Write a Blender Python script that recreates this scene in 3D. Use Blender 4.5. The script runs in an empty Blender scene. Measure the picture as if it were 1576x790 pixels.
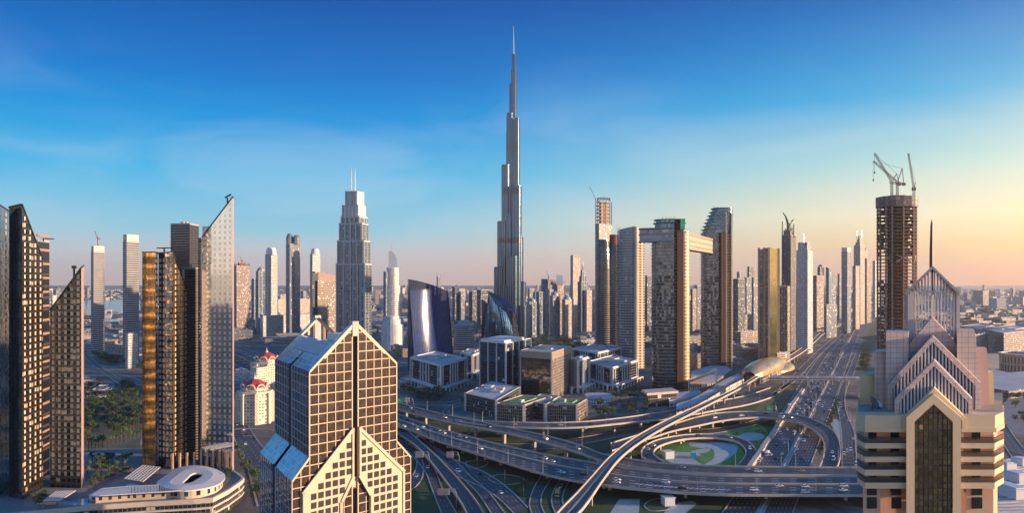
import bpy, bmesh, math, random
from mathutils import Vector, Matrix
R = math.radians
rnd = random.Random(7)
sc = bpy.context.scene
COL = sc.collection

# ------------------------------------------------------------------ camera, sky, sun, exposure
F, CX, YH, H = 1200.0, 788.0, 432.0, 170.0      # focal length / centre / horizon in photo pixels, eye height in metres
SUN_AZ, SUN_EL = 96.5, 7.2
cam = bpy.data.cameras.new('camera'); camo = bpy.data.objects.new('camera', cam); COL.objects.link(camo); sc.camera = camo
camo.location = (0, 0, H); camo.rotation_euler = (R(90), 0, 0)
cam.sensor_width = 36; cam.lens = 36 * F / 1576; cam.shift_y = (YH - 395) / 1576; cam.clip_start = 1; cam.clip_end = 120000

world = bpy.data.worlds.new('World'); sc.world = world; world.use_nodes = True
def make_sky():
    nt = world.node_tree; N = nt.nodes; L = nt.links
    bg = N['Background']
    sky = N.new('ShaderNodeTexSky'); sky.sky_type = 'NISHITA'; sky.sun_disc = False
    sky.sun_elevation = R(SUN_EL); sky.sun_rotation = R(SUN_AZ); sky.air_density = 1.0; sky.dust_density = 1.5; sky.ozone_density = 4
    tc = N.new('ShaderNodeTexCoord'); sep = N.new('ShaderNodeSeparateXYZ'); L.new(tc.outputs['Generated'], sep.inputs[0])
    def ramp(stops):
        r = N.new('ShaderNodeValToRGB'); r.color_ramp.interpolation = 'LINEAR'
        e = r.color_ramp.elements
        while len(e) < len(stops): e.new(0.5)
        for k, (p, c) in enumerate(stops):
            e[k].position = p
            e[k].color = tuple(((v / 255 + .055) / 1.055) ** 2.4 if v > 10 else v / 3294 for v in c) + (1,)
        return r
    mr = N.new('ShaderNodeMapRange'); mr.inputs['From Min'].default_value = 0; mr.inputs['From Max'].default_value = 0.5
    L.new(sep.outputs['Z'], mr.inputs['Value'])
    # elevation sines / 0.5 : photo rows 430, 380, 320, 240, 150, 60, zenith
    cool = ramp([(0, (222, 198, 186)), (.05, (220, 212, 208)), (.12, (150, 206, 226)), (.26, (48, 178, 228)), (.40, (0, 142, 214)), (.50, (0, 112, 196)), (.66, (0, 80, 164)), (.80, (6, 84, 164)), (1, (40, 115, 185))])  # top stops, above the view, brightened as added fill from the zenith
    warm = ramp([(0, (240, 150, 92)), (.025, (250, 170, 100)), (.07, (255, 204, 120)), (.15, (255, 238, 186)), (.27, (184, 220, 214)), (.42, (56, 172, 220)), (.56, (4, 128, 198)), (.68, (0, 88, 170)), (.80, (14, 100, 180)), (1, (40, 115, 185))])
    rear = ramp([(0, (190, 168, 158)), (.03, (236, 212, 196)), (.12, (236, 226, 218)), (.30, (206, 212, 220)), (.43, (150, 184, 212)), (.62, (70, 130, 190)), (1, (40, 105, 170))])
    for r in (cool, warm, rear): L.new(mr.outputs[0], r.inputs[0])
    az = N.new('ShaderNodeMapRange'); az.interpolation_type = 'SMOOTHSTEP'; az.inputs['From Min'].default_value = -.25; az.inputs['From Max'].default_value = .62
    L.new(sep.outputs['X'], az.inputs['Value'])
    mx = N.new('ShaderNodeMix'); mx.data_type = 'RGBA'; L.new(az.outputs[0], mx.inputs['Factor']); L.new(cool.outputs[0], mx.inputs['A']); L.new(warm.outputs[0], mx.inputs['B'])
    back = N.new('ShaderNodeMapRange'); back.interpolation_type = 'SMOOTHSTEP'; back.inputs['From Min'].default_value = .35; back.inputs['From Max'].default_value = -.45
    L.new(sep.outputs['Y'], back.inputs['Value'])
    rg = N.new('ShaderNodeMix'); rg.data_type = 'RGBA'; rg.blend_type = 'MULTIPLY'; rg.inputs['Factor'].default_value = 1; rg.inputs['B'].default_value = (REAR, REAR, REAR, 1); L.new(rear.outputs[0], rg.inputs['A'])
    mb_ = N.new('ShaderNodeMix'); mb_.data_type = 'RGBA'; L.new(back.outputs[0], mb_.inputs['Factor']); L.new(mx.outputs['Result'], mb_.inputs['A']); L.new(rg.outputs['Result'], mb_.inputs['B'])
    mp = N.new('ShaderNodeMapping'); mp.inputs['Scale'].default_value = (1.7, 1.7, 6.0); mp.inputs['Location'].default_value = (.55, .2, .1); L.new(tc.outputs['Generated'], mp.inputs[0])
    cn = N.new('ShaderNodeTexNoise'); cn.inputs['Scale'].default_value = 1.6; cn.inputs['Detail'].default_value = 6; cn.inputs['Roughness'].default_value = .55; cn.inputs['Distortion'].default_value = .6; L.new(mp.outputs[0], cn.inputs['Vector'])
    cr = N.new('ShaderNodeMapRange'); cr.interpolation_type = 'SMOOTHSTEP'; cr.inputs['From Min'].default_value = .42; cr.inputs['From Max'].default_value = .72; cr.inputs['To Max'].default_value = .26; L.new(cn.outputs['Fac'], cr.inputs['Value'])
    lowm = N.new('ShaderNodeMapRange'); lowm.inputs['From Min'].default_value = .30; lowm.inputs['From Max'].default_value = .12; L.new(sep.outputs['Z'], lowm.inputs['Value'])
    cm = N.new('ShaderNodeMath'); cm.operation = 'MULTIPLY'; L.new(cr.outputs[0], cm.inputs[0]); L.new(lowm.outputs[0], cm.inputs[1])
    cl_ = N.new('ShaderNodeMix'); cl_.data_type = 'RGBA'; L.new(cm.outputs[0], cl_.inputs['Factor']); L.new(mb_.outputs['Result'], cl_.inputs['A']); cl_.inputs['B'].default_value = (.74, .76, .78, 1); mb_ = cl_
    dp = N.new('ShaderNodeVectorMath'); dp.operation = 'DOT_PRODUCT'; L.new(tc.outputs['Generated'], dp.inputs[0]); dp.inputs[1].default_value = (.70, .71, .035)
    pw = N.new('ShaderNodeMath'); pw.operation = 'POWER'; pw.use_clamp = True; L.new(dp.outputs['Value'], pw.inputs[0]); pw.inputs[1].default_value = 40
    gw_ = N.new('ShaderNodeMix'); gw_.data_type = 'RGBA'; gw_.blend_type = 'ADD'; L.new(pw.outputs[0], gw_.inputs['Factor']); L.new(mb_.outputs['Result'], gw_.inputs['A']); gw_.inputs['B'].default_value = (.42, .26, .08, 1); mb_ = gw_
    gain = N.new('ShaderNodeMix'); gain.data_type = 'RGBA'; gain.blend_type = 'MULTIPLY'; gain.inputs['Factor'].default_value = 1
    gain.inputs['B'].default_value = (SKY_GAIN, SKY_GAIN, SKY_GAIN, 1); L.new(mb_.outputs['Result'], gain.inputs['A'])
    hs = N.new('ShaderNodeHueSaturation'); hs.inputs['Saturation'].default_value = 1.3; L.new(sky.outputs[0], hs.inputs['Color'])
    bl = N.new('ShaderNodeMix'); bl.data_type = 'RGBA'; bl.inputs['Factor'].default_value = .96
    L.new(hs.outputs[0], bl.inputs['A']); L.new(gain.outputs['Result'], bl.inputs['B'])
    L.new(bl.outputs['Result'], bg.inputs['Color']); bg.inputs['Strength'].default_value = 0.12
EXPO = 1.4
SKY_GAIN = 1.12 / 0.12 / 2 ** EXPO; REAR = 1.55  # unseen rear sky raised as added fill on camera-facing walls
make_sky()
sl = bpy.data.lights.new('sun', 'SUN'); so = bpy.data.objects.new('sun', sl); COL.objects.link(so)
sl.energy = 4.1; sl.angle = R(.5); sl.color = (1, .68, .42)
SUN = Vector((math.sin(R(SUN_AZ)) * math.cos(R(SUN_EL)), math.cos(R(SUN_AZ)) * math.cos(R(SUN_EL)), math.sin(R(SUN_EL))))
so.rotation_euler = SUN.to_track_quat('Z', 'Y').to_euler()
sc.view_settings.view_transform = 'Standard'; sc.view_settings.look = 'None'; sc.view_settings.exposure = EXPO; sc.view_settings.gamma = 1
sc.render.engine = 'CYCLES'
sc.cycles.max_bounces = 6; sc.cycles.diffuse_bounces = 2; sc.cycles.glossy_bounces = 3; sc.cycles.transmission_bounces = 4
sc.cycles.volume_bounces = 1; sc.cycles.transparent_max_bounces = 8; sc.cycles.caustics_reflective = False; sc.cycles.caustics_refractive = False
sc.cycles.use_denoising = True; sc.cycles.use_adaptive_sampling = True; sc.cycles.adaptive_threshold = .015
sc.cycles.sample_clamp_indirect = 4

# ------------------------------------------------------------------ placing
def P(px, py, Y): return Vector(((px - CX) * Y / F, Y, H - (py - YH) * Y / F))
def X(px, Y): return (px - CX) * Y / F
def Z(py, Y): return H - (py - YH) * Y / F
def G(px, py, z=0.0):
    Y = (H - z) * F / (py - YH); return Vector(((px - CX) * Y / F, Y, z))
def YG(py, z=0.0): return (H - z) * F / (py - YH)

# ------------------------------------------------------------------ mesh builder: everything added becomes ONE mesh
class MB:
    def __init__(s): s.v = []; s.f = []; s.m = []; s.uv = []
    def face(s, pts, m=0, uv=None):
        k = len(s.v); s.v += [tuple(p) for p in pts]; s.f.append(tuple(range(k, k + len(pts)))); s.m.append(m)
        s.uv += list(uv) if uv else [(p[0], p[1]) for p in pts]
    def prism(s, fp, z0, z1, m=0, mt=None, bottom=False, u0=0.0):
        """walls over a plan outline (counter-clockwise), z1 a number or one height per corner"""
        n = len(fp); zz = z1 if isinstance(z1, (list, tuple)) else [z1] * n; z00 = z0 if isinstance(z0, (list, tuple)) else [z0] * n
        u = u0
        for i in range(n):
            a, b = fp[i], fp[(i + 1) % n]; j = (i + 1) % n
            d = math.hypot(b[0] - a[0], b[1] - a[1])
            s.face([(a[0], a[1], z00[i]), (b[0], b[1], z00[j]), (b[0], b[1], zz[j]), (a[0], a[1], zz[i])], m, [(u, z00[i]), (u + d, z00[j]), (u + d, zz[j]), (u, zz[i])])
            u += d
        s.face([(p[0], p[1], z) for p, z in zip(fp, zz)], m if mt is None else mt)
        if bottom: s.face([(p[0], p[1], z) for p, z in reversed(list(zip(fp, z00)))], m)
    def box(s, c, sx, sy, sz, rot=0.0, m=0, mt=None):
        """c is the middle of the underside"""
        ca, sa = math.cos(rot), math.sin(rot)
        fp = [(c[0] + x * ca - y * sa, c[1] + x * sa + y * ca) for x, y in ((-sx/2, -sy/2), (sx/2, -sy/2), (sx/2, sy/2), (-sx/2, sy/2))]
        s.prism(fp, c[2], c[2] + sz, m, mt, True)
    def beam(s, a, b, w, h=None, m=0, up=None):
        a, b = Vector(a), Vector(b); h = w if h is None else h
        d = (b - a); L = d.length
        if L < 1e-6: return
        d /= L; up = Vector(up) if up else (Vector((0, 0, 1)) if abs(d.z) < .95 else Vector((0, 1, 0)))
        x = d.cross(up).normalized() * w / 2; y = x.normalized().cross(d).normalized() * h / 2
        q = [a - x - y, a + x - y, a + x + y, a - x + y]; r = [p + d * L for p in q]
        for i in range(4):
            j = (i + 1) % 4
            s.face([q[i], r[i], r[j], q[j]][::-1], m, [(0, 0), (0, L), (w, L), (w, 0)])
        s.face(q[::-1], m); s.face(r, m)
    def tube(s, pts, rad, n=8, m=0):
        pts = [Vector(p) for p in pts]; rr = rad if isinstance(rad, (list, tuple)) else [rad] * len(pts); rings = []
        for i, p in enumerate(pts):
            d = (pts[min(i + 1, len(pts) - 1)] - pts[max(i - 1, 0)]).normalized()
            up = Vector((0, 0, 1)) if abs(d.z) < .9 else Vector((1, 0, 0))
            x = d.cross(up).normalized(); y = x.cross(d)
            rings.append([p + (x * math.cos(t) + y * math.sin(t)) * rr[i] for t in [2 * math.pi * k / n for k in range(n)]])
        for a, b in zip(rings, rings[1:]):
            for k in range(n):
                s.face([a[k], b[k], b[(k + 1) % n], a[(k + 1) % n]], m)
        s.face(rings[0], m); s.face(rings[-1][::-1], m)
    def lathe(s, c, prof, n=24, m=0, ell=1.0):
        """prof: (radius, z) pairs; c the axis"""
        for (r0, z0), (r1, z1) in zip(prof, prof[1:]):
            for k in range(n):
                t0, t1 = 2 * math.pi * k / n, 2 * math.pi * (k + 1) / n
                q = [(c[0] + r * math.cos(t), c[1] + r * ell * math.sin(t), c[2] + z) for r, z, t in ((r0, z0, t0), (r0, z0, t1), (r1, z1, t1), (r1, z1, t0))]
                rm = max(r0, r1); uv = [(rm * t0, z0), (rm * t1, z0), (rm * t1, z1), (rm * t0, z1)]
                if r1 < 1e-4: q, uv = q[:3], uv[:3]
                elif r0 < 1e-4: q, uv = [q[0], q[2], q[3]], [uv[0], uv[2], uv[3]]
                s.face(q, m, uv)
    def build(s, name, mats, parent=None, smooth=False, org=None, **tags):
        if not isinstance(mats, (list, tuple)): mats = [mats]
        vs = s.v
        if org is not None: org = Vector(org)
        elif parent is not None: org = worldpos(parent)
        elif s.v:
            n = len(s.v); org = Vector((sum(v[0] for v in s.v) / n, sum(v[1] for v in s.v) / n, min(v[2] for v in s.v)))
        me = bpy.data.meshes.new(name); me.from_pydata([(v[0] - org.x, v[1] - org.y, v[2] - org.z) for v in vs], [], s.f)
        for x in mats: me.materials.append(x)
        me.polygons.foreach_set('material_index', s.m)
        ul = me.uv_layers.new(name='UVMap'); ul.data.foreach_set('uv', [c for uv in s.uv for c in uv])
        if smooth:
            bm = bmesh.new(); bm.from_mesh(me); bmesh.ops.remove_doubles(bm, verts=bm.verts, dist=.001); bm.to_mesh(me); bm.free()
            me.polygons.foreach_set('use_smooth', [True] * len(me.polygons))
            try: me.set_sharp_from_angle(angle=R(40))
            except Exception: pass
        me.update()
        o = bpy.data.objects.new(name, me); COL.objects.link(o)
        if parent is not None: o.parent = parent
        else: o.location = org
        tag(o, **tags)
        return o
def worldpos(o):
    p = Vector((0, 0, 0))
    while o is not None: p += Vector(o.location); o = o.parent
    return p
def tag(o, label=None, cat=None, group=None, kind=None):
    if label: o['label'] = label
    if cat: o['category'] = cat
    if group: o['group'] = group
    if kind: o['kind'] = kind
    return o
def thing(name, label, cat, loc=(0, 0, 0), group=None):
    o = bpy.data.objects.new(name, None); COL.objects.link(o); o.location = loc; o.empty_display_size = 1
    return tag(o, label, cat, group)
KIDS = {}
def kids(o):
    return [c for c in COL.objects if c.parent is o]
def copy_tree(o, kidmap, parent=None):
    c = o.copy(); COL.objects.link(c)
    if parent is not None: c.parent = parent
    for ch in kidmap.get(o.name, ()): copy_tree(ch, kidmap, c)
    return c
def kidmap_of(o):
    m = {}
    def rec(x):
        m[x.name] = kids(x)
        for k in m[x.name]: rec(k)
    rec(o); return m

# ------------------------------------------------------------------ materials
def nodes(name):
    m = bpy.data.materials.new(name); m.use_nodes = True; nt = m.node_tree
    return m, nt, nt.nodes['Principled BSDF'], nt.nodes['Material Output']
def math_(nt, op, a, b=None, c=None, clamp=False):
    n = nt.nodes.new('ShaderNodeMath'); n.operation = op; n.use_clamp = clamp
    for i, v in enumerate((a, b, c)):
        if v is None: continue
        if isinstance(v, (int, float)): n.inputs[i].default_value = v
        else: nt.links.new(v, n.inputs[i])
    return n.outputs[0]
def mixc(nt, f, a, b, mode='MIX'):
    n = nt.nodes.new('ShaderNodeMix'); n.data_type = 'RGBA'; n.blend_type = mode
    for k, v in (('Factor', f), ('A', a), ('B', b)):
        if isinstance(v, (int, float)): n.inputs[k].default_value = v
        elif isinstance(v, tuple): n.inputs[k].default_value = v if len(v) == 4 else (*v, 1)
        else: nt.links.new(v, n.inputs[k])
    return n.outputs['Result']
def noise(nt, scale, detail=3, coord=None, rough=.6):
    n = nt.nodes.new('ShaderNodeTexNoise'); n.inputs['Scale'].default_value = scale; n.inputs['Detail'].default_value = detail; n.inputs['Roughness'].default_value = rough
    if coord is None:
        g = nt.nodes.new('ShaderNodeNewGeometry'); coord = g.outputs['Position']
    nt.links.new(coord, n.inputs['Vector'])
    return n.outputs['Fac']
def rng(nt, v, a, b, c=0.0, d=1.0):
    n = nt.nodes.new('ShaderNodeMapRange'); nt.links.new(v, n.inputs['Value'])
    for k, x in zip(('From Min', 'From Max', 'To Min', 'To Max'), (a, b, c, d)): n.inputs[k].default_value = x
    return n.outputs[0]
CACHE = {}
def plain(name, col, rough=.7, var=.25, scale=.15, metallic=0.0, scale2=2.0):
    """a painted / cast / stone surface with uneven tone and grime"""
    if name in CACHE: return CACHE[name]
    m, nt, b, out = nodes(name)
    f = noise(nt, scale, 4); f2 = noise(nt, scale2, 3)
    t = math_(nt, 'ADD', math_(nt, 'MULTIPLY', f, .7), math_(nt, 'MULTIPLY', f2, .3))
    k = rng(nt, t, .3, .7, 1 - var, 1 + var)
    c = mixc(nt, 1.0, (*col, 1), k, 'MULTIPLY')
    nt.links.new(c, b.inputs['Base Color']); b.inputs['Roughness'].default_value = rough; b.inputs['Metallic'].default_value = metallic
    CACHE[name] = m; return m
def uvsep(nt):
    u = nt.nodes.new('ShaderNodeUVMap'); u.uv_map = 'UVMap'; s = nt.nodes.new('ShaderNodeSeparateXYZ'); nt.links.new(u.outputs[0], s.inputs[0])
    return s.outputs[0], s.outputs[1]
def facade(name, wall=(.4, .38, .35), glass=(.03, .04, .06), bay=3.0, floor=3.6, fu=.7, fv=.6, jitter=.02, rough=.08, blind=.15, blindcol=(.5, .46, .4),
           metal=.35, wallrough=.7, bands=(), bandcol=(.03, .03, .035), wallmetal=0.0, pier=0, piercol=None, ior=1.9, var=(.5, 1.6)):
    """curtain wall / punched wall: panes by the metre from the UVs, each pane a little out of true"""
    if name in CACHE: return CACHE[name]
    m, nt, b, out = nodes(name); L = nt.links
    u, v = uvsep(nt)
    uu = math_(nt, 'DIVIDE', u, bay); vv = math_(nt, 'DIVIDE', v, floor)
    fu_, fv_ = math_(nt, 'FRACT', uu), math_(nt, 'FRACT', vv)
    mu = math_(nt, 'LESS_THAN', math_(nt, 'ABSOLUTE', math_(nt, 'SUBTRACT', fu_, .5)), fu / 2)
    mv = math_(nt, 'LESS_THAN', math_(nt, 'ABSOLUTE', math_(nt, 'SUBTRACT', fv_, .5)), fv / 2)
    mask = math_(nt, 'MULTIPLY', mu, mv)
    comb = nt.nodes.new('ShaderNodeCombineXYZ'); L.new(math_(nt, 'FLOOR', uu), comb.inputs[0]); L.new(math_(nt, 'FLOOR', vv), comb.inputs[1])
    wn = nt.nodes.new('ShaderNodeTexWhiteNoise'); wn.noise_dimensions = '3D'; L.new(comb.outputs[0], wn.inputs['Vector'])
    isb = math_(nt, 'LESS_THAN', wn.outputs['Value'], blind)
    wn2 = nt.nodes.new('ShaderNodeTexWhiteNoise'); wn2.noise_dimensions = '3D'
    add = nt.nodes.new('ShaderNodeVectorMath'); add.operation = 'ADD'; add.inputs[1].default_value = (17.3, 5.1, 2); L.new(comb.outputs[0], add.inputs[0]); L.new(add.outputs[0], wn2.inputs['Vector'])
    gl = mixc(nt, 1.0, (*glass, 1), rng(nt, wn2.outputs['Value'], 0, 1, *var), 'MULTIPLY')
    gl = mixc(nt, isb, gl, (*blindcol, 1))
    dirt = rng(nt, noise(nt, .06, 4), .3, .7, .82, 1.12)
    wc = mixc(nt, 1.0, (*wall, 1), dirt, 'MULTIPLY')
    if pier:
        pm = math_(nt, 'LESS_THAN', math_(nt, 'FRACT', math_(nt, 'DIVIDE', uu, pier)), .8 / pier)
        wc2 = (*(piercol or wall), 1); wc = mixc(nt, pm, wc, wc2); mask = math_(nt, 'MULTIPLY', mask, math_(nt, 'SUBTRACT', 1.0, pm))
    for z0, z1 in bands:
        bm_ = math_(nt, 'MULTIPLY', math_(nt, 'GREATER_THAN', v, z0), math_(nt, 'LESS_THAN', v, z1))
        wc = mixc(nt, bm_, wc, (*bandcol, 1)); mask = math_(nt, 'MULTIPLY', mask, math_(nt, 'SUBTRACT', 1.0, bm_))
    L.new(mixc(nt, mask, wc, gl), b.inputs['Base Color'])
    gmask = math_(nt, 'MULTIPLY', mask, math_(nt, 'SUBTRACT', 1.0, math_(nt, 'MULTIPLY', isb, .6)))
    L.new(rng(nt, gmask, 0, 1, wallrough, rough), b.inputs['Roughness'])
    L.new(rng(nt, gmask, 0, 1, wallmetal, metal), b.inputs['Metallic'])
    b.inputs['IOR'].default_value = ior
    # the metallic share of coated glass mirrors more than its tint
    b.inputs['Specular Tint'].default_value = (.9, .95, 1, 1)
    geo = nt.nodes.new('ShaderNodeNewGeometry')
    vm = nt.nodes.new('ShaderNodeVectorMath'); vm.operation = 'SUBTRACT'; L.new(wn2.outputs['Color'], vm.inputs[0]); vm.inputs[1].default_value = (.5, .5, .5)
    sc_ = nt.nodes.new('ShaderNodeVectorMath'); sc_.operation = 'SCALE'; L.new(vm.outputs[0], sc_.inputs[0]); L.new(math_(nt, 'MULTIPLY', mask, jitter), sc_.inputs['Scale'])
    ad = nt.nodes.new('ShaderNodeVectorMath'); ad.operation = 'ADD'; L.new(geo.outputs['Normal'], ad.inputs[0]); L.new(sc_.outputs[0], ad.inputs[1])
    nz = nt.nodes.new('ShaderNodeVectorMath'); nz.operation = 'NORMALIZE'; L.new(ad.outputs[0], nz.inputs[0])
    bump = nt.nodes.new('ShaderNodeBump'); bump.inputs['Distance'].default_value = .25; bump.inputs['Strength'].default_value = .35; bump.invert = True
    L.new(mask, bump.inputs['Height']); L.new(nz.outputs[0], bump.inputs['Normal'])
    L.new(nz.outputs[0], b.inputs['Normal'])
    CACHE[name] = m; return m
def mirror(name, col, rough=.06, metal=.8, wob=.02, wscale=.08, grid=None, gridcol=(.03, .03, .035), gw=.06, tilt=0.0, ior=1.5):
    """tinted mirror glass with slightly wavy panes; grid = (pane width, pane height) draws the joints"""
    if name in CACHE: return CACHE[name]
    m, nt, b, out = nodes(name); L = nt.links
    c = mixc(nt, 1.0, (*col, 1), rng(nt, noise(nt, .3, 2), .3, .7, .85, 1.15), 'MULTIPLY')
    geo = nt.nodes.new('ShaderNodeNewGeometry')
    if grid:
        u, v = uvsep(nt); uu = math_(nt, 'DIVIDE', u, grid[0]); vv = math_(nt, 'DIVIDE', v, grid[1])
        jm = math_(nt, 'MAXIMUM', math_(nt, 'LESS_THAN', math_(nt, 'FRACT', uu), gw), math_(nt, 'LESS_THAN', math_(nt, 'FRACT', vv), gw * grid[0] / grid[1]))
        comb = nt.nodes.new('ShaderNodeCombineXYZ'); L.new(math_(nt, 'FLOOR', uu), comb.inputs[0]); L.new(math_(nt, 'FLOOR', vv), comb.inputs[1])
        wn = nt.nodes.new('ShaderNodeTexWhiteNoise'); wn.noise_dimensions = '3D'; L.new(comb.outputs[0], wn.inputs['Vector'])
        c = mixc(nt, 1.0, c, rng(nt, wn.outputs['Value'], 0, 1, .7, 1.2), 'MULTIPLY')
        c = mixc(nt, jm, c, (*gridcol, 1))
        L.new(rng(nt, jm, 0, 1, metal, 0), b.inputs['Metallic']); src = wn.outputs['Color']
    else:
        b.inputs['Metallic'].default_value = metal; src = None
    nn = nt.nodes.new('ShaderNodeTexNoise'); nn.inputs['Scale'].default_value = wscale; nn.inputs['Detail'].default_value = 2; L.new(geo.outputs['Position'], nn.inputs['Vector'])
    vm = nt.nodes.new('ShaderNodeVectorMath'); vm.operation = 'SUBTRACT'; L.new(nn.outputs['Color'], vm.inputs[0]); vm.inputs[1].default_value = (.5, .5, .5)
    last = vm.outputs[0]
    if src is not None:
        v2 = nt.nodes.new('ShaderNodeVectorMath'); v2.operation = 'SUBTRACT'; L.new(src, v2.inputs[0]); v2.inputs[1].default_value = (.5, .5, .5)
        v3 = nt.nodes.new('ShaderNodeVectorMath'); v3.operation = 'MULTIPLY_ADD'; L.new(v2.outputs[0], v3.inputs[0]); v3.inputs[1].default_value = (.5, .5, .5); L.new(last, v3.inputs[2]); last = v3.outputs[0]
    s_ = nt.nodes.new('ShaderNodeVectorMath'); s_.operation = 'SCALE'; L.new(last, s_.inputs[0]); s_.inputs['Scale'].default_value = wob
    tl = nt.nodes.new('ShaderNodeVectorMath'); tl.operation = 'ADD'; tl.inputs[1].default_value = (0, 0, tilt); L.new(geo.outputs['Normal'], tl.inputs[0]); b.inputs['IOR'].default_value = ior
    ad = nt.nodes.new('ShaderNodeVectorMath'); ad.operation = 'ADD'; L.new(tl.outputs[0], ad.inputs[0]); L.new(s_.outputs[0], ad.inputs[1])
    nz = nt.nodes.new('ShaderNodeVectorMath'); nz.operation = 'NORMALIZE'; L.new(ad.outputs[0], nz.inputs[0]); L.new(nz.outputs[0], b.inputs['Normal'])
    L.new(c, b.inputs['Base Color']); b.inputs['Roughness'].default_value = rough
    CACHE[name] = m; return m
def road_mat(name, lanes, base=(.056, .056, .058), solid=(.035, .965), hatch=None, med=None):
    """asphalt with wheel tracks, dashed lane lines, edge lines; u runs 0..1 across, v in metres along. lanes = positions of dashed lines"""
    if name in CACHE: return CACHE[name]
    m, nt, b, out = nodes(name); L = nt.links
    u, v = uvsep(nt)
    n1 = noise(nt, .03, 4); n2 = noise(nt, .6, 3)
    k = rng(nt, math_(nt, 'ADD', math_(nt, 'MULTIPLY', n1, .65), math_(nt, 'MULTIPLY', n2, .35)), .3, .7, .7, 1.35)
    # worn lighter wheel tracks follow the lanes
    comb = nt.nodes.new('ShaderNodeCombineXYZ'); L.new(math_(nt, 'MULTIPLY', u, 40), comb.inputs[0]); L.new(math_(nt, 'MULTIPLY', v, .01), comb.inputs[1])
    tr = noise(nt, 1.0, 2, comb.outputs[0]); k = math_(nt, 'MULTIPLY', k, rng(nt, tr, .3, .7, .8, 1.25))
    c = mixc(nt, 1.0, (*base, 1), k, 'MULTIPLY')
    dash = math_(nt, 'LESS_THAN', math_(nt, 'FRACT', math_(nt, 'DIVIDE', v, 14.0)), .36)
    lw = .009
    for p in lanes:
        lm = math_(nt, 'MULTIPLY', math_(nt, 'LESS_THAN', math_(nt, 'ABSOLUTE', math_(nt, 'SUBTRACT', u, p)), lw), dash)
        c = mixc(nt, math_(nt, 'MULTIPLY', lm, .8), c, (.62, .62, .6, 1))
    for p in solid:
        lm = math_(nt, 'LESS_THAN', math_(nt, 'ABSOLUTE', math_(nt, 'SUBTRACT', u, p)), lw * .8)
        c = mixc(nt, math_(nt, 'MULTIPLY', lm, .75), c, (.6, .58, .5, 1))
    if hatch:
        u0, u1, v0, v1 = hatch
        hm = math_(nt, 'MULTIPLY', math_(nt, 'GREATER_THAN', u, u0), math_(nt, 'LESS_THAN', u, u1))
        hm = math_(nt, 'MULTIPLY', hm, math_(nt, 'MULTIPLY', math_(nt, 'GREATER_THAN', v, v0), math_(nt, 'LESS_THAN', v, v1)))
        st = math_(nt, 'LESS_THAN', math_(nt, 'FRACT', math_(nt, 'ADD', math_(nt, 'DIVIDE', v, 4.0), math_(nt, 'MULTIPLY', u, 12))), .45)
        c = mixc(nt, math_(nt, 'MULTIPLY', math_(nt, 'MULTIPLY', hm, st), .85), c, (.65, .65, .62, 1))
    L.new(c, b.inputs['Base Color']); b.inputs['Roughness'].default_value = .62
    CACHE[name] = m; return m

conc = plain('concrete', (.42, .37, .32), .8, .22, .05, scale2=.7)
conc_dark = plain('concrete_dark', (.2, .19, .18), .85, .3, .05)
white = plain('white_panel', (.62, .61, .59), .5, .1, .05)
offwhite = plain('offwhite_roof', (.40, .40, .41), .8, .25, .03, scale2=.3)
beige = plain('beige_render', (.62, .48, .32), .75, .1, .06)
dark = plain('dark_metal', (.03, .03, .034), .45, .2)
steel = plain('steel', (.35, .36, .38), .35, .15, metallic=.7)
grey_roof = plain('grey_roof', (.17, .175, .19), .85, .3, .03, scale2=.25)
black = plain('groove_shade', (.012, .012, .014), .6, .2)

def winparts(root, quads, mats, name='window', limit=100, thick=.15):
    """quads: (centre, right vector, up vector, normal) half extents; the `limit` nearest as parts sharing one mesh per size, the rest one part"""
    quads = sorted(quads, key=lambda q: (q[0] - Vector((0, 0, H))).length)
    base = worldpos(root); cache = {}
    for q in quads[:limit]:
        c, r, u, n = q
        key = tuple(round(x, 2) for x in (*r, *u))
        if key not in cache:
            b = MB(); winbox(b, Vector((0, 0, 0)), r, u, n, thick)
            o = b.build(name, mats, root, org=(0, 0, 0)); cache[key] = o
        else:
            o = cache[key].copy(); COL.objects.link(o)
        o.location = c - base
    if len(quads) > limit:
        b = MB()
        for c, r, u, n in quads[limit:]: winbox(b, c, r, u, n, thick)
        o = b.build(name, mats, root); o['kind'] = 'stuff'
def winbox(b, c, r, u, n, t):
    f = [c - r - u + n * t, c + r - u + n * t, c + r + u + n * t, c - r + u + n * t]; g = [p - n * t * 1.6 for p in f]
    b.face(f, 0, [(0, 0), (1, 0), (1, 1), (0, 1)])
    for i in range(4):
        j = (i + 1) % 4; b.face([f[i], g[i], g[j], f[j]], 0)

# ------------------------------------------------------------------ ground
def ground_mat():
    m, nt, b, out = nodes('ground')
    n1 = noise(nt, .0012, 5); n2 = noise(nt, .012, 5); n3 = noise(nt, .12, 3)
    c = mixc(nt, rng(nt, n1, .42, .6), (.10, .092, .08, 1), (.26, .21, .155, 1))
    c = mixc(nt, rng(nt, n2, .5, .58), c, (.07, .068, .06, 1))
    c = mixc(nt, rng(nt, n2, .36, .42, 1, 0), c, (.30, .27, .23, 1))
    c = mixc(nt, 1.0, c, rng(nt, n3, .3, .7, .75, 1.25), 'MULTIPLY')
    nt.links.new(c, b.inputs['Base Color']); b.inputs['Roughness'].default_value = .9
    return m
def grass_mat(name, a, b_):
    m, nt, b, out = nodes(name)
    c = mixc(nt, rng(nt, noise(nt, .05, 5), .35, .65), (*a, 1), (*b_, 1))
    c = mixc(nt, 1.0, c, rng(nt, noise(nt, .8, 3), .3, .7, .6, 1.4), 'MULTIPLY')
    nt.links.new(c, b.inputs['Base Color']); b.inputs['Roughness'].default_value = .95
    return m
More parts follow.
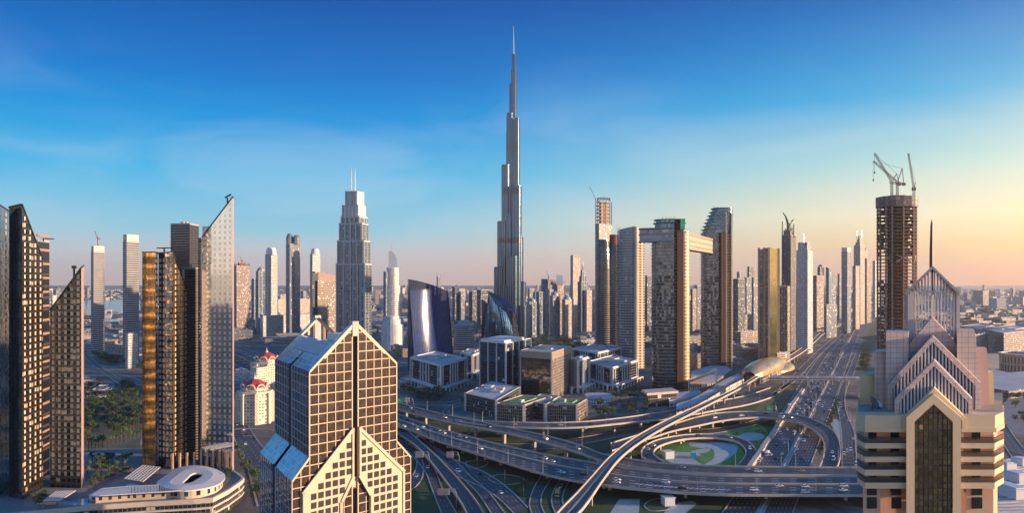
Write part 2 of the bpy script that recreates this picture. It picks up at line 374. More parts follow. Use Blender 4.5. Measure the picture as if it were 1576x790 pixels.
grass = grass_mat('grass', (.022, .055, .016), (.04, .075, .022)); lush = grass_mat('lush_grass', (.05, .20, .03), (.08, .25, .045))
dry = grass_mat('dry_ground', (.055, .07, .03), (.13, .11, .06))
paving = plain('pale_paving', (.34, .40, .39), .8, .25, .2, scale2=1.5)
plaza = plain('plaza_paving', (.22, .21, .21), .8, .2, .03, scale2=.4)
water_m, _nt, _b, _o = nodes('water'); _b.inputs['Base Color'].default_value = (.03, .10, .14, 1); _b.inputs['Roughness'].default_value = .12
pool_m = plain('pool_water', (.02, .22, .42), .08, .1, .3)
def sheet(name, pts, z, mat, kind='structure', label=None, cat=None, group=None, px=True):
    b = MB(); w = [G(x, y, z) for x, y in pts] if px else [Vector((x, y, z)) for x, y in pts]
    b.face(w); return b.build(name, mat, kind=kind, label=label, cat=cat, group=group)
b = MB(); b.face([(-26000, -3000, 0), (26000, -3000, 0), (26000, 26000, 0), (-26000, 26000, 0)])
b.build('ground', ground_mat(), kind='structure')

# air: pale volume round the whole place
m, nt, bb, out = nodes('haze_air'); nt.nodes.remove(bb)
pv = nt.nodes.new('ShaderNodeVolumePrincipled'); pv.inputs['Density'].default_value = .5 / 17000; pv.inputs['Color'].default_value = (.90, .86, .84, 1); pv.inputs['Anisotropy'].default_value = .6
nt.links.new(pv.outputs[0], out.inputs['Volume'])
b = MB(); b.box((0, 11500, -1), 52600, 29600, 861)
hz = b.build('haze', m, kind='stuff')

def smooth_px(pts, n=6):
    """closed Catmull-Rom through photo points"""
    out = []; k = len(pts)
    for i in range(k):
        p0, p1, p2, p3 = (Vector(pts[(i + j) % k]) for j in (-1, 0, 1, 2))
        for t in [q / n for q in range(n)]:
            out.append(tuple(.5 * ((2 * p1) + (p2 - p0) * t + (2 * p0 - 5 * p1 + 4 * p2 - p3) * t * t + (3 * p1 - p0 - 3 * p2 + p3) * t ** 3)))
    return out
sheet('lawn', [(575, 628), (640, 636), (700, 650), (800, 662), (980, 652), (1100, 628), (1215, 588), (1238, 600), (1172, 712), (1120, 800), (575, 800)], .03, grass)
sheet('loop_lawn', smooth_px([(1009, 700), (1035, 684), (1086, 678), (1126, 682), (1143, 694), (1140, 716), (1037, 714)]), .07, lush)
sheet('outer_lawn', smooth_px([(1110, 666), (1150, 655), (1172, 655), (1182, 672), (1170, 705), (1160, 690), (1140, 676)]), .07, lush)
pz = .11
for nm, pts in (('paved_swirl', [(1062, 681), (1080, 677), (1105, 679), (1130, 684), (1136, 690), (1128, 702), (1110, 712), (1092, 718), (1084, 716), (1098, 706), (1098, 694), (1090, 690), (1078, 690), (1062, 687)]),
                ('paved_leaf', [(1064, 695), (1078, 692), (1092, 691), (1090, 696), (1076, 699), (1066, 698)]),
                ('paved_oval', [(1134, 673), (1150, 667), (1170, 668), (1177, 673), (1168, 678), (1148, 679)]),
                ('paved_patch', [(1278, 649), (1292, 648), (1296, 675), (1290, 684), (1284, 664)]),
                ('paved_terrace', [(1022, 706), (1034, 700), (1060, 700), (1066, 706), (1074, 712), (1080, 718), (1040, 715)])):
    sheet(nm, smooth_px(pts), pz, paving); pz += .03
sheet('paved_court', [(953, 769), (985, 769), (983, 792), (938, 792)], .1, paving)
sheet('paved_walk', smooth_px([(1035, 778), (1060, 772), (1072, 776), (1062, 785), (1050, 793), (1022, 793)]), .1, paving)
for pts in ([(752, 737), (770, 731), (800, 735), (806, 741), (790, 746), (765, 745)], [(992, 778), (1008, 769), (1034, 769), (1044, 775), (1028, 785), (1002, 787)], [(718, 712), (735, 709), (750, 712), (746, 718), (728, 722), (718, 718)]):
    q = smooth_px(pts); b = MB(); w = [G(x, y, .12) for x, y in q]
    for i in range(len(w)): b.beam(w[i], w[(i + 1) % len(w)], .9, .3)
    b.build('garden_kerb', conc, kind='structure')
sheet('verge', [(1331, 520), (1346, 500), (1350, 520), (1340, 545), (1334, 575), (1309, 576), (1314, 556)], .06, dry)
sheet('verge', [(1288, 618), (1293, 648), (1280, 646), (1275, 652), (1272, 690), (1262, 700), (1256, 690), (1276, 640)], .06, dry)
sheet('verge', [(1182, 606), (1215, 590), (1222, 600), (1202, 632), (1160, 634)], .07, dry)
sheet('verge', [(1262, 534), (1300, 500), (1330, 486), (1342, 482), (1310, 502), (1280, 530), (1245, 562), (1236, 560)], .06, dry)
sheet('car_park', [(1318, 500), (1352, 500), (1352, 600), (1316, 610), (1322, 580), (1338, 545)], .04, plain('lot', (.12, .12, .12), .9, .2, .05))
sheet('park_lawn', [(800, 508), (850, 507), (893, 515), (905, 530), (905, 545), (780, 545), (760, 530)], .05, dry)
sheet('lake', [(815, 506), (880, 509), (900, 520), (880, 522), (835, 516), (806, 512)], .08, water_m)
sheet('lagoon', [(120, 462), (216, 461), (216, 478), (180, 484), (120, 486)], .08, water_m)
sheet('lagoon', [(132, 493), (216, 490), (216, 494), (132, 497)], .08, water_m)
sheet('sand_plain', [(1440, 440), (1900, 440), (2100, 600), (1500, 600), (1462, 520)], .03, plain('desert_sand', (.56, .42, .28), .95, .25, .004, scale2=.03))
sheet('garden_ground', [(120, 600), (216, 590), (216, 690), (120, 690)], .05, dry)

# ------------------------------------------------------------------ roads
ROADS = {}
def sample(stn, step=9.0):
    """stn: ((xl,yl),(xr,yr),z) in photo points -> dense left / right edge lists in metres"""
    Ls = [G(*a, z) for a, c, z in stn]; Rs = [G(*c, z) for a, c, z in stn]
    def cr(pts, i, t):
        k = len(pts); p0, p1, p2, p3 = pts[max(i - 1, 0)], pts[i], pts[min(i + 1, k - 1)], pts[min(i + 2, k - 1)]
        if i == 0: p0 = 2 * p1 - p2
        if i + 2 > k - 1: p3 = 2 * p2 - p1
        # centripetal-ish: scale tangents by chord so uneven stations do not overshoot
        d1 = max((p2 - p1).length, 1e-3); d0 = max((p1 - p0).length, 1e-3); d2 = max((p3 - p2).length, 1e-3)
        m1 = ((p1 - p0) / d0 * d1 + (p2 - p1) / d1 * d0) / (d0 + d1) * d1
        m2 = ((p2 - p1) / d1 * d2 + (p3 - p2) / d2 * d1) / (d1 + d2) * d1
        t2, t3 = t * t, t ** 3
        return p1 * (2 * t3 - 3 * t2 + 1) + m1 * (t3 - 2 * t2 + t) + p2 * (3 * t2 - 2 * t3) + m2 * (t3 - t2)
    l, r = [], []
    for i in range(len(stn) - 1):
        d = max((Ls[i + 1] - Ls[i]).length, (Rs[i + 1] - Rs[i]).length); n = max(2, min(40, int(d / step)))
        for k in range(n):
            l.append(cr(Ls, i, k / n)); r.append(cr(Rs, i, k / n))
    l.append(Ls[-1]); r.append(Rs[-1])
    v = [0.0]
    for i in range(1, len(l)): v.append(v[-1] + (((l[i] + r[i]) - (l[i - 1] + r[i - 1])) / 2).length)
    return l, r, v
def road_at(key, s, u):
    l, r, v = ROADS[key]; s = max(0, min(v[-1] - .01, s))
    for i in range(len(v) - 1):
        if v[i + 1] >= s: break
    t = (s - v[i]) / max(v[i + 1] - v[i], 1e-6)
    a = l[i].lerp(r[i], u); c = l[i + 1].lerp(r[i + 1], u)
    return a.lerp(c, t), (c - a).normalized()
def at_grade(key, stn, mat, dz=0.0, kerb=True, name='road'):
    l, r, v = sample(stn); ROADS[key] = (l, r, v); b = MB()
    for i in range(len(l) - 1): b.face([l[i], r[i], r[i + 1], l[i + 1]], 0, [(0, v[i]), (1, v[i]), (1, v[i + 1]), (0, v[i + 1])])
    b.build(name, mat, kind='structure')
    if kerb:
        b = MB()
        for e in (l, r):
            for i in range(len(e) - 1): b.beam(e[i], e[i + 1], .9, .5)
        b.build('kerb', conc, kind='structure')
def flyover(key, stn, mat, label, median=(), pier_step=38, name='flyover', cat='flyover', thick=1.5, par=1.25, group='concrete flyovers of the interchange', pier_min=4.0, skip_pier=()):
    l, r, v = sample(stn); ROADS[key] = (l, r, v)
    mid = (l[len(l) // 2] + r[len(r) // 2]) / 2
    root = thing(name, label, cat, (mid.x, mid.y, 0), group)
    b = MB()
    for i in range(len(l) - 1): b.face([l[i], r[i], r[i + 1], l[i + 1]], 0, [(0, v[i]), (1, v[i]), (1, v[i + 1]), (0, v[i + 1])])
    dn = Vector((0, 0, -thick))
    for i in range(len(l) - 1):
        li, lj, ri, rj = l[i], l[i + 1], r[i], r[i + 1]; ci, cj = li.lerp(ri, .22), lj.lerp(rj, .22); di, dj = li.lerp(ri, .78), lj.lerp(rj, .78)
        e = Vector((0, 0, -.03))
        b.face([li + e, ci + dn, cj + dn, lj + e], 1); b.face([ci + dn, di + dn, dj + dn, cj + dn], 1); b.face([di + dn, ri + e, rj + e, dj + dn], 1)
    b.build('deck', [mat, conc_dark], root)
    for e, o in ((l, r), (r, l)):
        b = MB()
        for i in range(len(e) - 1):
            w0 = (e[i] - o[i]); w1 = (e[i + 1] - o[i + 1]); w0 = w0.normalized() * .9; w1 = w1.normalized() * .9
            up = Vector((0, 0, par)); d = Vector((0, 0, -.75))
            a0, a1, b0, b1 = e[i], e[i] + w0, e[i + 1], e[i + 1] + w1
            b.face([a0 + up, a1 + up, b1 + up, b0 + up]); b.face([a0, a0 + up, b0 + up, b0]); b.face([a1 + d, b1 + d, b1 + up, a1 + up]); b.face([a0 + d, b0 + d, b1 + d, a1 + d])
        b.build('parapet', conc, root)
    for u in median:
        b = MB()
        for i in range(len(l) - 1):
            b.beam(l[i].lerp(r[i], u) + Vector((0, 0, .45)), l[i + 1].lerp(r[i + 1], u) + Vector((0, 0, .45)), 1.5, .9)
        b.build('median_barrier', conc, root)
    s = pier_step * .5
    while s < v[-1]:
        p, d = road_at(key, s, .5); p0, _ = road_at(key, s, .22); p1, _ = road_at(key, s, .78)
        if p.z - thick > pier_min - 1 and not any(a < s < c for a, c in skip_pier):
            ang = math.atan2(d.y, d.x); w = (p1 - p0).length; b = MB()
            b.box((p.x, p.y, p.z - thick - 1.5), 2.6, w * 1.05, 1.6, ang)
            for q in ((p0.lerp(p1, .25), p0.lerp(p1, .75)) if w > 11 else (p,)): b.box((q.x, q.y, -.2), 2.3, 2.6, p.z - thick - 1.2, ang)
            b.build('pier', conc, root)
        s += pier_step
    return root
def ST(*rows):
    return [((a, b_), (c, d), z) for a, b_, c, d, z in rows]
rd3 = road_mat('road_three_lane', (.34, .66)); rd2 = road_mat('road_two_lane', (.5,)); rd4 = road_mat('road_four_lane', (.25, .5, .75))
hwy = road_mat('highway_lanes', (1/7, 2/7, 3/7, 4/7, 5/7, 6/7), solid=(.012, .988))
d1m = road_mat('main_flyover_lanes', (.13, .26, .60, .73, .86), hatch=(.695, .765, 425, 500), solid=(.02, .385, .46, .98))
# Sheikh-style twelve lane highway running to the horizon
def hline(y, x0, y0, sl): return x0 + (y0 - y) * sl
hw_rows = [800, 760, 720, 690, 660, 630, 600, 575, 550, 525, 505, 490, 478, 466, 455]
def hwx(y, which):
    t = {'a': (1161.6, 717, .679), 'b': (1203, 717, .538), 'c': (1212, 717, .497), 'd': (1246, 720, .367), 'e': (1296, 700, -.02)}[which]
    return t[0] + (t[1] - y) * t[2]
at_grade('out', [((hwx(y, 'a'), y), (hwx(y, 'b'), y), .06) for y in hw_rows], hwy, name='highway')
at_grade('in', [((hwx(y, 'c'), y), (hwx(y, 'd'), y), .06) for y in hw_rows], hwy, name='highway')
b = MB()
for y0, y1 in zip(hw_rows, hw_rows[1:]):
    a0, a1 = G(hwx(y0, 'b'), y0, .05), G(hwx(y0, 'c'), y0, .05); c0, c1 = G(hwx(y1, 'b'), y1, .05), G(hwx(y1, 'c'), y1, .05)
    b.face([a0, a1, c1, c0])
    m0, m1 = a0.lerp(a1, .5), c0.lerp(c1, .5); b.beam(m0 + Vector((0, 0, .6)), m1 + Vector((0, 0, .6)), 1.0, 1.1)
b.build('highway_median', conc, kind='structure')
# sandstone retaining wall along the outbound side
rw = thing('retaining_wall', 'long pale concrete retaining wall beside the outbound lanes of the highway', 'wall', tuple(G(1190, 680)))
b = MB()
for y0, y1 in zip(hw_rows[1:6], hw_rows[2:7]): b.beam(G(hwx(y0, 'a') - 6, y0, 1.6), G(hwx(y1, 'a') - 5, y1, 1.6), 4.5, 3.6)
b.build('wall_face', conc, rw)
at_grade('front', ST((1296, 760, 1330, 760, .07), (1296, 700, 1318, 700, .07), (1295, 670, 1314, 664, .07), (1292.5, 645, 1304, 640, .07), (1287.5, 620, 1300, 620, .07), (1292, 600, 1303, 600, .07), (1304, 575, 1314, 575, .07), (1318, 540, 1325, 540, .07)), rd4)
at_grade('slip', ST((1196, 645, 1212, 645, .08), (1216, 616.5, 1228, 614, .08), (1226, 600, 1239, 599, .08), (1242, 576, 1254, 576, .08), (1262, 548, 1272, 548, .08), (1290, 520, 1298, 520, .08), (1316, 492, 1322, 492, .08)), rd3)
at_grade('service', ST((1180, 612, 1196, 606, .07), (1205, 594, 1222, 588, .07), (1228, 570, 1238, 572, .07), (1252, 546, 1260, 548, .07), (1280, 522, 1288, 522, .07), (1312, 496, 1318, 496, .07)), rd3)
# roads passing underneath and away to the bottom of the view
at_grade('under_ramp', ST((590, 668, 590, 650, .10), (632, 686, 641, 669, .10), (668, 716, 684, 701, .10), (700, 733, 714, 714, .10), (736, 748, 744.6, 727, .10), (765, 766, 795, 764, .10), (792, 792, 812, 782, .10)), rd4)
at_grade('under_ramp_b', ST((655, 688, 668, 688, .14), (692, 718, 703, 712, .14), (713, 738, 724, 734, .14), (733, 757, 746, 752, .14), (757, 792, 778, 792, .14)), rd3)
at_grade('curve_road', ST((600, 672, 612, 660, .13), (622, 690, 638, 688, .13), (640, 708, 655, 703, .13), (656, 730, 670, 725, .13), (664, 751, 680, 751, .13), (680, 792, 703, 792, .13)), rd3)
at_grade('curve_ramp', ST((642, 704, 650, 708, .16), (640, 722, 652, 724, .16), (631, 738, 645, 744, .16), (612, 752, 622, 764, .16)), rd2)
at_grade('bend_road', ST((838, 724, 858, 724, .1), (825, 746, 843, 746, .1), (816.5, 766, 834, 762, .1), (815, 779, 833, 779, .1), (819, 793, 839, 793, .1)), rd3)
at_grade('bus_road', ST((872, 724, 892, 724, .1), (858, 746, 873.6, 746, .1), (849, 765, 866, 766, .1), (850, 779, 867, 779, .1), (856, 793, 873, 793, .1)), rd3)
at_grade('low_road', ST((700, 672, 702, 665, .09), (780, 692, 784, 684, .09), (840, 692, 840, 682, .09), (900, 683, 900, 673, .09), (985, 667, 985, 658, .09), (1060, 655, 1060, 646, .09)), rd3)
at_grade('slip_under', ST((1040, 668, 1042, 662, .12), (1090, 668, 1090, 661, .12), (1140, 660, 1140, 653, .12), (1176, 650, 1174, 643, .12), (1198, 640, 1196, 634, .12)), rd2)
at_grade('side_street', ST((600, 612, 604, 606, .1), (650, 624, 652, 620, .1), (690, 624, 692, 619, .1), (715, 616, 716, 609, .1)), rd2)
at_grade('podium_street', ST((684, 640, 690, 636, .12), (682, 632, 690, 632, .12), (695, 626, 704, 626, .12), (712, 620, 718, 621, .12)), rd2)
at_grade('hotel_street', ST((352, 640, 372, 636, .1), (362, 680, 392, 672, .1), (380, 720, 420, 710, .1), (396, 780, 450, 770, .1)), rd4)
at_grade('hotel_crossroad', ST((350, 672, 350, 662, .14), (400, 672, 400, 660, .14), (440, 690, 440, 672, .14)), rd3)
at_grade('far_street', ST((120, 560, 120, 566, .1), (170, 572, 170, 580, .1), (216, 585, 216, 594, .1)), rd3)
at_grade('left_street', ST((126, 545, 134, 545, .12), (150, 568, 158, 566, .12), (196, 600, 206, 597, .12)), rd2)
at_grade('boulevard', ST((352, 527, 352, 532, .1), (400, 545, 400, 553, .1), (440, 562, 440, 572, .1)), rd3)
at_grade('boulevard_b', ST((352, 548, 352, 556, .1), (395, 566, 395, 578, .1)), rd3)
at_grade('right_road', ST((1528, 655, 1546, 650, .1), (1548, 690, 1570, 684, .1), (1580, 735, 1610, 725, .1)), rd3)

flyover('main', ST((560, 626, 560, 648, 9), (610, 638, 610, 657, 9), (668, 659, 668, 678, 9), (708, 670, 703, 690, 9), (760, 684, 757, 707, 9), (805, 694, 803, 721.5, 9), (850, 703.5, 848, 734, 9), (900, 711.5, 899, 744, 9), (950, 720.5, 949, 751, 9),
    (1000, 727, 1000, 756, 9), (1050, 731, 1050, 760, 9), (1100, 733.5, 1100, 762.5, 9), (1200, 734.3, 1200, 763.6, 9), (1318, 735, 1318, 764, 9), (1460, 735, 1460, 764, 9)), d1m,
    'wide main flyover with two carriageways, lowest and longest deck of the interchange', median=(.42,), pier_step=62)
flyover('upper', ST((540, 601, 540, 611, 13), (610, 620, 610, 630.5, 13), (650, 631, 650, 641.5, 13), (700, 643, 700, 652.5, 13), (752, 653.5, 752, 662.5, 13), (805, 664.7, 805, 674, 13), (851, 675, 850, 686, 12.5), (900, 690, 897, 700.5, 11.5), (930, 701.5, 928, 711, 10.5), (955, 706, 955, 717, 10),
    (1000, 713.5, 1000, 724, 9.6), (1050, 717, 1050, 728.5, 9.6), (1100, 719, 1100, 731, 9.6), (1200, 720.5, 1200, 732.5, 9.6), (1318, 721.5, 1318, 733, 9.6), (1460, 721.5, 1460, 733, 9.6)), rd3,
    'two lane flyover that crosses over, then follows the far side of the main flyover', pier_step=46)
flyover('branch', ST((700, 642.4, 700, 649, 13.1), (748, 649.5, 749, 656.5, 13.1), (805, 651.4, 805, 659.2, 13), (850, 652, 850, 660, 12.5), (900, 650.3, 900, 658.5, 12), (950, 645.5, 950, 653.5, 11), (1000, 638.5, 1000, 648.5, 9), (1050, 630.5, 1050, 642, 7), (1100, 620, 1100, 633, 4.6),
    (1150, 609.5, 1150, 624, 2.2), (1186, 598, 1192, 611, .8)), rd3, 'curved flyover sweeping past the green roofed offices towards the golden metro station', pier_step=44)
flyover('loop', ST((940, 684, 942, 695, 6), (985, 670, 987, 681, 6.5), (1036, 654.6, 1036, 664.7, 7.5), (1075, 643, 1078, 655.5, 8.4), (1107, 637, 1110, 649, 9), (1140, 635, 1142, 645, 9), (1180, 635.5, 1180, 643.8, 9), (1205, 637.8, 1200, 646.3, 9), (1234, 642, 1221, 649.5, 9), (1258, 650.5, 1241.5, 657, 9),
    (1274, 659, 1254, 664.5, 8.6), (1286, 670, 1263.5, 673.5, 8), (1291, 681, 1268, 681, 7.2), (1293, 695, 1269.4, 692, 6), (1291, 710, 1267, 707, 4.2), (1284, 728, 1259, 727, 2), (1272, 752, 1244, 752, .4)), rd3,
    'large elevated ramp looping over the highway lanes', pier_step=44)
flyover('small_loop', ST((1010, 711.5, 1022, 713.5, 9.4), (996, 709.5, 1012, 707, 9), (988, 700.5, 1005.4, 700.5, 8.4), (993, 688.5, 1010, 690.5, 7.6), (1018, 677, 1033, 681.5, 6.6), (1047, 671.8, 1056, 677, 5.6), (1081.5, 669.5, 1086.6, 675.2, 4.6), (1114.5, 670.5, 1109, 676.4, 3.6), (1138.6, 676, 1128.5, 680.2, 2.6), (1157.7, 687.6, 1143.7, 688, 1.7),
    (1164, 696.8, 1148.6, 697.5, .9), (1158, 710, 1143.7, 709.5, .5), (1146, 724, 1132, 722, .2)), rd2, 'small circular loop ramp curling round the green garden island', pier_step=40)
flyover('bottom', ST((560, 622, 566, 616, 6), (611, 666, 620, 658, 6), (644, 691, 656, 690, 6), (666, 715, 681, 714, 6), (690, 747, 713, 749, 6), (713, 780, 733, 775, 6), (728, 812, 752, 806, 6)), rd2,
    'two lane flyover descending past the gabled grid tower to the bottom of the view', pier_step=40)
flyover('far_deck', ST((330, 528, 330, 533, 9), (362, 540, 360, 546, 9), (400, 556, 398, 563, 9), (440, 572, 436, 580, 9)), rd3, 'distant flyover behind the red domed apartment blocks', pier_step=50)

# metro viaduct with its two tracks
rail_m = road_mat('track_bed', (), base=(.10, .085, .08), solid=(.2, .33, .67, .8))
flyover('metro', ST((855, 797, 884, 797, 14), (861, 790, 891, 790, 14), (889, 761, 911, 764, 14), (910.4, 737, 925, 744, 14), (943.4, 701.4, 958, 703, 14), (980, 673.5, 993, 677, 14), (1009, 657, 1024, 658.5, 14), (1043.5, 640, 1061, 639.5, 14), (1086.6, 620, 1103, 618, 14), (1131, 600, 1139, 599, 14), (1164, 579.5, 1172, 578.5, 14),
    (1190, 565, 1197, 565, 14), (1203, 556.6, 1209, 558.5, 14), (1224, 543, 1231, 546, 14), (1249, 525.6, 1253, 528, 14), (1263, 513, 1267, 515, 14), (1281, 504, 1284, 505.6, 14), (1305.7, 493.7, 1310, 495, 14), (1328.7, 483, 1332, 484.5, 14), (1348, 472.4, 1350, 473.4, 14), (1366, 464, 1368, 465, 14)), rail_m,
    'elevated metro viaduct with two tracks slanting across the interchange to the station', median=(.5,), pier_step=52, name='metro_viaduct', cat='viaduct', group=None, par=1.6, thick=2.2)

# ------------------------------------------------------------------ buildings: helpers
def fpc(xl, xc, xr, Yc, dl, dr):
    """plan from photo columns: near corner xc at distance Yc, left face running back to xl, right face to xr"""
    C = Vector((X(xc, Yc), Yc)); L_ = Vector((X(xl, Yc + dl), Yc + dl)); R_ = Vector((X(xr, Yc + dr), Yc + dr))
    return [C, R_, L_ + R_ - C, L_]
def shrink(fp, k):
    c = sum(fp, Vector((0, 0))) / len(fp); return [c + (p - c) * k for p in fp]
def inset(fp, d):
    c = sum(fp, Vector((0, 0))) / len(fp); return [p - (p - c).normalized() * d for p in fp]
def root_for(name, label, cat, fp, group=None):
    c = sum(fp, Vector((0, 0))) / len(fp); return thing(name, label, cat, (c.x, c.y, 0), group)
def roof_part(root, fp, z, mat=None, par=1.2, plant=2, seed=0, name='roof', pm=None):
    rr = random.Random(seed + int(z * 10)); b = MB(); n = len(fp); c = sum(fp, Vector((0, 0))) / n
    q = inset(fp, .7); b.prism(shrink(fp, 1.004), z + .01, z + .25, 0)
    for i in range(n):
        p0, p1 = fp[i], fp[(i + 1) % n]; a0, a1 = q[i], q[(i + 1) % n]
        b.face([(*p0, z + .25), (*p1, z + .25), (*p1, z + par), (*p0, z + par)], 1); b.face([(*p0, z + par), (*p1, z + par), (*a1, z + par), (*a0, z + par)], 1)
        b.face([(*a1, z + .25), (*a0, z + .25), (*a0, z + par), (*a1, z + par)], 1)
    e1 = fp[1] - fp[0]; ang = math.atan2(e1.y, e1.x); w = min(e1.length, (fp[-1] - fp[0]).length)
    for k in range(plant):
        f = Vector((rr.uniform(-.25, .25), rr.uniform(-.25, .25)))
        p = c + (fp[1] - fp[0]) * f.x + (fp[-1] - fp[0]) * f.y
        b.box((p.x, p.y, z + .25), w * rr.uniform(.12, .3), w * rr.uniform(.1, .25), rr.uniform(1.5, 4), ang, 2)
    return b.build(name, [mat or grey_roof, pm or conc, offwhite], root)
def mast(root, p, h, r=.5, name='antenna', mat=None):
    b = MB(); b.tube([p, Vector(p) + Vector((0, 0, h * .6)), Vector(p) + Vector((0, 0, h))], [r, r * .7, r * .15], 6); return b.build(name, mat or steel, root)
def tower(name, label, cat, fp, ztop, mat, roofmat=None, group=None, plant=2, z0=0.0, par=1.5, pm=None):
    root = root_for(name, label, cat, fp, group); b = MB(); b.prism(fp, z0, ztop, 0); b.build('facade', mat, root)
    roof_part(root, fp, ztop, roofmat, par=par, plant=plant, seed=int(abs(fp[0].x)), pm=pm)
    return root

# ------------------------------------------------------------------ gabled grid tower, near left of the middle
def gabled_tower():
    A = Vector((X(476, 400), 400)); Bp = Vector((X(610, 440), 440)); e = (Bp - A).normalized(); W = (Bp - A).length
    n = Vector((e.y, -e.x))                                   # outward
    Lb = Vector((X(424, 466), 466)); s = (Lb - A).normalized(); D = (Lb - A).length
    def w(t, z, d=0.0, q=0.0): p = A + e * t + n * d + s * q; return Vector((p.x, p.y, z))
    EX = 10.0; zE, zA = 123.0, 147.5; zLo, zSh = 68.5, 79.0; mid = W / 2; slot = 1.9
    root = thing('gabled_tower', 'grid fronted tower with twin gables and pale blue sloping roofs', 'tower', (A.x, A.y, 0))
    glass = mirror('bronze_glass', (.10, .075, .06), .07, .5, .025, .2, (1.5, 1.75), (.02, .018, .016), .05)
    glass2 = mirror('shaded_flank_glass', (.07, .10, .14), .06, .6, .02, .2, (1.6, 1.75), (.015, .018, .022), .05)  # warm lit front glass, blue shaded flank glass: light put into both tints
    frame = plain('cream_frame', (.58, .45, .32), .55, .08, .05); sidefr = plain('shaded_flank_frame', (.30, .34, .38), .5, .1)  # flank frame greyed and blued, its shade put into the colour
    roofg = mirror('skylight_glass', (.42, .62, .68), .14, .5, .02, .1, (2.6, 3.2), (.5, .6, .65), .06)
    def gz(t): return zE + (zA - zE) * (1 - abs(t - mid) / mid)
    # front glass, in two halves beside the slot
    b = MB()
    for a0, a1 in ((0, mid - slot), (mid + slot, W)):
        b.face([w(a0, 0), w(a1, 0), w(a1, gz(a1)), w(a0, gz(a0))], 0, [(a0, 0), (a1, 0), (a1, gz(a1)), (a0, gz(a0))])
    for a0, a1 in ((-EX, 0), (W, W + EX)):
        za, zb = (zLo, zSh) if a0 < 0 else (zSh, zLo)
        b.face([w(a0, 0), w(a1, 0), w(a1, zb), w(a0, za)], 0, [(a0, 0), (a1, 0), (a1, zb), (a0, za)])
    b.build('front_glazing', glass, root)
    b = MB()   # the recessed slot
    b.face([w(mid - slot, 0, -2.5), w(mid + slot, 0, -2.5), w(mid + slot, zA - 3, -2.5), w(mid - slot, zA - 3, -2.5)], 0)
    for t in (mid - slot, mid + slot): b.face([w(t, 0), w(t, 0, -2.5), w(t, zA - 3, -2.5), w(t, gz(t))], 0)
    b.build('slot_recess', plain('slot_grey', (.10, .09, .085), .6, .2), root)
    b = MB(); b.beam(w(mid, zA - 7.5, -.9), w(mid, zA + .5, -.9), 3.9, 3.4, 0, (*n, 0)); b.build('slot_cap', plain('cap_grey', (.42, .36, .33), .6), root)
    # mullion grid on the front
    b = MB(); bw = .42; nrm = (*n, 0)
    half = mid - slot; cols = [half * k / 5 for k in range(6)]; ts = cols + [W - c for c in cols]
    for t in ts: b.beam(w(t, 0, .12), w(t, gz(t) - .2, .12), bw * (1.5 if t in (0, W) or abs(t - mid) < slot + .1 else 1), .5, 0, nrm)
    z = 8.0
    while z < zA - 3:
        lim = 0 if z <= zE else (z - zE) / (zA - zE) * mid
        for a0, a1 in ((lim, mid - slot), (mid + slot, W - lim)):
            if a1 - a0 > .5: b.beam(w(a0, z, .12), w(a1, z, .12), bw, .5, 0, nrm)
        z += 5.15
    b.beam(w(0, zE, .2), w(mid - slot, gz(mid - slot), .2), 1.1, .8, 0, nrm); b.beam(w(W, zE, .2), w(mid + slot, gz(mid + slot), .2), 1.1, .8, 0, nrm)
    for a0, a1 in ((-EX, 0), (W, W + EX)):
        for t in (a0 + (a1 - a0) * k / 2 for k in range(3)):
            f = (t + EX) / EX if t <= 0 else (W + EX - t) / EX
            b.beam(w(t, 0, .12), w(t, zLo + (zSh - zLo) * f, .12), bw, .5, 0, nrm)
        z = 8.0
        while z < zSh:
            f = max(0, (z - zLo) / (zSh - zLo)) * EX
            c0, c1 = (a0 + f, a1) if a0 < 0 else (a0, a1 - f)
            if c1 - c0 > .3: b.beam(w(c0, z, .12), w(c1, z, .12), bw, .5, 0, nrm)
            z += 5.15
    b.beam(w(-EX, zLo, .2), w(0, zSh, .2), 1.0, .8, 0, nrm); b.beam(w(W + EX, zLo, .2), w(W, zSh, .2), 1.0, .8, 0, nrm)
    b.build('front_grid', frame, root)
    # cream chevron panel with punched windows and an arched opening
    pa, pb = -4.6, W + 4.6; zp, ze = 91.0, 62.0; op = 9.2; oz0, oz1 = 52.0, 64.0; dd = 1.4
    def pz(t): return zp - (zp - ze) * max(0, abs(t - mid) - slot) / (mid + 4.6 - slot)
    def oz(t): return oz1 - (oz1 - oz0) * max(0, abs(t - mid) - slot) / (op - slot)
    b = MB()
    for sgn in (-1, 1):
        cut = [slot, op, mid + 4.6]
        for u0, u1 in zip(cut, cut[1:]):
            t0, t1 = mid + sgn * u0, mid + sgn * u1
            lo0, lo1 = (oz(t0), oz(t1)) if u1 <= op + .01 else (0, 0)
            b.face([w(t0, lo0, dd), w(t1, lo1, dd), w(t1, pz(t1), dd), w(t0, pz(t0), dd)])
            b.face([w(t0, pz(t0), dd), w(t1, pz(t1), dd), w(t1, pz(t1), .3), w(t0, pz(t0), .3)])
            if u1 <= op + .01: b.face([w(t0, lo0, dd), w(t1, lo1, dd), w(t1, lo1, -4), w(t0, lo0, -4)])
        b.face([w(mid + sgn * op, 0, dd), w(mid + sgn * op, 0, -4), w(mid + sgn * op, oz0, -4), w(mid + sgn * op, oz0, dd)])
        te = mid + sgn * (mid + 4.6); b.face([w(te, 0, dd), w(te, 0, 0), w(te, ze, 0), w(te, ze, dd)])
        ti = mid + sgn * slot; b.face([w(ti, oz1, dd), w(ti, oz1, -2), w(ti, zp, -2), w(ti, zp, dd)])
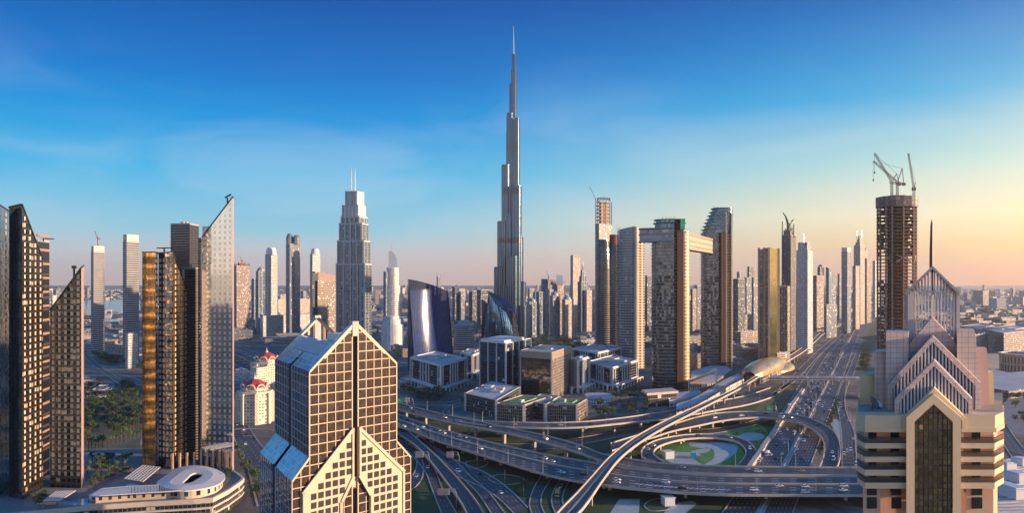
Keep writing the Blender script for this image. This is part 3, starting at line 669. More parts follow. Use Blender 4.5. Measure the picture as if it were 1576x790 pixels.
    for sgn in (-1, 1):
        t0, t1 = mid + sgn * slot, mid + sgn * (mid + 4.6)
        b.beam(w(t0, pz(t0) - .6, dd + .2), w(t1, pz(t1) - .6, dd + .2), 1.7, .7, 0, nrm); b.beam(w(t1 - sgn * .6, 0, dd + .2), w(t1 - sgn * .6, ze, dd + .2), 1.3, .7, 0, nrm)
        b.beam(w(t0 + sgn * .4, oz1, dd + .25), w(t0 + sgn * .4, zp, dd + .25), 1.1, .8, 0, nrm)
        b.beam(w(mid + sgn * slot, oz1 + .8, dd + .3), w(mid + sgn * op, oz0 + .8, dd + .3), 1.6, .8, 0, nrm); b.beam(w(mid + sgn * (op + .6), 0, dd + .3), w(mid + sgn * (op + .6), oz0 + .6, dd + .3), 1.4, .8, 0, nrm)
    b.build('chevron_panel', frame, root)
    wg = mirror('window_glass', (.10, .09, .09), .06, .5, .03, .3)
    quads = []; ee = Vector((*e, 0)); nn = Vector((*n, 0)); up = Vector((0, 0, 1))
    z = 22.0
    while z < 90:
        for sgn in (-1, 1):
            for k in range(7):
                u = 4.6 + k * 4.3; t = mid + sgn * u
                if z + 3.4 > pz(t + sgn * 1.6) or u > mid + 2.4: continue
                if u - 1.6 < op + 1.6 and z - 1.6 < oz(min(t + 2, t)) + 4: continue
                quads.append((w(t, z, dd + .06), ee * 1.6, up * 1.6, nn))
        z += 4.6
    winparts(root, quads, [wg], 'window', 100, .1)
    b = MB()   # the dark arch behind the chevron opening
    b.face([w(mid - op, 0, -4), w(mid + op, 0, -4), w(mid + op, oz1, -4), w(mid - op, oz1, -4)], 0, [(0, 0), (2 * op, 0), (2 * op, oz1), (0, oz1)]); b.build('arch_glazing', facade('arch_glz', (.05, .03, .02), (.008, .008, .009), 2.2, 2.4, .74, .78, .02, .08, 0), root)
    b = MB(); ra, zc = 7.7, 45.5; ap = [(mid + ra * math.cos(math.pi * k / 16), zc + 12.5 * math.sin(math.pi * k / 16)) for k in range(17)]
    for (t0, za), (t1, zb_) in zip(ap, ap[1:]):
        b.face([w(t0, za, -.6), w(t0, oz(t0), -.6), w(t1, oz(t1), -.6), w(t1, zb_, -.6)]); b.face([w(t0, za, -.6), w(t1, zb_, -.6), w(t1, zb_, -4), w(t0, za, -4)])
    for sg in (-1, 1):
        t0, t1 = mid + sg * ra, mid + sg * op; b.face([w(t0, 0, -.6), w(t1, 0, -.6), w(t1, oz(t1), -.6), w(t0, oz(t0), -.6)])
    b.build('arch_surround', frame, root)
    b = MB(); b.tube([w(t, z_, -.4) for t, z_ in [(mid + ra, 0)] + ap + [(mid - ra, 0)]], .5, 6); b.build('arch_rib', plain('bronze', (.13, .08, .05), .4, .2, metallic=.5), root)
    # left flank
    b = MB(); b.face([w(0, 0, 0, D), w(0, 0), w(0, zE), w(0, zE, 0, D)], 0, [(0, 0), (D, 0), (D, zE), (0, zE)])
    Q0, Q1 = .0, D
    b.face([w(-EX, 0, 0, D), w(-EX, 0), w(-EX, zLo), w(-EX, zLo, 0, D)], 0, [(0, 0), (D, 0), (D, zLo), (0, zLo)])
    b.face([w(W, 0), w(W, 0, 0, D), w(W, zE, 0, D), w(W, zE)], 0, [(0, 0), (D, 0), (D, zE), (0, zE)]); b.face([w(W + EX, 0), w(W + EX, 0, 0, D), w(W + EX, zLo, 0, D), w(W + EX, zLo)], 0, [(0, 0), (D, 0), (D, zLo), (0, zLo)])
    b.face([w(W + EX, 0, 0, D), w(-EX, 0, 0, D), w(-EX, zLo, 0, D), w(0, zSh, 0, D), w(0, zE, 0, D), w(W, zE, 0, D), w(W, zSh, 0, D), w(W + EX, zLo, 0, D)], 0)
    b.build('flank_glazing', glass2, root)
    b = MB(); sn = (-n.x, -n.y, 0)
    def flank(t, z0, z1):
        N_ = 13
        for k in range(N_ + 1):
            q = D * k / N_; b.beam(w(t - .1, z0, 0, q), w(t - .1, z1, 0, q), .42 if abs(k - 6.5) > 1 else 1.1, .4, 0, (-e.x, -e.y, 0))
        z = z0 + 2
        while z < z1: b.beam(w(t - .1, z, 0, 0), w(t - .1, z, 0, D), .42, .4, 0, (-e.x, -e.y, 0)); z += 5.15
    flank(0, zSh - 2, zE); flank(-EX, 0, zLo); b.build('flank_grid', sidefr, root)
    b = MB()
    for z0, z1, t in ((zSh - 1, zE + 1, 0), (0, zLo + 1, -EX)): b.beam(w(t - .25, z0, 0, D * .5), w(t - .25, z1, 0, D * .5), 2.6, .7, 0, (-e.x, -e.y, 0))
    b.build('flank_groove_strip', black, root)  # black strip laid on the flank, the groove's shade put into its colour
    # roofs: pale glazed slopes, louvred panel, open plant well between the gables
    b = MB(); kk = .56
    def sl_(f, q): return w(f * mid, zE + (zA - zE) * f + .15, 0, q)
    def slr(f, q): return w(W - f * mid, zE + (zA - zE) * f + .15, 0, q)
    def fa(fn, f0, f1, q0, q1, m=0):
        ln = math.hypot(mid, zA - zE); b.face([fn(f0, q0), fn(f0, q1), fn(f1, q1), fn(f1, q0)], m, [(q0, f0 * ln), (q1, f0 * ln), (q1, f1 * ln), (q0, f1 * ln)])
    fa(sl_, 0, .28, 0, D * .48); fa(sl_, 0, .28, D * .52, D); fa(sl_, .28, kk, 0, D * .14); fa(sl_, .28, kk, D * .86, D); fa(sl_, kk, .97, 0, D * .07); fa(sl_, kk, .97, D * .93, D)
    b.build('glazed_slope', roofg, root); b = MB(); fa(slr, 0, .28, 0, D); fa(slr, .28, .97, 0, D * .07); fa(slr, .28, .97, D * .93, D)
    b.build('glazed_slope', roofg, root); b = MB(); b.face([w(-EX, zLo + .1, 0, 0), w(-EX, zLo + .1, 0, D * .47), w(0, zSh + .1, 0, D * .47), w(0, zSh + .1, 0, 0)], 0, [(0, 0), (D * .47, 0), (D * .47, 15), (0, 15)])
    b.build('glazed_shoulder', roofg, root); b = MB(); b.face([w(-EX, zLo + .1, 0, D * .53), w(-EX, zLo + .1, 0, D), w(0, zSh + .1, 0, D), w(0, zSh + .1, 0, D * .53)], 0, [(0, 0), (D * .47, 0), (D * .47, 15), (0, 15)])
    b.build('glazed_shoulder', roofg, root); b = MB(); b.face([w(W + EX, zLo + .1), w(W, zSh + .1), w(W, zSh + .1, 0, D), w(W + EX, zLo + .1, 0, D)], 0)
    b.build('glazed_shoulder', roofg, root)
    b = MB()
    for k in range(26):
        q = D * (.14 + .72 * (k + .5) / 26); b.beam(sl_(.29, q), sl_(kk, q), .75, .5)
    b.face([sl_(.28, D * .14) - Vector((0, 0, .4)), sl_(.28, D * .86) - Vector((0, 0, .4)), sl_(kk, D * .86) - Vector((0, 0, .4)), sl_(kk, D * .14) - Vector((0, 0, .4))], 1)
    b.build('louvre_panel', [plain('louvre', (.52, .56, .58), .45, .1), grey_roof], root)
    b = MB(); zf = zE + (zA - zE) * .42
    b.face([w(W * .2, zf, 0, 2), w(W * .8, zf, 0, 2), w(W * .8, zf, 0, D - 2), w(W * .2, zf, 0, D - 2)]); b.build('well_floor', offwhite, root)
    b = MB(); p = w(W * .55, zf, 0, D * .38); b.box((p.x, p.y, zf), 12, 14, 6.5, math.atan2(e.y, e.x)); b.build('plant_box', white, root)
    for q0 in (.6, D - 2.2):
        b = MB()
        for a0, a1 in ((.3 * mid, mid - slot), (mid + slot, W - .3 * mid)):
            if q0 > 5:
                for t in (a0 + 3, a1): b.beam(w(t, zf, 0, q0), w(t, gz(t) - .4, 0, q0), 1.3, 1.3)
            else: b.face([w(a0, zE + 4, 0, q0), w(a1, zE + 4, 0, q0), w(a1, gz(a1) - .6, 0, q0), w(a0, gz(a0) - .6, 0, q0)])
            b.beam(w(a0, gz(a0) - .8, 0, q0), w(a1, gz(a1) - .8, 0, q0), 1.4, 2.2, 0, nrm)
        b.build('gable_frame', frame, root)
    b = MB(); b.beam(w(mid, zf, 0, D - 1.6), w(mid, zA + .8, 0, D - 1.6), 4.2, 2.6, 0, nrm); b.build('slot_cap', plain('cap_grey', (.42, .36, .33), .6), root)
gabled_tower()

# ------------------------------------------------------------------ pointed apartment tower, near right
def pointed_tower():
    Yf = 150.0; S = Yf / F
    root = thing('pointed_apartment_tower', 'cream and salmon apartment tower with stacked pointed gables, glass lantern and mast', 'tower', (X(1432, Yf), Yf, 0))
    def q(px, py, d=0.0, e=0.0): return P(px, py, Yf + d) + Vector((.537, 1, 0)) * e
    cream = plain('cream_render', (.66, .49, .30), .75, .07, .08, scale2=.6); salmon = plain('salmon_render', (.74, .40, .25), .75, .08, .1); pink = plain('pink_tile', (.46, .37, .35), .6, .08, .2)
    def tile_mat():
        m, nt, b, out = nodes('pink_tiles'); u, v = uvsep(nt)
        j = math_(nt, 'MAXIMUM', math_(nt, 'LESS_THAN', math_(nt, 'FRACT', math_(nt, 'DIVIDE', u, 1.25)), .07), math_(nt, 'LESS_THAN', math_(nt, 'FRACT', math_(nt, 'DIVIDE', v, 1.0)), .08))
        c = mixc(nt, 1.0, (.60, .45, .39, 1), rng(nt, noise(nt, .35, 4), .3, .7, .85, 1.12), 'MULTIPLY')
        nt.links.new(mixc(nt, j, c, (.25, .2, .19, 1)), b.inputs['Base Color']); b.inputs['Roughness'].default_value = .5
        return m
    tiles = tile_mat()
    dgl = mirror('gold_reflection_glass', (.30, .24, .12), .04, .85, .20, .25, (.92, 1.12), (.01, .01, .01), .03)  # gold reflections put into the tint of dark glass
    zp0, zp1 = Z(665, Yf), Z(640, Yf)                        # parapet band
    # main shaft below the parapet, chamfered front corners, flanks running back to the line of sight
    xl, xr = X(1336, Yf + 3.2), X(1529, Yf + 3.2); fpb = [Vector((xl, Yf + 3.2)), Vector((xr, Yf + 3.2)), Vector((X(1535, Yf + 8), Yf + 8)), Vector((X(1535, Yf + 34), Yf + 34)), Vector((X(1330, Yf + 34), Yf + 34)), Vector((X(1330, Yf + 8), Yf + 8))]
    b = MB(); b.prism(fpb, 0, zp0, 0); b.build('shaft', salmon, root)
    # bands (slab edges) and balconies; rows in photo lines
    outl = lambda d=0: [Vector((X(1331, Yf), Yf + d)), Vector((X(1531, Yf), Yf + d)), Vector((X(1545, Yf + 4.2), Yf + 4.2)), Vector((X(1545, Yf + 12), Yf + 12)), Vector((X(1319, Yf + 12), Yf + 12)), Vector((X(1319, Yf + 4.2), Yf + 4.2))]
    rows = [(683, 691), (704, 712), (724, 733), (744, 753)]
    for y0, y1 in rows:
        b = MB(); b.prism(outl(), Z(y1, Yf), Z(y0, Yf), 0, None, True); b.build('balcony_band', cream, root)
    rail, nt, bs, out = nodes('rail_glass'); bs.inputs['Base Color'].default_value = (.05, .05, .055, 1); bs.inputs['Roughness'].default_value = .2
    tr = nt.nodes.new('ShaderNodeBsdfTransparent'); ms = nt.nodes.new('ShaderNodeMixShader'); ms.inputs[0].default_value = .6; nt.links.new(tr.outputs[0], ms.inputs[1]); nt.links.new(bs.outputs[0], ms.inputs[2]); nt.links.new(ms.outputs[0], out.inputs['Surface'])
    for k, (top, bot) in enumerate([(665, 683), (691, 704), (712, 724), (733, 744), (753, 765)]):
        zb = Z(bot, Yf)
        if k < 4:
            for a, c in ((1331, 1400), (1473, 1531)):
                b = MB(); p0, p1 = Vector((X(a, Yf), Yf + .15, zb)), Vector((X(c, Yf), Yf + .15, zb)); h = Vector((0, 0, 1.05))
                b.face([p0, p1, p1 + h, p0 + h]); b.beam(p0 + h, p1 + h, .12)
                e0 = Vector((X(1319.5 if a < 1400 else 1544.5, Yf + 4.1), Yf + 4.1, zb)); e1 = p0 if a < 1400 else p1
                b.face([e0, e1, e1 + h, e0 + h]); b.beam(e0 + h, e1 + h, .12); b.build('balcony_rail', rail, root)
        wq = []
        for c_, wd in ((1354, 13), (1389, 13), (1486, 11), (1521 - 4, 13)):
            z0, z1 = zb + .15, Z(top, Yf) - .35
            wq.append((Vector((X(c_, Yf), Yf + 3.1, (z0 + z1) / 2)), Vector((wd * S / 2, 0, 0)), Vector((0, 0, (z1 - z0) / 2)), Vector((0, -1, 0))))
        winparts(root, wq, [mirror('flat_glass', (.05, .05, .055), .06, .45, .03, .4)], 'window', 100, .08)
    for y in (771, 792):
        wq = [(Vector((X(c_, Yf), Yf + 2.2, Z(y - 12, Yf))), Vector((wd * S / 2, 0, 0)), Vector((0, 0, 1.1)), Vector((0, -1, 0))) for c_, wd in ((1350, 15), (1388, 15), (1475, 14), (1514, 16))]
        winparts(root, wq, [mirror('flat_glass', (.05, .05, .055), .06, .45, .03, .4)], 'window', 100, .1)
    b = MB()
    for a, c in ((1337, 1364), (1498, 1531)): b.face([(X(a, Yf), Yf + 2.4, 0), (X(c, Yf), Yf + 2.4, 0), (X(c, Yf), Yf + 2.4, Z(753, Yf)), (X(a, Yf), Yf + 2.4, Z(753, Yf))])
    b.build('lower_bay', plain('salmon_light', (.62, .40, .27), .75, .08, .1), root)
    b = MB()   # parapet band with its set-back face
    b.prism(outl(-.1), zp0, zp1, 0); b.prism(shrink(outl(-.35), 1.01), zp0 - .05, zp0 + .7, 0, None, True)
    b.build('parapet', cream, root)
    b = MB(); b.prism(shrink(outl(.6), .985), zp1 - .2, zp1 - .1, 0); b.face([(X(1321, Yf + 4), Yf + 4, zp1 + .03), (X(1543, Yf + 4), Yf + 4, zp1 + .03), (X(1543, Yf + 30), Yf + 30, zp1 + .03), (X(1321, Yf + 30), Yf + 30, zp1 + .03)]); b.build('terrace', plain('terrace_white', (.30, .26, .22), .85, .2, .2), root)
    # central bay: glass with pointed head in a cream surround
    b = MB(); g = [(1407, 800), (1466, 800), (1466, 652), (1437, 624), (1407, 652)]
    b.face([q(x, y, -.9) for x, y in g], 0, [(x * S, -y * S) for x, y in g]); b.build('central_glazing', dgl, root)
    b = MB()
    for k in range(1, 8):
        x = 1407 + 59 * k / 8; yt = 626 + abs(x - 1437) * .95; b.beam(q(x, 800, -.95), q(x, yt, -.95), .09, .16, 0, (0, -1, 0))
    for y in range(636, 800, 9):
        hw = min(29.5, (y - 624) * 1.04); b.beam(q(1437 - hw, y, -.95), q(1437 + hw, y, -.95), .10 if (y - 636) % 27 else .3, .16, 0, (0, -1, 0))
    b.build('mullions', dark, root)
    def chevron(name, apex, lft, rgt, th, d0, depth, mat, foot, uvm=False):
        """inverted V frame with legs down to foot"""
        b = MB(); (ax, ay), (lx, ly), (rx, ry) = apex, lft, rgt; k = th * 1.25
        outer = [(lx, foot), (lx, ly), (ax, ay), (rx, ry), (rx, foot)]; inner = [(lx + th, foot), (lx + th, ly + k * .45), (ax, ay + k), (rx - th, ry + k * .45), (rx - th, foot)]
        for i in range(4):
            o0, o1, i0, i1 = outer[i], outer[i + 1], inner[i], inner[i + 1]
            uvs = [(p[0] * S, -p[1] * S) for p in (o0, o1, i1, i0)]
            b.face([q(*o0, d0), q(*o1, d0), q(*i1, d0), q(*i0, d0)], 0, uvs)
            b.face([q(*o0, d0), q(*o1, d0), q(*o1, d0, depth), q(*o0, d0, depth)], 0, [(0, 0), (8, 0), (8, depth), (0, depth)])
            b.face([q(*i0, d0), q(*i1, d0), q(*i1, d0, min(depth, 1.2)), q(*i0, d0, min(depth, 1.2))], 0)
        return b.build(name, mat, root)
    chevron('surround', (1437, 607), (1395, 643), (1479, 643), 12.5, -1.3, 2.6, cream, 800)
    chevron('front_gable', (1438, 598), (1389, 645), (1487, 645), 6, -.5, 3, cream, 666)
    b = MB(); b.face([q(x, y, -.2) for x, y in ((1391, 666), (1485, 666), (1485, 646), (1438, 602), (1391, 646))]); b.build('gable_wall', cream, root)
    # louvred gables stepping back and up
    slat_m = plain('slat_white', (.66, .63, .62), .5, .06); gap_m = mirror('louvre_gap', (.06, .06, .07), .15, .3, .02)
    def louvre(apex, lft, rgt, th, d0, foot, step=5.3):
        chevron('gable_frame', apex, lft, rgt, th, d0, 4.0, tiles, foot)
        (ax, ay), (lx, ly), (rx, ry) = apex, lft, rgt
        b = MB(); pts = [(lx + th, foot), (rx - th, foot), (rx - th, ry + 3), (ax, ay + th), (lx + th, ly + 3)]
        b.face([q(x, y, d0 + .75) for x, y in pts]); b.build('louvre_backing', gap_m, root)
        b = MB(); x = lx + th + 2
        while x < rx - th:
            yt = ay + th + abs(x - ax) / ((rx - lx) / 2) * (ly - ay)
            b.beam(q(x, foot, d0 + .45), q(x, yt, d0 + .45), step * S * .38, .35, 0, (0, -1, 0)); x += step
        b.beam(q(lx + th, ly + 23, d0 + .5), q(rx - th, ly + 23, d0 + .5), .16, .2, 0, (0, -1, 0))
        b.build('louvre_slats', slat_m, root)
    louvre((1438, 555), (1377, 616), (1497, 616), 7, 2.0, 652)
    louvre((1435.5, 517), (1366, 594), (1509, 590), 8, 7.0, 652)
    # tile faced gable with sloping shoulders
    b = MB(); pts = [(1396, 652), (1476, 652), (1476, 534), (1435, 489), (1396, 534)]
    b.face([q(x, y, 11.5) for x, y in pts], 0, [(x * S, -y * S) for x, y in pts])
    for a, c in ((pts[2], pts[3]), (pts[3], pts[4])): b.face([q(*a, 11.5), q(*c, 11.5), q(*c, 11.5, 8), q(*a, 11.5, 8)], 0, [(0, 0), (5, 0), (5, 9), (0, 9)])
    b.build('tile_gable', tiles, root)
    # slabs either side
    def slab(pts, d0, d1, mat):
        b = MB(); n_ = len(pts); fr = [q(x, y, d0) for x, y in pts]; bk = [q(x, y, d0, d1 - d0) for x, y in pts]
        b.face(fr, 0, [(x * S, -y * S) for x, y in pts])
        for i in range(n_):
            j = (i + 1) % n_; L = (fr[j] - fr[i]).length; b.face([fr[i], bk[i], bk[j], fr[j]], 0, [(0, 0), (d1 - d0, 0), (d1 - d0, L), (0, L)])
        return b.build('side_slab', mat, root)
    olive = plain('olive_render', (.56, .47, .25), .75, .08, .1)
    slab([(1363, 652), (1398, 652), (1398, 511), (1364, 511)], 9.0, 16, tiles); slab([(1346, 652), (1366, 652), (1366, 541.5), (1346, 541.5)], 11, 17, tiles); slab([(1323, 640), (1347, 640), (1347, 578), (1323.5, 578)], 13, 19, olive)
    slab([(1473, 652), (1511, 652), (1509, 588), (1500, 509), (1473, 509)], 9.0, 16, tiles); slab([(1505, 652), (1525, 652), (1519, 538), (1503, 538)], 11, 17, plain('coral_tile', (.55, .34, .28), .6, .08, .2)); slab([(1520, 640), (1531, 640), (1529, 574), (1520, 574)], 13, 19, olive)
    # glass lantern: pale posts, glazing bars, clear panes and gabled roof
    d0, d1 = 13.0, 22.0; posts = plain('post_tile', (.42, .36, .35), .55, .1)
    b = MB()
    for x0, x1 in ((1395, 1405), (1470, 1475.5)):
        for ee_ in (0, d1 - d0 - 1): b.beam(q((x0 + x1) / 2, 600, d0 + .5, ee_), q((x0 + x1) / 2, 447, d0 + .5, ee_), (x1 - x0) * S, 1.0, 0, (0, -1, 0))
    b.build('lantern_post', posts, root)
    gm, nt, bs, out = nodes('lantern_pane'); bs.inputs['Base Color'].default_value = (.9, .92, .95, 1); bs.inputs['Roughness'].default_value = .03
    tr = nt.nodes.new('ShaderNodeBsdfTransparent'); tr.inputs[0].default_value = (.94, .92, .90, 1); gl = nt.nodes.new('ShaderNodeBsdfGlossy'); gl.inputs['Roughness'].default_value = .04
    fr = nt.nodes.new('ShaderNodeFresnel'); fr.inputs[0].default_value = 1.22; ms = nt.nodes.new('ShaderNodeMixShader'); nt.links.new(fr.outputs[0], ms.inputs[0]); nt.links.new(tr.outputs[0], ms.inputs[1]); nt.links.new(gl.outputs[0], ms.inputs[2]); nt.links.new(ms.outputs[0], out.inputs['Surface'])
    lan = [(1404, 600), (1471, 600), (1471, 448), (1435, 412), (1404, 448)]
    for d, e_ in ((d0 + .5, 0), (d0 + .5, d1 - d0 - 1)):
        b = MB(); b.face([q(x, y, d, e_) for x, y in lan]); b.build('lantern_glass', gm, root)
        b = MB(); x = 1408.5
        while x < 1471:
            yt = 414 + abs(x - 1435.5) * 1.0; b.beam(q(x, 600, d - .1, e_), q(x, yt, d - .1, e_), .17, .2, 0, (0, -1, 0)); x += 5.0
        for y in (452, 482, 484.5, 449.5): b.beam(q(1404, y, d - .12, e_), q(1471, y, d - .12, e_), .11, .2, 0, (0, -1, 0))
        b.build('glazing_bars', slat_m, root)
    b = MB()
    for s0, s1 in (((1393, 450), (1435, 409)), ((1435, 409), (1477, 450))):
        b.face([q(*s0, d0 - .5), q(*s1, d0 - .5), q(*s1, d0, d1 - d0), q(*s0, d0, d1 - d0)]); a, c = q(*s0, d0 - .5), q(*s1, d0 - .5); dz = Vector((0, 0, -.7))
        b.face([a, c, c + dz, a + dz]); a, c = q(*s0, d0, d1 - d0), q(*s1, d0, d1 - d0); b.face([a, c, c + dz, a + dz])
        for k in range(9):
            f = (k + .5) / 9; p = q(s0[0] + (s1[0] - s0[0]) * f, s0[1] + (s1[1] - s0[1]) * f + 1, d0 - .2); b.beam(p, p - Vector((0, 0, .9 + .9 * (1 - abs(2 * f - 1)))), .14, .2)
    b.build('lantern_roof', plain('slate_roof', (.22, .23, .26), .4, .15), root)
    b = MB(); b.tube([q(1433.5, 412, 17), q(1433.5, 385, 17), q(1434, 346, 17), q(1434, 338, 17)], [.42, .36, .26, .04], 8); b.build('mast', plain('mast_brown', (.12, .07, .05), .5), root)
    b = MB(); b.tube([q(1434.5, 600, 17.5), q(1434.5, 412, 17.5)], .22, 6); b.build('king_post', dark, root)
pointed_tower()
for k, (px_, d_, r_) in enumerate(((1343, 5, 1.25), (1352, 6.5, .8), (1347.5, 9, .7))):
    p = Vector((X(px_, 150 + d_), 150 + d_, Z(640, 150) + .03)); root = thing('satellite_dish', ('largest dark satellite dish on the tower terrace', 'white satellite dish right of the large dark one on the terrace', 'small satellite dish behind the other two on the terrace')[k], 'satellite dish', p)
    b = MB(); b.tube([p, p + Vector((0, 0, r_ * 1.1))], .09, 6); b.tube([p + Vector((-.5, 0, 0)), p + Vector((0, 0, r_ * .8))], .05, 5); b.tube([p + Vector((.4, -.3, 0)), p + Vector((0, 0, r_ * .8))], .05, 5); b.build('stand', dark, root)
    b = MB(); c = p + Vector((0, 0, r_ * 1.3)); ax = Vector((.5, -.6, .6)).normalized(); ux = ax.cross(Vector((0, 0, 1))).normalized(); uy = ux.cross(ax)
    for i in range(4):
        for j in range(14):
            def rp(i, j):
                rr_ = r_ * i / 4; t = 2 * math.pi * j / 14; return c + ux * rr_ * math.cos(t) + uy * rr_ * math.sin(t) + ax * (rr_ ** 2 / r_ * .35)
            b.face([rp(i, j), rp(i + 1, j), rp(i + 1, j + 1), rp(i, j + 1)] if i else [rp(0, 0), rp(1, j), rp(1, j + 1)])
    b.build('reflector', plain('dish_dark', (.1, .1, .11), .5) if k == 0 else white, root)

# ------------------------------------------------------------------ dark window-gridded towers on the left and their podium
blind_m = plain('blind_cream', (.62, .50, .36), .35, .55, .22, scale2=.9)
def win_face(p0, p1, z0, ztop0, ztop1, cols, pitch, ww, wh, margin=2.0, out=None):
    """window rectangles over a face from p0 to p1 whose top slopes from ztop0 to ztop1"""
    p0, p1 = Vector((p0[0], p0[1], 0)), Vector((p1[0], p1[1], 0)); d = p1 - p0; L = d.length; d.normalize(); n = Vector((d.y, -d.x, 0)); qs = []
    for k in range(cols):
        t = (k + .5) / cols; zt = ztop0 + (ztop1 - ztop0) * t; z = z0 + pitch
        while z + wh < zt - margin:
            qs.append((p0 + d * L * t + Vector((0, 0, z)), d * ww, Vector((0, 0, wh)), n)); z += pitch
    return qs
DZ = 15.0
dg = dict(blind=.03)
tw_dark = facade('dark_grid_wall', (.024, .018, .016), (.04, .05, .06), 4.4, 4.6, .72, .62, .035, .06, .10, (.5, .42, .32), .75, .35)
tw_gold = mirror('dark_mirror', (.30, .27, .23), .08, .85, .05, .12, (2.2, 4.6), (.03, .025, .022), .09)
tw_teal = mirror('teal_reflection_mirror', (.13, .20, .24), .05, .85, .02, .12, (4.4, 4.6), (.02, .02, .022), .12)  # teal of the reflections put into the front glass tint
tw_wavy = mirror('wavy_mirror', (.34, .36, .38), .05, .95, .10, .07, (3.0, 4.6), (.04, .04, .04), .07)
brown = facade('brown_louvre_wall', (.060, .036, .030), (.03, .02, .018), 30, 2.3, .99, .5, .02, .25, 0, metal=.3)
def slant(name, label, xl, xc, xr, Yc, dl, dr, zt, mats, cols, wins=True, gp=None, ww=1.0, wh=1.35, wm=None):
    """zt = tops at near corner, right, back, left"""
    fp = fpc(xl, xc, xr, Yc, dl, dr); root = root_for(name, label, 'tower', fp, gp)
    for i, (nm, mt) in enumerate((('right_facade', mats[1]), ('rear_facade', tw_dark), ('rear_facade', tw_dark), ('front_facade', mats[0]))):
        a, c = fp[i], fp[(i + 1) % 4]; za, zc = zt[i], zt[(i + 1) % 4]; d = (c - a).length; b = MB()
        b.face([(*a, 0), (*c, 0), (*c, zc), (*a, za)], 0, [(0, 0), (d, 0), (d, zc), (0, za)]); b.build(nm, mt, root)
    b = MB(); b.face([(*p, z - .4) for p, z in zip(fp, zt)]); q = inset(fp, .8)
    for i in range(4):
        j = (i + 1) % 4; b.beam(Vector((*fp[i], zt[i])), Vector((*fp[j], zt[j])), .8, .8, 1)
    b.build('sloping_roof', [grey_roof, dark], root)
    if wins:
        qs = []
        if cols[0]: qs += win_face(fp[3], fp[0], DZ + 6, zt[3], zt[0], cols[0], 4.6, ww, wh)
        if cols[1]: qs += win_face(fp[0], fp[1], DZ + 6, zt[0], zt[1], cols[1], 4.6, ww, wh)
        winparts(root, qs, [wm or blind_m], 'window', 100, .12)
    return root, fp
Ya = 550.0
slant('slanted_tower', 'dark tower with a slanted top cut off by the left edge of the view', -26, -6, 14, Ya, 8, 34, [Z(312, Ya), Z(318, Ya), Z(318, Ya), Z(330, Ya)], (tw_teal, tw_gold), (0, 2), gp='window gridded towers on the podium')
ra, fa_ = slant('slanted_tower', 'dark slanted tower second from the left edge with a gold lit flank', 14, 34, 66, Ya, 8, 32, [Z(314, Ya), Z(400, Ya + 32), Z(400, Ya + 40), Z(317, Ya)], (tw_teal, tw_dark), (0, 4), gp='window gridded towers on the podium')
fp = fpc(56, 58, 76, 600, 10, 24); rc = tower('core_block', 'narrow dark block with gold lit balcony bands behind the left slanted tower', 'tower', fp, Z(372, 600), facade('core_wall', (.06, .04, .03), (.015, .012, .012), 60, 9.2, .995, .82, .0, .2, 0, wallrough=.5), plant=1)
b = MB()
for k in range(16):
    z = 40 + k * 11; b.beam((fp[0].x - .2, fp[0].y - .7, z), (fp[1].x - .2, fp[1].y - .7, z), 1.4, 1.6)
b.build('balcony_band', plain('gold_lit_band', (.55, .36, .2), .4, .1, metallic=.4), rc)  # gold light on the balcony bands put into their colour
b = MB(); b.beam((fp[0].x + 2, fp[0].y + 4, Z(372, 600)), (fp[0].x + 2, fp[0].y + 4, Z(367, 600)), .7); b.beam((fp[0].x + 2, fp[0].y + 4, Z(367, 600)), (fp[0].x + 10, fp[0].y + 4, Z(367.5, 600)), .8); b.build('cleaning_crane', dark, rc)
r3, f3 = slant('slanted_tower', 'lower dark tower whose slanted top rises to a point on the right', 77, 125, 129, 580, 4, 20, [Z(412, 580), Z(409, 600), Z(470, 600), Z(478, 580)], (tw_dark, plain('sunlit_pink_flank', (.42, .30, .27), .5, .1)), (5, 0), gp='window gridded towers on the podium', ww=1.05, wh=1.5)  # pink sunlight on the thin flank put into its colour
b = MB(); p = P(114, 430, 584); b.beam(p + Vector((0, 0, -14)), p + Vector((0, 0, 8)), 1.0); b.box(p + Vector((0, 0, 8)), 2.4, 2.4, 2.2); b.build('roof_crane', dark, r3)
Yc = 640.0
slant('slanted_tower', 'narrow gold lit glass strip tower left of the wavy mirrored one', 219, 239, 243, Yc, 6, 18, [Z(388, Yc)] * 2 + [Z(388, Yc)] * 2, (mirror('gold_lit_mirror', (.62, .46, .22), .12, .9, .015, .3, (2.2, 4.6), (.05, .035, .02), .1), tw_dark), (0, 0), False, gp='window gridded towers on the podium')  # gold light on this face put into the glass tint
r5, f5 = slant('slanted_tower', 'mirrored tower with rippling reflections and a gold lit slanted flank', 244, 266, 290, Yc, 6, 30, [Z(388, Yc), Z(452, Yc + 30), Z(452, Yc + 36), Z(389, Yc)], (tw_wavy, mirror('gold_lit_flank', (.56, .40, .19), .10, .85, .03, .12, (4.4, 4.6), (.05, .035, .02), .22)), (4, 3), gp='window gridded towers on the podium')  # warm sky mirrored by the flank put into its gold tint
b = MB(); p = Vector((X(246, Yc), Yc + 8, Z(389, Yc))); b.beam(p, p + Vector((0, 0, 4)), .9); b.beam(p + Vector((-6, 0, 4)), p + Vector((7, 0, 4.2)), .9); b.build('cleaning_crane', dark, r5)
fp = fpc(262.5, 292, 306, 690, 5, 22); rc2 = tower('dark_block', 'tall flat topped near black block behind the mirrored slanted towers', 'tower', fp, Z(346, 690), facade('black_louvre', (.025, .02, .02), (.012, .011, .013), 40, 2.3, .995, .6, .01, .2, 0, metal=.3), plant=3)
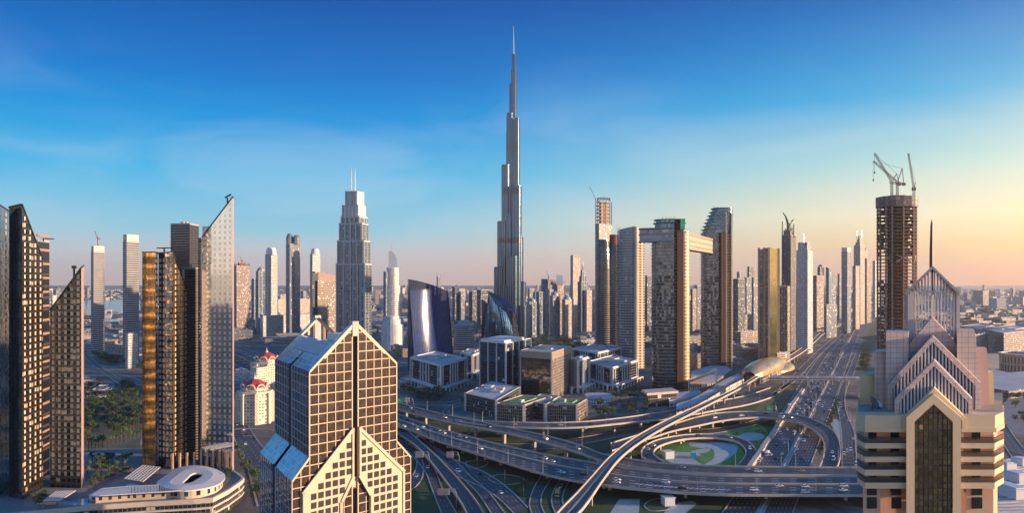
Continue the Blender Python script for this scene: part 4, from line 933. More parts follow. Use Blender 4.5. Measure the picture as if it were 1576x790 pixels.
b = MB(); b.prism(fpc(281, 284, 310, 665, 6, 10), 0, Z(414, 665), 0); b.build('lower_wing', brown, rc2); roof_part(rc2, fpc(281, 284, 310, 665, 6, 10), Z(414, 665), plant=2)
c3top = [Z(303, Yc), Z(303, Yc + 8), Z(352, Yc + 30), Z(365, Yc + 22)]
c3 = facade('pale_mirror_wall', (.46, .49, .50), (.50, .53, .54), 3.5, 4.6, .97, .97, .004, .04, 0, metal=.97, wallmetal=.8, wallrough=.1, var=(.92, 1.05))
r6, f6 = slant('slanted_tower', 'tallest slanted tower with a mirrored sail shaped front reflecting pale sky', 311, 358, 360, Yc, 6, 14, [Z(303, Yc), Z(305, Yc + 14), Z(362, Yc + 20), Z(365, Yc + 6)], (c3, plain('sunlit_pink_flank', (.42, .30, .27), .5, .1)), (6, 0), gp='window gridded towers on the podium', ww=1.0, wh=1.3, wm=mirror('blind_glass', (.66, .61, .54), .10, .5, .01, .2))
b = MB(); b.prism(fpc(305, 307, 312, 655, 4, 12), DZ, Z(366, 655), 0); b.build('side_wing', brown, r6)
b = MB(); p = P(350, 312, Yc + 6); b.beam(p + Vector((0, 0, -3)), p + Vector((0, 0, 4)), .9); b.beam(p + Vector((-2, 0, 4)), p + Vector((3, 0, 7)), 1.2); b.build('roof_crane', dark, r6)
b = MB(); p = P(306, 346, 655); b.box((p.x + 5, p.y + 14, Z(370, 655)), 12, 8, Z(347, 655) - Z(370, 655)); b.build('roof_screen', steel, r6)
b = MB()
for k in range(6):
    f = f6[3].lerp(f6[0], k / 5); b.box((f.x, f.y - 1.5, DZ), 1.5, 1.5, 15)
for k in range(5):
    f = f5[0].lerp(f6[3], k / 4); b.box((f.x, f.y - 1, DZ), 1.5, 1.5, 13)
b.build('colonnade', plain('warm_column', (.5, .32, .22), .6), r6)

# podium with terraces, roof pavilion, pools
pod = thing('podium', 'curved terraced podium with banded parapets below the dark towers', 'podium building', tuple(G(220, 776, DZ)))
pts = [(-60, 800), (56, 790), (136, 782), (222.6, 776), (298, 772), (328, 769.5), (352, 757), (372, 743), (376, 738), (366, 730), (352, 722), (352, 706), (216, 692), (120, 694), (-60, 700)]
edge = [G(x, y, DZ) for x, y in pts]; fpp = [Vector((p.x, p.y)) for p in edge]
b = MB(); b.face([(*p, DZ) for p in fpp]); b.build('terrace', plaza, pod)
for k, (z0, z1, mt, off) in enumerate(((DZ - 2.2, DZ + 1.1, plain('pod_band', (.50, .44, .38), .7, .1), 0), (DZ - 5.2, DZ - 2.2, facade('pod_glass', (.10, .09, .08), (.03, .035, .04), 3, 3, .85, .9, .02, .1, .1), 1.6), (DZ - 6.6, DZ - 5.2, plain('pod_band', (.5, .44, .38)), 0), (DZ - 9.8, DZ - 6.6, facade('pod_glass', ()), 1.6), (DZ - 11, DZ - 9.8, plain('pod_band', ()), 0), (0, DZ - 11, facade('pod_glass', ()), 1.6))):
    b = MB(); u = 0
    for i in range(0, 11):
        a, c = fpp[i], fpp[i + 1]; ctr = Vector((X(220, 600), 620)); a2, c2 = a + (ctr - a).normalized() * off, c + (ctr - c).normalized() * off; d = (c2 - a2).length
        b.face([(*a2, z0), (*c2, z0), (*c2, z1), (*a2, z1)], 0, [(u, z0), (u + d, z0), (u + d, z1), (u, z1)]); u += d
        if off == 0:
            a3, c3_ = a + (ctr - a).normalized() * 2.2, c + (ctr - c).normalized() * 2.2
            b.face([(*a, z1), (*c, z1), (*c3_, z1), (*a3, z1)]); b.face([(*a3, z1), (*c3_, z1), (*c3_, max(z0, DZ) if k == 0 else z0), (*a3, max(z0, DZ) if k == 0 else z0)]); b.face([(*a, z0), (*a3, z0), (*c3_, z0), (*c, z0)])
    b.build('parapet_band' if off == 0 else 'glazed_storey', mt, pod)
def pool(pts, lab):
    b = MB(); b.face([G(x, y, DZ + .25) for x, y in pts]); o = b.build('swimming_pool', pool_m, label=lab, cat='pool'); return o
pool([(88, 779.5), (92, 771), (136, 768), (134, 779)], 'blue pool beside the slatted canopy near the lower left corner'); pool([(190, 750), (196, 745.5), (212, 745), (210, 750)], 'small blue pool left of the white ring roof')
def canopy(pts, z, lab, n=9):
    w = [G(x, y, z) for x, y in pts]; c = sum(w, Vector((0, 0, 0))) / 4; root = thing('slatted_canopy', lab, 'canopy', (c.x, c.y, DZ)); b = MB()
    for k in range(n + 1): b.beam(w[0].lerp(w[1], k / n), w[3].lerp(w[2], k / n), .9, .3)
    for k in range(7): b.beam(w[0].lerp(w[3], k / 6), w[1].lerp(w[2], k / 6), .6, .5)
    b.build('slats', white, root)
    for p in w: b = MB(); b.beam((p.x, p.y, DZ), p, .5); b.build('post', steel, root)
canopy([(67, 772), (87, 757), (116, 756), (93, 771)], DZ + 5, 'white slatted canopy beside the pool in the lower left corner'); canopy([(192, 737.5), (220, 717), (246, 720), (220, 742)], DZ + 6, 'dark gridded canopy between the garden and the white ring roof')
pav = thing('ring_pavilion', 'white ring shaped roof pavilion with a dark opening and a long pergola tail', 'pavilion', tuple(G(290, 740, DZ)))
zr = DZ + 7
outer = smooth_px([(241, 747), (257, 731), (274, 721), (298, 717), (324, 720), (345, 730), (343, 741), (324, 750.5), (276, 756)], 5)
inner = smooth_px([(281, 744), (288, 737), (294, 731), (304, 728.5), (312, 730), (310, 734), (302, 739), (296, 742.5), (288, 744.5)], 5)
b = MB(); n_ = len(outer)
wo = [G(x, y, zr) for x, y in outer]; wi = [G(x, y, zr + .8) for x, y in inner]
for i in range(n_):
    j = (i + 1) % n_
    m0, m1 = wo[i].lerp(wi[i], .5) + Vector((0, 0, .7)), wo[j].lerp(wi[j], .5) + Vector((0, 0, .7))
    b.face([wo[i], wo[j], m1, m0]); b.face([m0, m1, wi[j], wi[i]]); b.face([wo[i], wo[j], wo[j] - Vector((0, 0, 1)), wo[i] - Vector((0, 0, 1))]); b.face([wi[i], wi[j], wi[j] - Vector((0, 0, 1.5)), wi[i] - Vector((0, 0, 1.5))])
b.build('ring_roof', white, pav, smooth=False)
b = MB()
for i in range(n_):
    j = (i + 1) % n_; c = sum(wo, Vector((0, 0, 0))) / n_
    a0, a1 = wo[i].lerp(c, .08), wo[j].lerp(c, .08); b.face([(a0.x, a0.y, DZ), (a1.x, a1.y, DZ), (a1.x, a1.y, zr), (a0.x, a0.y, zr)], 0, [(i * 3, 0), (i * 3 + 3, 0), (i * 3 + 3, 7), (i * 3, 7)])
b.build('wall', facade('pavilion_wall', (.55, .45, .34), (.05, .06, .08), 6, 7, .35, .5, .02, .1, 0), pav)
b = MB()
tl = [G(x, y, zr) for x, y in [(158, 753), (200, 749.5), (244, 747.5), (276, 747)]]; tb = [G(x, y, zr) for x, y in [(140, 765), (200, 761), (244, 758.5), (278, 756)]]
for k in range(3):
    for t in range(9): b.beam(tl[k].lerp(tl[k + 1], t / 9), tb[k].lerp(tb[k + 1], t / 9), 2.4, .3)
    b.beam(tl[k], tl[k + 1], .7, .6); b.beam(tb[k], tb[k + 1], .7, .6)
b.build('pergola', white, pav)
b = MB()
for k in range(3):
    a, c = tb[k].lerp(tl[k], .4), tb[k + 1].lerp(tl[k + 1], .4); d = (c - a).length
    b.face([(a.x, a.y, DZ), (c.x, c.y, DZ), (c.x, c.y, zr), (a.x, a.y, zr)], 0, [(0, 0), (d, 0), (d, 7), (0, 7)])
b.box((*G(155, 770, DZ).xy, DZ), 13, 6, 5); b.build('pergola_wall', facade('pavilion_wall', ()), pav)

# ------------------------------------------------------------------ red domed apartment blocks
def domed(label, xc_, yb, Yb, w_, ytop_wall, k):
    z1 = Z(ytop_wall, Yb); cx = X(xc_, Yb); root = thing('domed_block', label, 'apartment block', (cx, Yb + w_ / 2, 0), 'cream apartment blocks with red domes')
    fm = facade('domed_wall', (.62, .54, .42), (.05, .05, .055), 3.6, 3.6, .42, .5, .02, .1, .2); cr = plain('cream_stone', (.66, .57, .44), .7, .1)
    def octo(r): return [Vector((cx + r * math.cos(R(22.5 + 45 * i)), Yb + w_ / 2 + r * math.sin(R(22.5 + 45 * i)))) for i in range(8)]
    b = MB(); b.prism(octo(w_ * .54), 0, z1, 0); b.build('facade', fm, root)
    b = MB()
    for z in (7, z1 - 8, z1 - .6): b.prism(octo(w_ * .56), z, z + 1.3, 0, None, True)
    for i in range(8):
        p = octo(w_ * .545)[i]; b.box((p.x, p.y, 0), 3.4, 3.4, z1 - 1, R(22.5 + 45 * i))
    b.build('cornice', cr, root)
    b = MB(); b.prism(octo(w_ * .40), z1 + .7, z1 + 5.5, 0, None); b.build('drum', facade('drum_wall', (.6, .5, .4), (.06, .05, .05), 3, 5, .5, .7), root)
    for i in range(8):
        a = R(45 * i); d = Vector((math.cos(a), math.sin(a), 0)); c = Vector((cx, Yb + w_ / 2, z1 + 4)) + d * w_ * .40; t = Vector((-d.y, d.x, 0)); b = MB()
        b.tube([c + t * w_ * .13 * math.cos(math.pi * s / 8) + Vector((0, 0, w_ * .13 * math.sin(math.pi * s / 8))) for s in range(9)], 1.0, 5)
        b.face([c + t * w_ * .12 * math.cos(math.pi * s / 8) + Vector((0, 0, w_ * .12 * math.sin(math.pi * s / 8))) - d * .3 for s in range(9)]); b.build('arched_gable', cr, root)
    b = MB(); rr_ = w_ * .45; b.lathe((cx, Yb + w_ / 2, z1 + 5.5), [(rr_, 0), (rr_ * .93, 2.2), (rr_ * .6, 6), (rr_ * .28, 8.6), (.01, 9.6)], 8); b.build('dome', plain('red_tile', (.42, .05, .045), .6, .2, .3), root)
    b = MB(); b.lathe((cx, Yb + w_ / 2, z1 + 14), [(2.2, 0), (2.2, 2), (1.2, 3.2), (.6, 4), (.15, 8), (.01, 9)], 8); b.build('finial', white, root)
domed('nearer cream apartment block with a red dome, left of the gabled grid tower', 384, 655, 915, 38, 606, 0)
domed('farther cream apartment block with a red dome, partly behind the gabled grid tower', 404, 600, 1150, 40, 560, 1)
b = MB(); b.prism(fpc(386, 395, 428, 1120, 20, 40), 0, Z(563, 1120) - 4, 0); o = b.build('apartment_wing', facade('domed_wall', ()), label='plain cream apartment wing below the farther red dome', cat='apartment block')

# ------------------------------------------------------------------ the needle tower with stepped lobes
def needle_tower():
    Yb = 2020.0; root = thing('needle_tower', 'tallest tower, a stepped silver needle with a thin spire in the middle', 'skyscraper', (X(789, Yb), Yb, 0))
    sil = facade('needle_wall', (.05, .08, .12), (.05, .10, .165), 4.2, 7.4, .82, .84, .02, .16, 0, metal=.7, wallmetal=.85, wallrough=.25, var=(.85, 1.15),
                 bands=((Z(300, Yb), Z(290, Yb)), (Z(375, Yb), Z(367, Yb)), (Z(230, Yb), Z(225, Yb))), bandcol=(.05, .045, .045))
    fins = plain('needle_fin', (.20, .215, .24), .25, .1, metallic=.8)
    def lobe(x0, x1, yt, dy, name='lobe', r2=None):
        r = (X(x1, Yb) - X(x0, Yb)) / 2; c = (X((x0 + x1) / 2, Yb), Yb + dy, 0); z = Z(yt, Yb); b = MB()
        b.lathe(c, [(r, 0), (r, z - 6), (r * .96, z - 5.9), (r * .96, z), (.01, z + .4)], 20, 0)
        for k in range(7):
            t = math.pi + math.pi * (k + .5) / 7; p = Vector((c[0] + r * math.cos(t), c[1] + r * math.sin(t), 0)); b.beam(p, p + Vector((0, 0, z - 3)), 1.3, 1.6, 1)
        b.build(name, [sil, fins], root)
    for x0, x1, yt, dy in ((779, 797, 200, 10), (784, 795.5, 128, 6), (786.5, 795.6, 106, 4), (787.6, 794.2, 83, 2),
                           (779.6, 790, 174, 0), (789, 800, 182, -2), (772, 785, 254, -4), (786.5, 802.6, 287, -14), (765.5, 781, 341, -8), (792, 805, 364, -10), (760.5, 777, 411, -12), (797, 809, 433, -10), (776, 792, 330, -6), (781, 797, 395, -24), (770, 788, 440, -20), (790, 812, 470, -16), (757, 772, 468, -10)):
        lobe(x0, x1, yt, dy)
    b = MB(); c = Vector((X(790.4, Yb), Yb + 2, 0)); b.tube([c + Vector((0, 0, Z(84, Yb))), c + Vector((0, 0, Z(76, Yb))), c + Vector((0, 0, Z(60, Yb))), c + Vector((0, 0, Z(39, Yb)))], [3.0, 2.0, 1.5, .5], 8); b.build('spire', plain('spire_steel', (.6, .6, .6), .3, .1, metallic=.8), root)
needle_tower()

# ------------------------------------------------------------------ twin curved towers joined by a sky bridge
def rounded(cx, cy, rx, ry, n=28, p=2.4, ang=0.0):
    out = []
    for k in range(n):
        t = 2 * math.pi * k / n; c, s_ = math.cos(t), math.sin(t)
        x = math.copysign(abs(c) ** (2 / p), c) * rx; y = math.copysign(abs(s_) ** (2 / p), s_) * ry
        out.append(Vector((cx + x * math.cos(ang) - y * math.sin(ang), cy + x * math.sin(ang) + y * math.cos(ang))))
    return out
slab_cream = plain('slab_cream', (.36, .28, .20), .5, .08, .1)
def slabs(root, fp, z0, z1, pitch, name='balcony_slab', mat=None, h=.6, limit=100):
    """one floor slab mesh, then copies up the tower"""
    c = root.location; b = MB(); q = fp
    b.prism([Vector((p.x, p.y)) for p in q], 0, h, 0, None, True)
    proto = b.build(name, mat or slab_cream, root, org=(c.x, c.y, 0)); n = 0; z = z0; o = proto
    while z < z1:
        if n: o = proto.copy(); COL.objects.link(o)
        o.location = (0, 0, z - c.z); n += 1; z += pitch
def bridged_tower(name, label, xl, xm0, xm1, xr, Y, ytop, ywall, gpitch=5.4, terraces=False):
    X = lambda px, _y: globals()['X'](px, Y + 22)
    root = thing(name, label, 'skyscraper', (X((xl + xr) / 2, Y), Y + 20, 0), 'curved towers joined by the sky bridge')
    gl = facade('curved_glass', (.16, .14, .12), (.10, .11, .12), 3.4, 5.4, .95, .82, .08, .06, .0, (.3, .24, .18), .85, var=(.85, 1.12))
    gold = facade('sunlit_flank_wall', (.52, .37, .20), (.10, .08, .05), 4.2, 5.4, .55, .42, .03, .1, .1, metal=.5, wallrough=.35, wallmetal=.35)  # sunlit gold of the right lobe put into the wall colour
    z1 = Z(ywall, Y); zt = Z(ytop, Y)
    wl = X(xm1, Y) - X(xl, Y); c1x = X(xl, Y) + wl * .52; fl = rounded(c1x, Y + 22, wl * .50, 22, p=2.6)
    b = MB(); b.prism(fl, 0, z1, 0); b.build('glass_lobe', gl, root)
    slabs(root, rounded(c1x, Y + 22, wl * .535, 23.2, p=2.6), 20, z1, gpitch)
    wr = X(xr, Y) - X(xm0, Y); c2x = X(xr, Y) - wl * .50; fr = rounded(X(xr, Y) - wr * .62, Y + 30, wr * .60, 24, p=2.6)
    b = MB(); b.prism(fr, 0, z1 - 4, 0); b.build('right_lobe', gold, root); slabs(root, rounded(X(xr, Y) - wr * .62, Y + 30, wr * .635, 25, p=2.6), 20, z1 - 5, gpitch, mat=plain('sunlit_slab', (.50, .35, .18), .4, .1, .1))  # right slabs coloured gold as if sunlit
    b = MB(); p0, p1 = X(xm0, Y), X(xm1, Y); b.prism([Vector((p0, Y - 4)), Vector((p1, Y - 2)), Vector((p1, Y + 40)), Vector((p0, Y + 40))], 0, z1 + (Z(342, Y) - Z(350, Y) if not terraces else 0), 0); b.build('spine_wall', plain('red_brown_wall', (.045, .014, .010), .75, .15, .1), root)
    if not terraces:
        for k, (rx, z0, z2) in enumerate(((.46, z1, z1 + 9), (.40, z1 + 10.5, zt - 1))):
            b = MB(); b.prism(rounded(c1x + 2, Y + 22, wl * rx, 20, p=2.4), z0, z2, 0); b.build('crown_storey', facade('crown_glass', (.10, .12, .14), (.06, .13, .18), 3.2, 7, .9, .86, .04, .07, 0, metal=.6), root)
        for rx, z in ((.56, z1 + 9), (.54, zt - 1)):
            b = MB(); b.prism(rounded(c1x + 5, Y + 24, wl * rx, 24, p=2.4), z, z + 1.3, 0, None, True); b.build('crown_canopy', dark, root)
        b = MB(); b.box((X(xm1, Y) - 2, Y + 2, z1 - 2), 7, 14, zt - z1 + 2); b.build('green_panel', mirror('green_panel_glass', (.05, .26, .13), .15, .5, .02, .2), root)
        b = MB()
        for k in range(4): p = Vector((c1x - 9 + 6 * k, Y + 15, zt)); b.beam(p, p + Vector((1, 0, 4)), .5); b.beam(p + Vector((1, 0, 4)), p + Vector((4, 0, 4.5)), .4)
        b.build('roof_cranes', dark, root)
    else:
        cg = facade('crown_glass', ())
        n_ = 7; z = z1
        for k in range(n_):
            x0 = X(xl + 3 + k * 2.6, Y); x1 = X(xr, Y); h = (zt - z1) / n_; cx, rx = (x0 + x1) / 2, (x1 - x0) / 2
            b = MB(); b.prism(rounded(cx, Y + 26, rx * .96, 22, p=2.8), z, z + h, 0); b.build('terrace_storey', cg, root)
            b = MB(); b.prism(rounded(cx - 2, Y + 25, rx * 1.02, 23, p=2.8), z + h - 1.2, z + h, 0, None, True); b.build('terrace_slab', plain('slab_dark', (.10, .11, .12), .4), root); z += h
        fr2 = rounded(X(xr, Y) - wr * .5, Y + 32, wr * .48, 22, p=2.8); b = MB(); b.prism(fr2, z1 - 6, Z(ytop + 9, Y), 0); b.build('upper_lobe', gold, root)
        for x0 in (xr - 15.5, xr - 7): b = MB(); b.prism([Vector((X(x0, Y), Y + 3)), Vector((X(x0 + 1.8, Y), Y + 3)), Vector((X(x0 + 1.8, Y), Y + 30)), Vector((X(x0, Y), Y + 30))], 0, Z(ytop + 8, Y), 0); b.build('right_fin', plain('fin_cream', (.66, .52, .34), .4, .08, .1), root)
        b = MB(); p = Vector((X(1100, Y), Y + 20, zt)); b.beam(p, p + Vector((-4, 0, 4)), .5); b.beam(p, p + Vector((5, 0, 2)), .6); b.build('roof_cranes', dark, root)
    return root
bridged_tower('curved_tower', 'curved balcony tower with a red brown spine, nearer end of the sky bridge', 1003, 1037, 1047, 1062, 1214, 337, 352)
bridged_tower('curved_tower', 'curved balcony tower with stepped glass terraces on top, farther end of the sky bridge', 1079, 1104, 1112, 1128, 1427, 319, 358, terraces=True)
sb = thing('sky_bridge', 'long cream multi storey bridge joining the two curved balcony towers high up', 'sky bridge', (X(1080, 1300), 1310, 0))
brm = facade('bridge_wall', (.42, .34, .25), (.05, .045, .04), 7, 8.5, .45, .36, .03, .1, 0)
p = [P(1055, 383, 1222), P(1102, 380, 1432)]; z0, z1 = Z(383, 1222), Z(351, 1222)
fpb = [Vector((X(1056, 1222), 1222)), Vector((X(1098, 1432), 1432)), Vector((X(1092, 1460), 1460)), Vector((X(1040, 1252), 1252))]
b = MB(); b.prism(fpb, z0, z1 - 8, 0, None, True); b.build('bridge_storeys', brm, sb)
for zz, hh, kx in ((z0 - .5, 2.4, 1.02), (z1 - 19, 2, 1.03), (z1 - 9, 3, 1.03)):
    b = MB(); b.prism([Vector((q.x, q.y - (1.2 if i < 2 else 0))) for i, q in enumerate(fpb)], zz, zz + hh, 0, None, True); b.build('floor_band', slab_cream, sb)
cw = thing('sky_deck', 'cantilevered glazed deck reaching left from the nearer curved tower', 'sky deck', (X(995, 1230), 1235, 0))
f2 = [Vector((X(985, 1225), 1226)), Vector((X(1036, 1206), 1206)), Vector((X(1036, 1240), 1250)), Vector((X(985, 1240), 1246))]
b = MB(); b.prism(f2, Z(372, 1225), Z(354, 1225), 0, None, True); b.build('deck_storeys', facade('deck_glass', (.3, .3, .3), (.05, .07, .12), 5, 9, .9, .6, .03, .1, .1), cw)
for y in (373, 362, 353): b = MB(); b.prism([Vector((q.x - (1.5 if i in (0, 3) else 0), q.y - (1.2 if i < 2 else 0))) for i, q in enumerate(f2)], Z(y, 1225), Z(y, 1225) + 1.8, 0, None, True); b.build('deck_band', plain('deck_grey', (.20, .20, .21), .5), cw)

# left neighbour: curved glass and a lit cream flank with balconies
Yv = 1500.0
root = thing('curved_slab_tower', 'curved blue glass slab tower with sunlit cream balcony flank, left of the sky bridge', 'skyscraper', (X(974, Yv), Yv + 25, 0))
gl = facade('slab_tower_glass', (.24, .26, .27), (.05, .075, .10), 3.2, 5.2, .8, .66, .03, .1, .03, (.4, .38, .34), .55, var=(.85, 1.15))
n_ = 12; fp = [Vector((X(955, Yv) + (X(977, Yv) - X(955, Yv)) * k / n_, Yv + 14 * (1 - k / n_) ** 2)) for k in range(n_ + 1)] + [Vector((X(977, Yv), Yv + 45)), Vector((X(955, Yv), Yv + 48))]
tops = [Z(353 - 4 * math.sin(math.pi * .5 * k / n_), Yv) for k in range(n_ + 1)] + [Z(349, Yv), Z(353, Yv)]
b = MB(); b.prism(fp, 0, tops, 0); b.build('glass_front', gl, root)
f2 = [Vector((X(976, Yv), Yv - 1.5)), Vector((X(993, Yv), Yv + 8)), Vector((X(992, Yv), Yv + 46)), Vector((X(976, Yv), Yv + 46))]
b = MB(); b.prism(f2, 0, [Z(349, Yv), Z(352, Yv), Z(352, Yv), Z(349, Yv)], 0); b.build('balcony_flank', facade('flank_wall', (.62, .48, .34), (.08, .06, .05), 9, 5.2, .5, .5, .02, .2, 0, wallrough=.5), root)
slabs(root, [Vector((X(981, Yv), Yv - 1.8)), Vector((X(992.6, Yv), Yv + 6)), Vector((X(992.6, Yv), Yv + 20)), Vector((X(981, Yv), Yv + 10))], 25, Z(372, Yv), 5.2)
b = MB(); b.prism([Vector((X(976, Yv), Yv - 3)), Vector((X(980, Yv), Yv - 1)), Vector((X(980, Yv), Yv + 8)), Vector((X(976, Yv), Yv + 8))], 0, Z(347.5, Yv), 0); b.build('edge_fin', plain('fin_peach', (.66, .47, .33), .5, .1), root)

# ------------------------------------------------------------------ stepped silver tower with two antennas
Ys = 1350.0
root = thing('stepped_tower', 'stepped silver tower with two thin antennas behind the gabled grid tower', 'skyscraper', (X(545, Ys), Ys + 20, 0))
st = facade('stepped_wall', (.12, .15, .185), (.03, .045, .065), 3.4, 4.8, .62, .62, .03, .1, .1, (.3, .3, .3), .5, .45, pier=4, piercol=(.18, .205, .235))
stw = facade('stepped_wall_pale', (.72, .68, .62), (.12, .14, .16), 3.4, 4.8, .4, .5, .02, .1, .1, metal=.4)
for i, (xl, xc, xr, yt, dr) in enumerate(((517, 562, 572, 408, 26), (519, 560, 570, 372, 26), (522, 557, 567, 345, 24), (525, 553, 566, 334, 24), (527, 551, 563, 316, 22), (532, 549, 560.5, 294, 20))):
    off = i * 4.0; fp = fpc(xl, xc, xr, Ys + off, 8, dr); z = Z(yt, Ys); b = MB(); b.prism(fp, 0 if i == 0 else zprev - 2, z, 0); b.build('tier', stw if i >= 4 else st, root)
    roof_part(root, fp, z, par=2.2, plant=0, name='tier_parapet', pm=plain('pale_parapet', (.55, .54, .52), .5))
    b = MB()
    for k in range(5):
        p = fp[3].lerp(fp[0], (k + .1) / 4.2); b.box((p.x, p.y - .8, 0 if i == 0 else zprev - 2), 2.6, 1.8, z - (0 if i == 0 else zprev - 2) + 3)
    b.build('vertical_fins', plain('silver_fin', (.26, .285, .31), .35, .1, metallic=.5), root); zprev = z
for x in (541, 546.5): mast(root, P(x, 297, Ys + 30), Z(257, Ys) - Z(297, Ys), 1.0, mat=plain('antenna_white', (.7, .7, .7), .4))
# white tower with a rounded shoulder
Yw = 1900.0; root = thing('white_tower', 'slim white tower with a rounded top and antenna, right of the stepped silver tower', 'skyscraper', (X(602, Yw), Yw + 20, 0))
ww_ = facade('white_wall', (.66, .62, .58), (.16, .17, .19), 3.6, 5, .5, .5, .02, .12, .15, metal=.4)
b = MB(); b.prism(rounded(X(602, Yw), Yw + 25, X(613, Yw) - X(602, Yw), 24, p=3), 0, Z(440, Yw), 0); b.build('body', ww_, root)
b = MB(); b.prism(rounded(X(602, Yw), Yw + 25, X(611, Yw) - X(602, Yw), 20, p=3), Z(440, Yw), Z(412, Yw), 0); b.build('body', ww_, root)
b = MB(); prof = [(598, 412), (598, 388), (601, 386), (606, 389), (610, 397), (611.5, 412)]
fr = [P(x, y, Yw + 12) for x, y in prof]; bk = [P(x, y, Yw + 36) for x, y in prof]
b.face(fr); b.face(bk[::-1])
for i in range(len(fr)): j = (i + 1) % len(fr); b.face([fr[i], bk[i], bk[j], fr[j]])
b.build('rounded_crown', plain('white_metal', (.7, .66, .62), .35, .08, metallic=.2), root)
b = MB(); b.prism(fpc(590, 594, 599, Yw - 5, 10, 20), 0, Z(418, Yw), 0); b.build('side_wing', facade('blue_flat', (.2, .25, .3), (.06, .09, .12), 3, 5, .7, .6), root)
mast(root, P(602.5, 388, Yw + 24), Z(372, Yw) - Z(388, Yw), 1.0)
for k, (y0, y1, r) in enumerate(((515, 500, 17), (500, 492, 14), (492, 487, 12))): b = MB(); b.prism(rounded(X(602, Yw), Yw + 20, X(788 + r, Yw) - X(788, Yw), 34), 0, Z(y1, Yw), 0); b.build('podium_tier', plain('podium_white', (.5, .52, .55), .6), root)

# ------------------------------------------------------------------ blue mirrored leaning block that throws the sun back
Yj = 1450.0
fp = fpc(627.5, 629.5, 690, Yj, 20, 80); root = root_for('blue_glass_tower', 'deep blue mirror glass office tower with a slanting roof that throws back the sun', 'office tower', fp)
bm_ = mirror('reflected_sky_blue', (.003, .035, .17), .09, .0, .010, .03, (4.2, 5.0), (.01, .015, .03), .10, .038, 1.5)  # deep blue of the reflected upper sky put into the base colour
n_ = 14; fr = []
for k in range(n_ + 1):
    t = k / n_; p = fp[0].lerp(fp[1], t); e = (fp[1] - fp[0]).normalized(); nn = Vector((e.y, -e.x)); fr.append(p + nn * 7 * math.sin(math.pi * t))
prof = [430 + 19 * (k / n_) ** 1.15 for k in range(n_ + 1)]
nz = 16; b = MB(); ds = [0]
for k in range(n_): ds.append(ds[-1] + (fr[k + 1] - fr[k]).length)
def jp(k, s):
    zt = Z(prof[k], Yj + 80 * k / n_); lean = 20 * (1 - s) ** 2; e = (fp[1] - fp[0]).normalized(); nn = Vector((e.y, -e.x)); q = fr[k] + nn * lean * .8; return Vector((q.x, q.y, zt * s))
for k in range(n_):
    for s in range(nz):
        q = [jp(k, s / nz), jp(k + 1, s / nz), jp(k + 1, (s + 1) / nz), jp(k, (s + 1) / nz)]; b.face(q, 0, [(ds[k], q[0].z), (ds[k + 1], q[1].z), (ds[k + 1], q[2].z), (ds[k], q[3].z)])
b.build('curved_front', bm_, root, smooth=True)
b = MB()
for k in range(n_ * 2 + 1):
    t = k / 2; k0 = min(int(t), n_ - 1); f = t - k0
    pts = [jp(k0, s / 8).lerp(jp(k0 + 1, s / 8), f) for s in range(9)]
    for a, c in zip(pts, pts[1:]): b.beam(a, c, .35, .7)
b.build('vertical_ribs', plain('rib_blue', (.08, .10, .16), .3, .1, metallic=.6), root)
b = MB(); zl = Z(430, Yj); f_ = fp
b.face([jp(0, 0), jp(0, 1), (*f_[3], zl), (*f_[3], 0)], 0); b.face([jp(n_, 0), (*f_[2], 0), (*f_[2], Z(449, Yj + 80)), jp(n_, 1)], 0); b.face([(*f_[2], 0), (*f_[3], 0), (*f_[3], zl), (*f_[2], Z(449, Yj + 80))], 0)
b.face([jp(k, 1) for k in range(n_ + 1)] + [(*f_[2], Z(449, Yj + 80)), (*f_[3], zl)], 0); b.build('rear_walls', mirror('flank_blue', (.05, .09, .16), .15, .6, .02), root)

# arched glass tower in front of the needle
Ym = 1500.0; root = thing('arched_tower', 'blue glass tower with a sweeping arched edge in front of the needle tower', 'office tower', (X(772, Ym), Ym + 30, 0))
arc = [(752, 449), (760, 452), (770, 457), (780, 464), (788, 472), (793, 482), (797, 496), (799, 515), (800, 545), (800.5, 575)]
def mp(x, y, d): return P(x, y, Ym + d)
left = [(752 - (y - 449) * .10, y) for x, y in arc]
b = MB()
N2 = 10
def mfront(i, t):
    """i along the arch, t from left edge to arch edge, the sheet bulging toward us"""
    (xa, ya), (xl_, yl_) = arc[i], left[i]
    return mp(xl_ + (xa - xl_) * t, yl_ + (ya - yl_) * t, 26 * t - 10 * math.sin(math.pi * t))
for i in range(len(arc) - 1):
    for k in range(N2):
        q = [mfront(i + 1, k / N2), mfront(i + 1, (k + 1) / N2), mfront(i, (k + 1) / N2), mfront(i, k / N2)]
        b.face(q, 0, [(p.x, p.z) for p in q])
b.build('glass_sheet', mirror('mid_blue_mirror', (.10, .22, .38), .06, .95, .03, .08, (4, 5), (.03, .04, .06), .09), root, smooth=True)
b = MB()
for i in range(len(arc) - 1):
    a, c = mfront(i, 1), mfront(i + 1, 1); a2, c2 = a + Vector((-7, 22, 0)), c + Vector((-7, 22, 0)); b.face([a, c, c2, a2], 0)
for k in range(15):
    t = (k + .5) / 15; pts = [mfront(i, t) for i in range(len(arc))]
    for a, c in zip(pts, pts[1:]): b.beam(a + Vector((0, -.3, 0)), c + Vector((0, -.3, 0)), .4, .6)
b.build('arched_edge', plain('rib_dark', (.05, .06, .08), .35, .1, metallic=.5), root)
b = MB(); q = [mp(789, 575, 24), mp(800, 575, 20), mp(799, 515, 20), mp(793, 484, 22), mp(789, 478, 24)]; b.face([p + Vector((0, -9, 0)) for p in q], 0, [(p.x, p.z) for p in q]); b.build('orange_lit_flank', facade('orange_lit_wall', (.42, .24, .13), (.10, .06, .04), 3.4, 4.2, .5, .5, .04, .1, .2, (.6, .4, .2), .5), root)  # orange sunlight on the right flank put into wall and pane colours
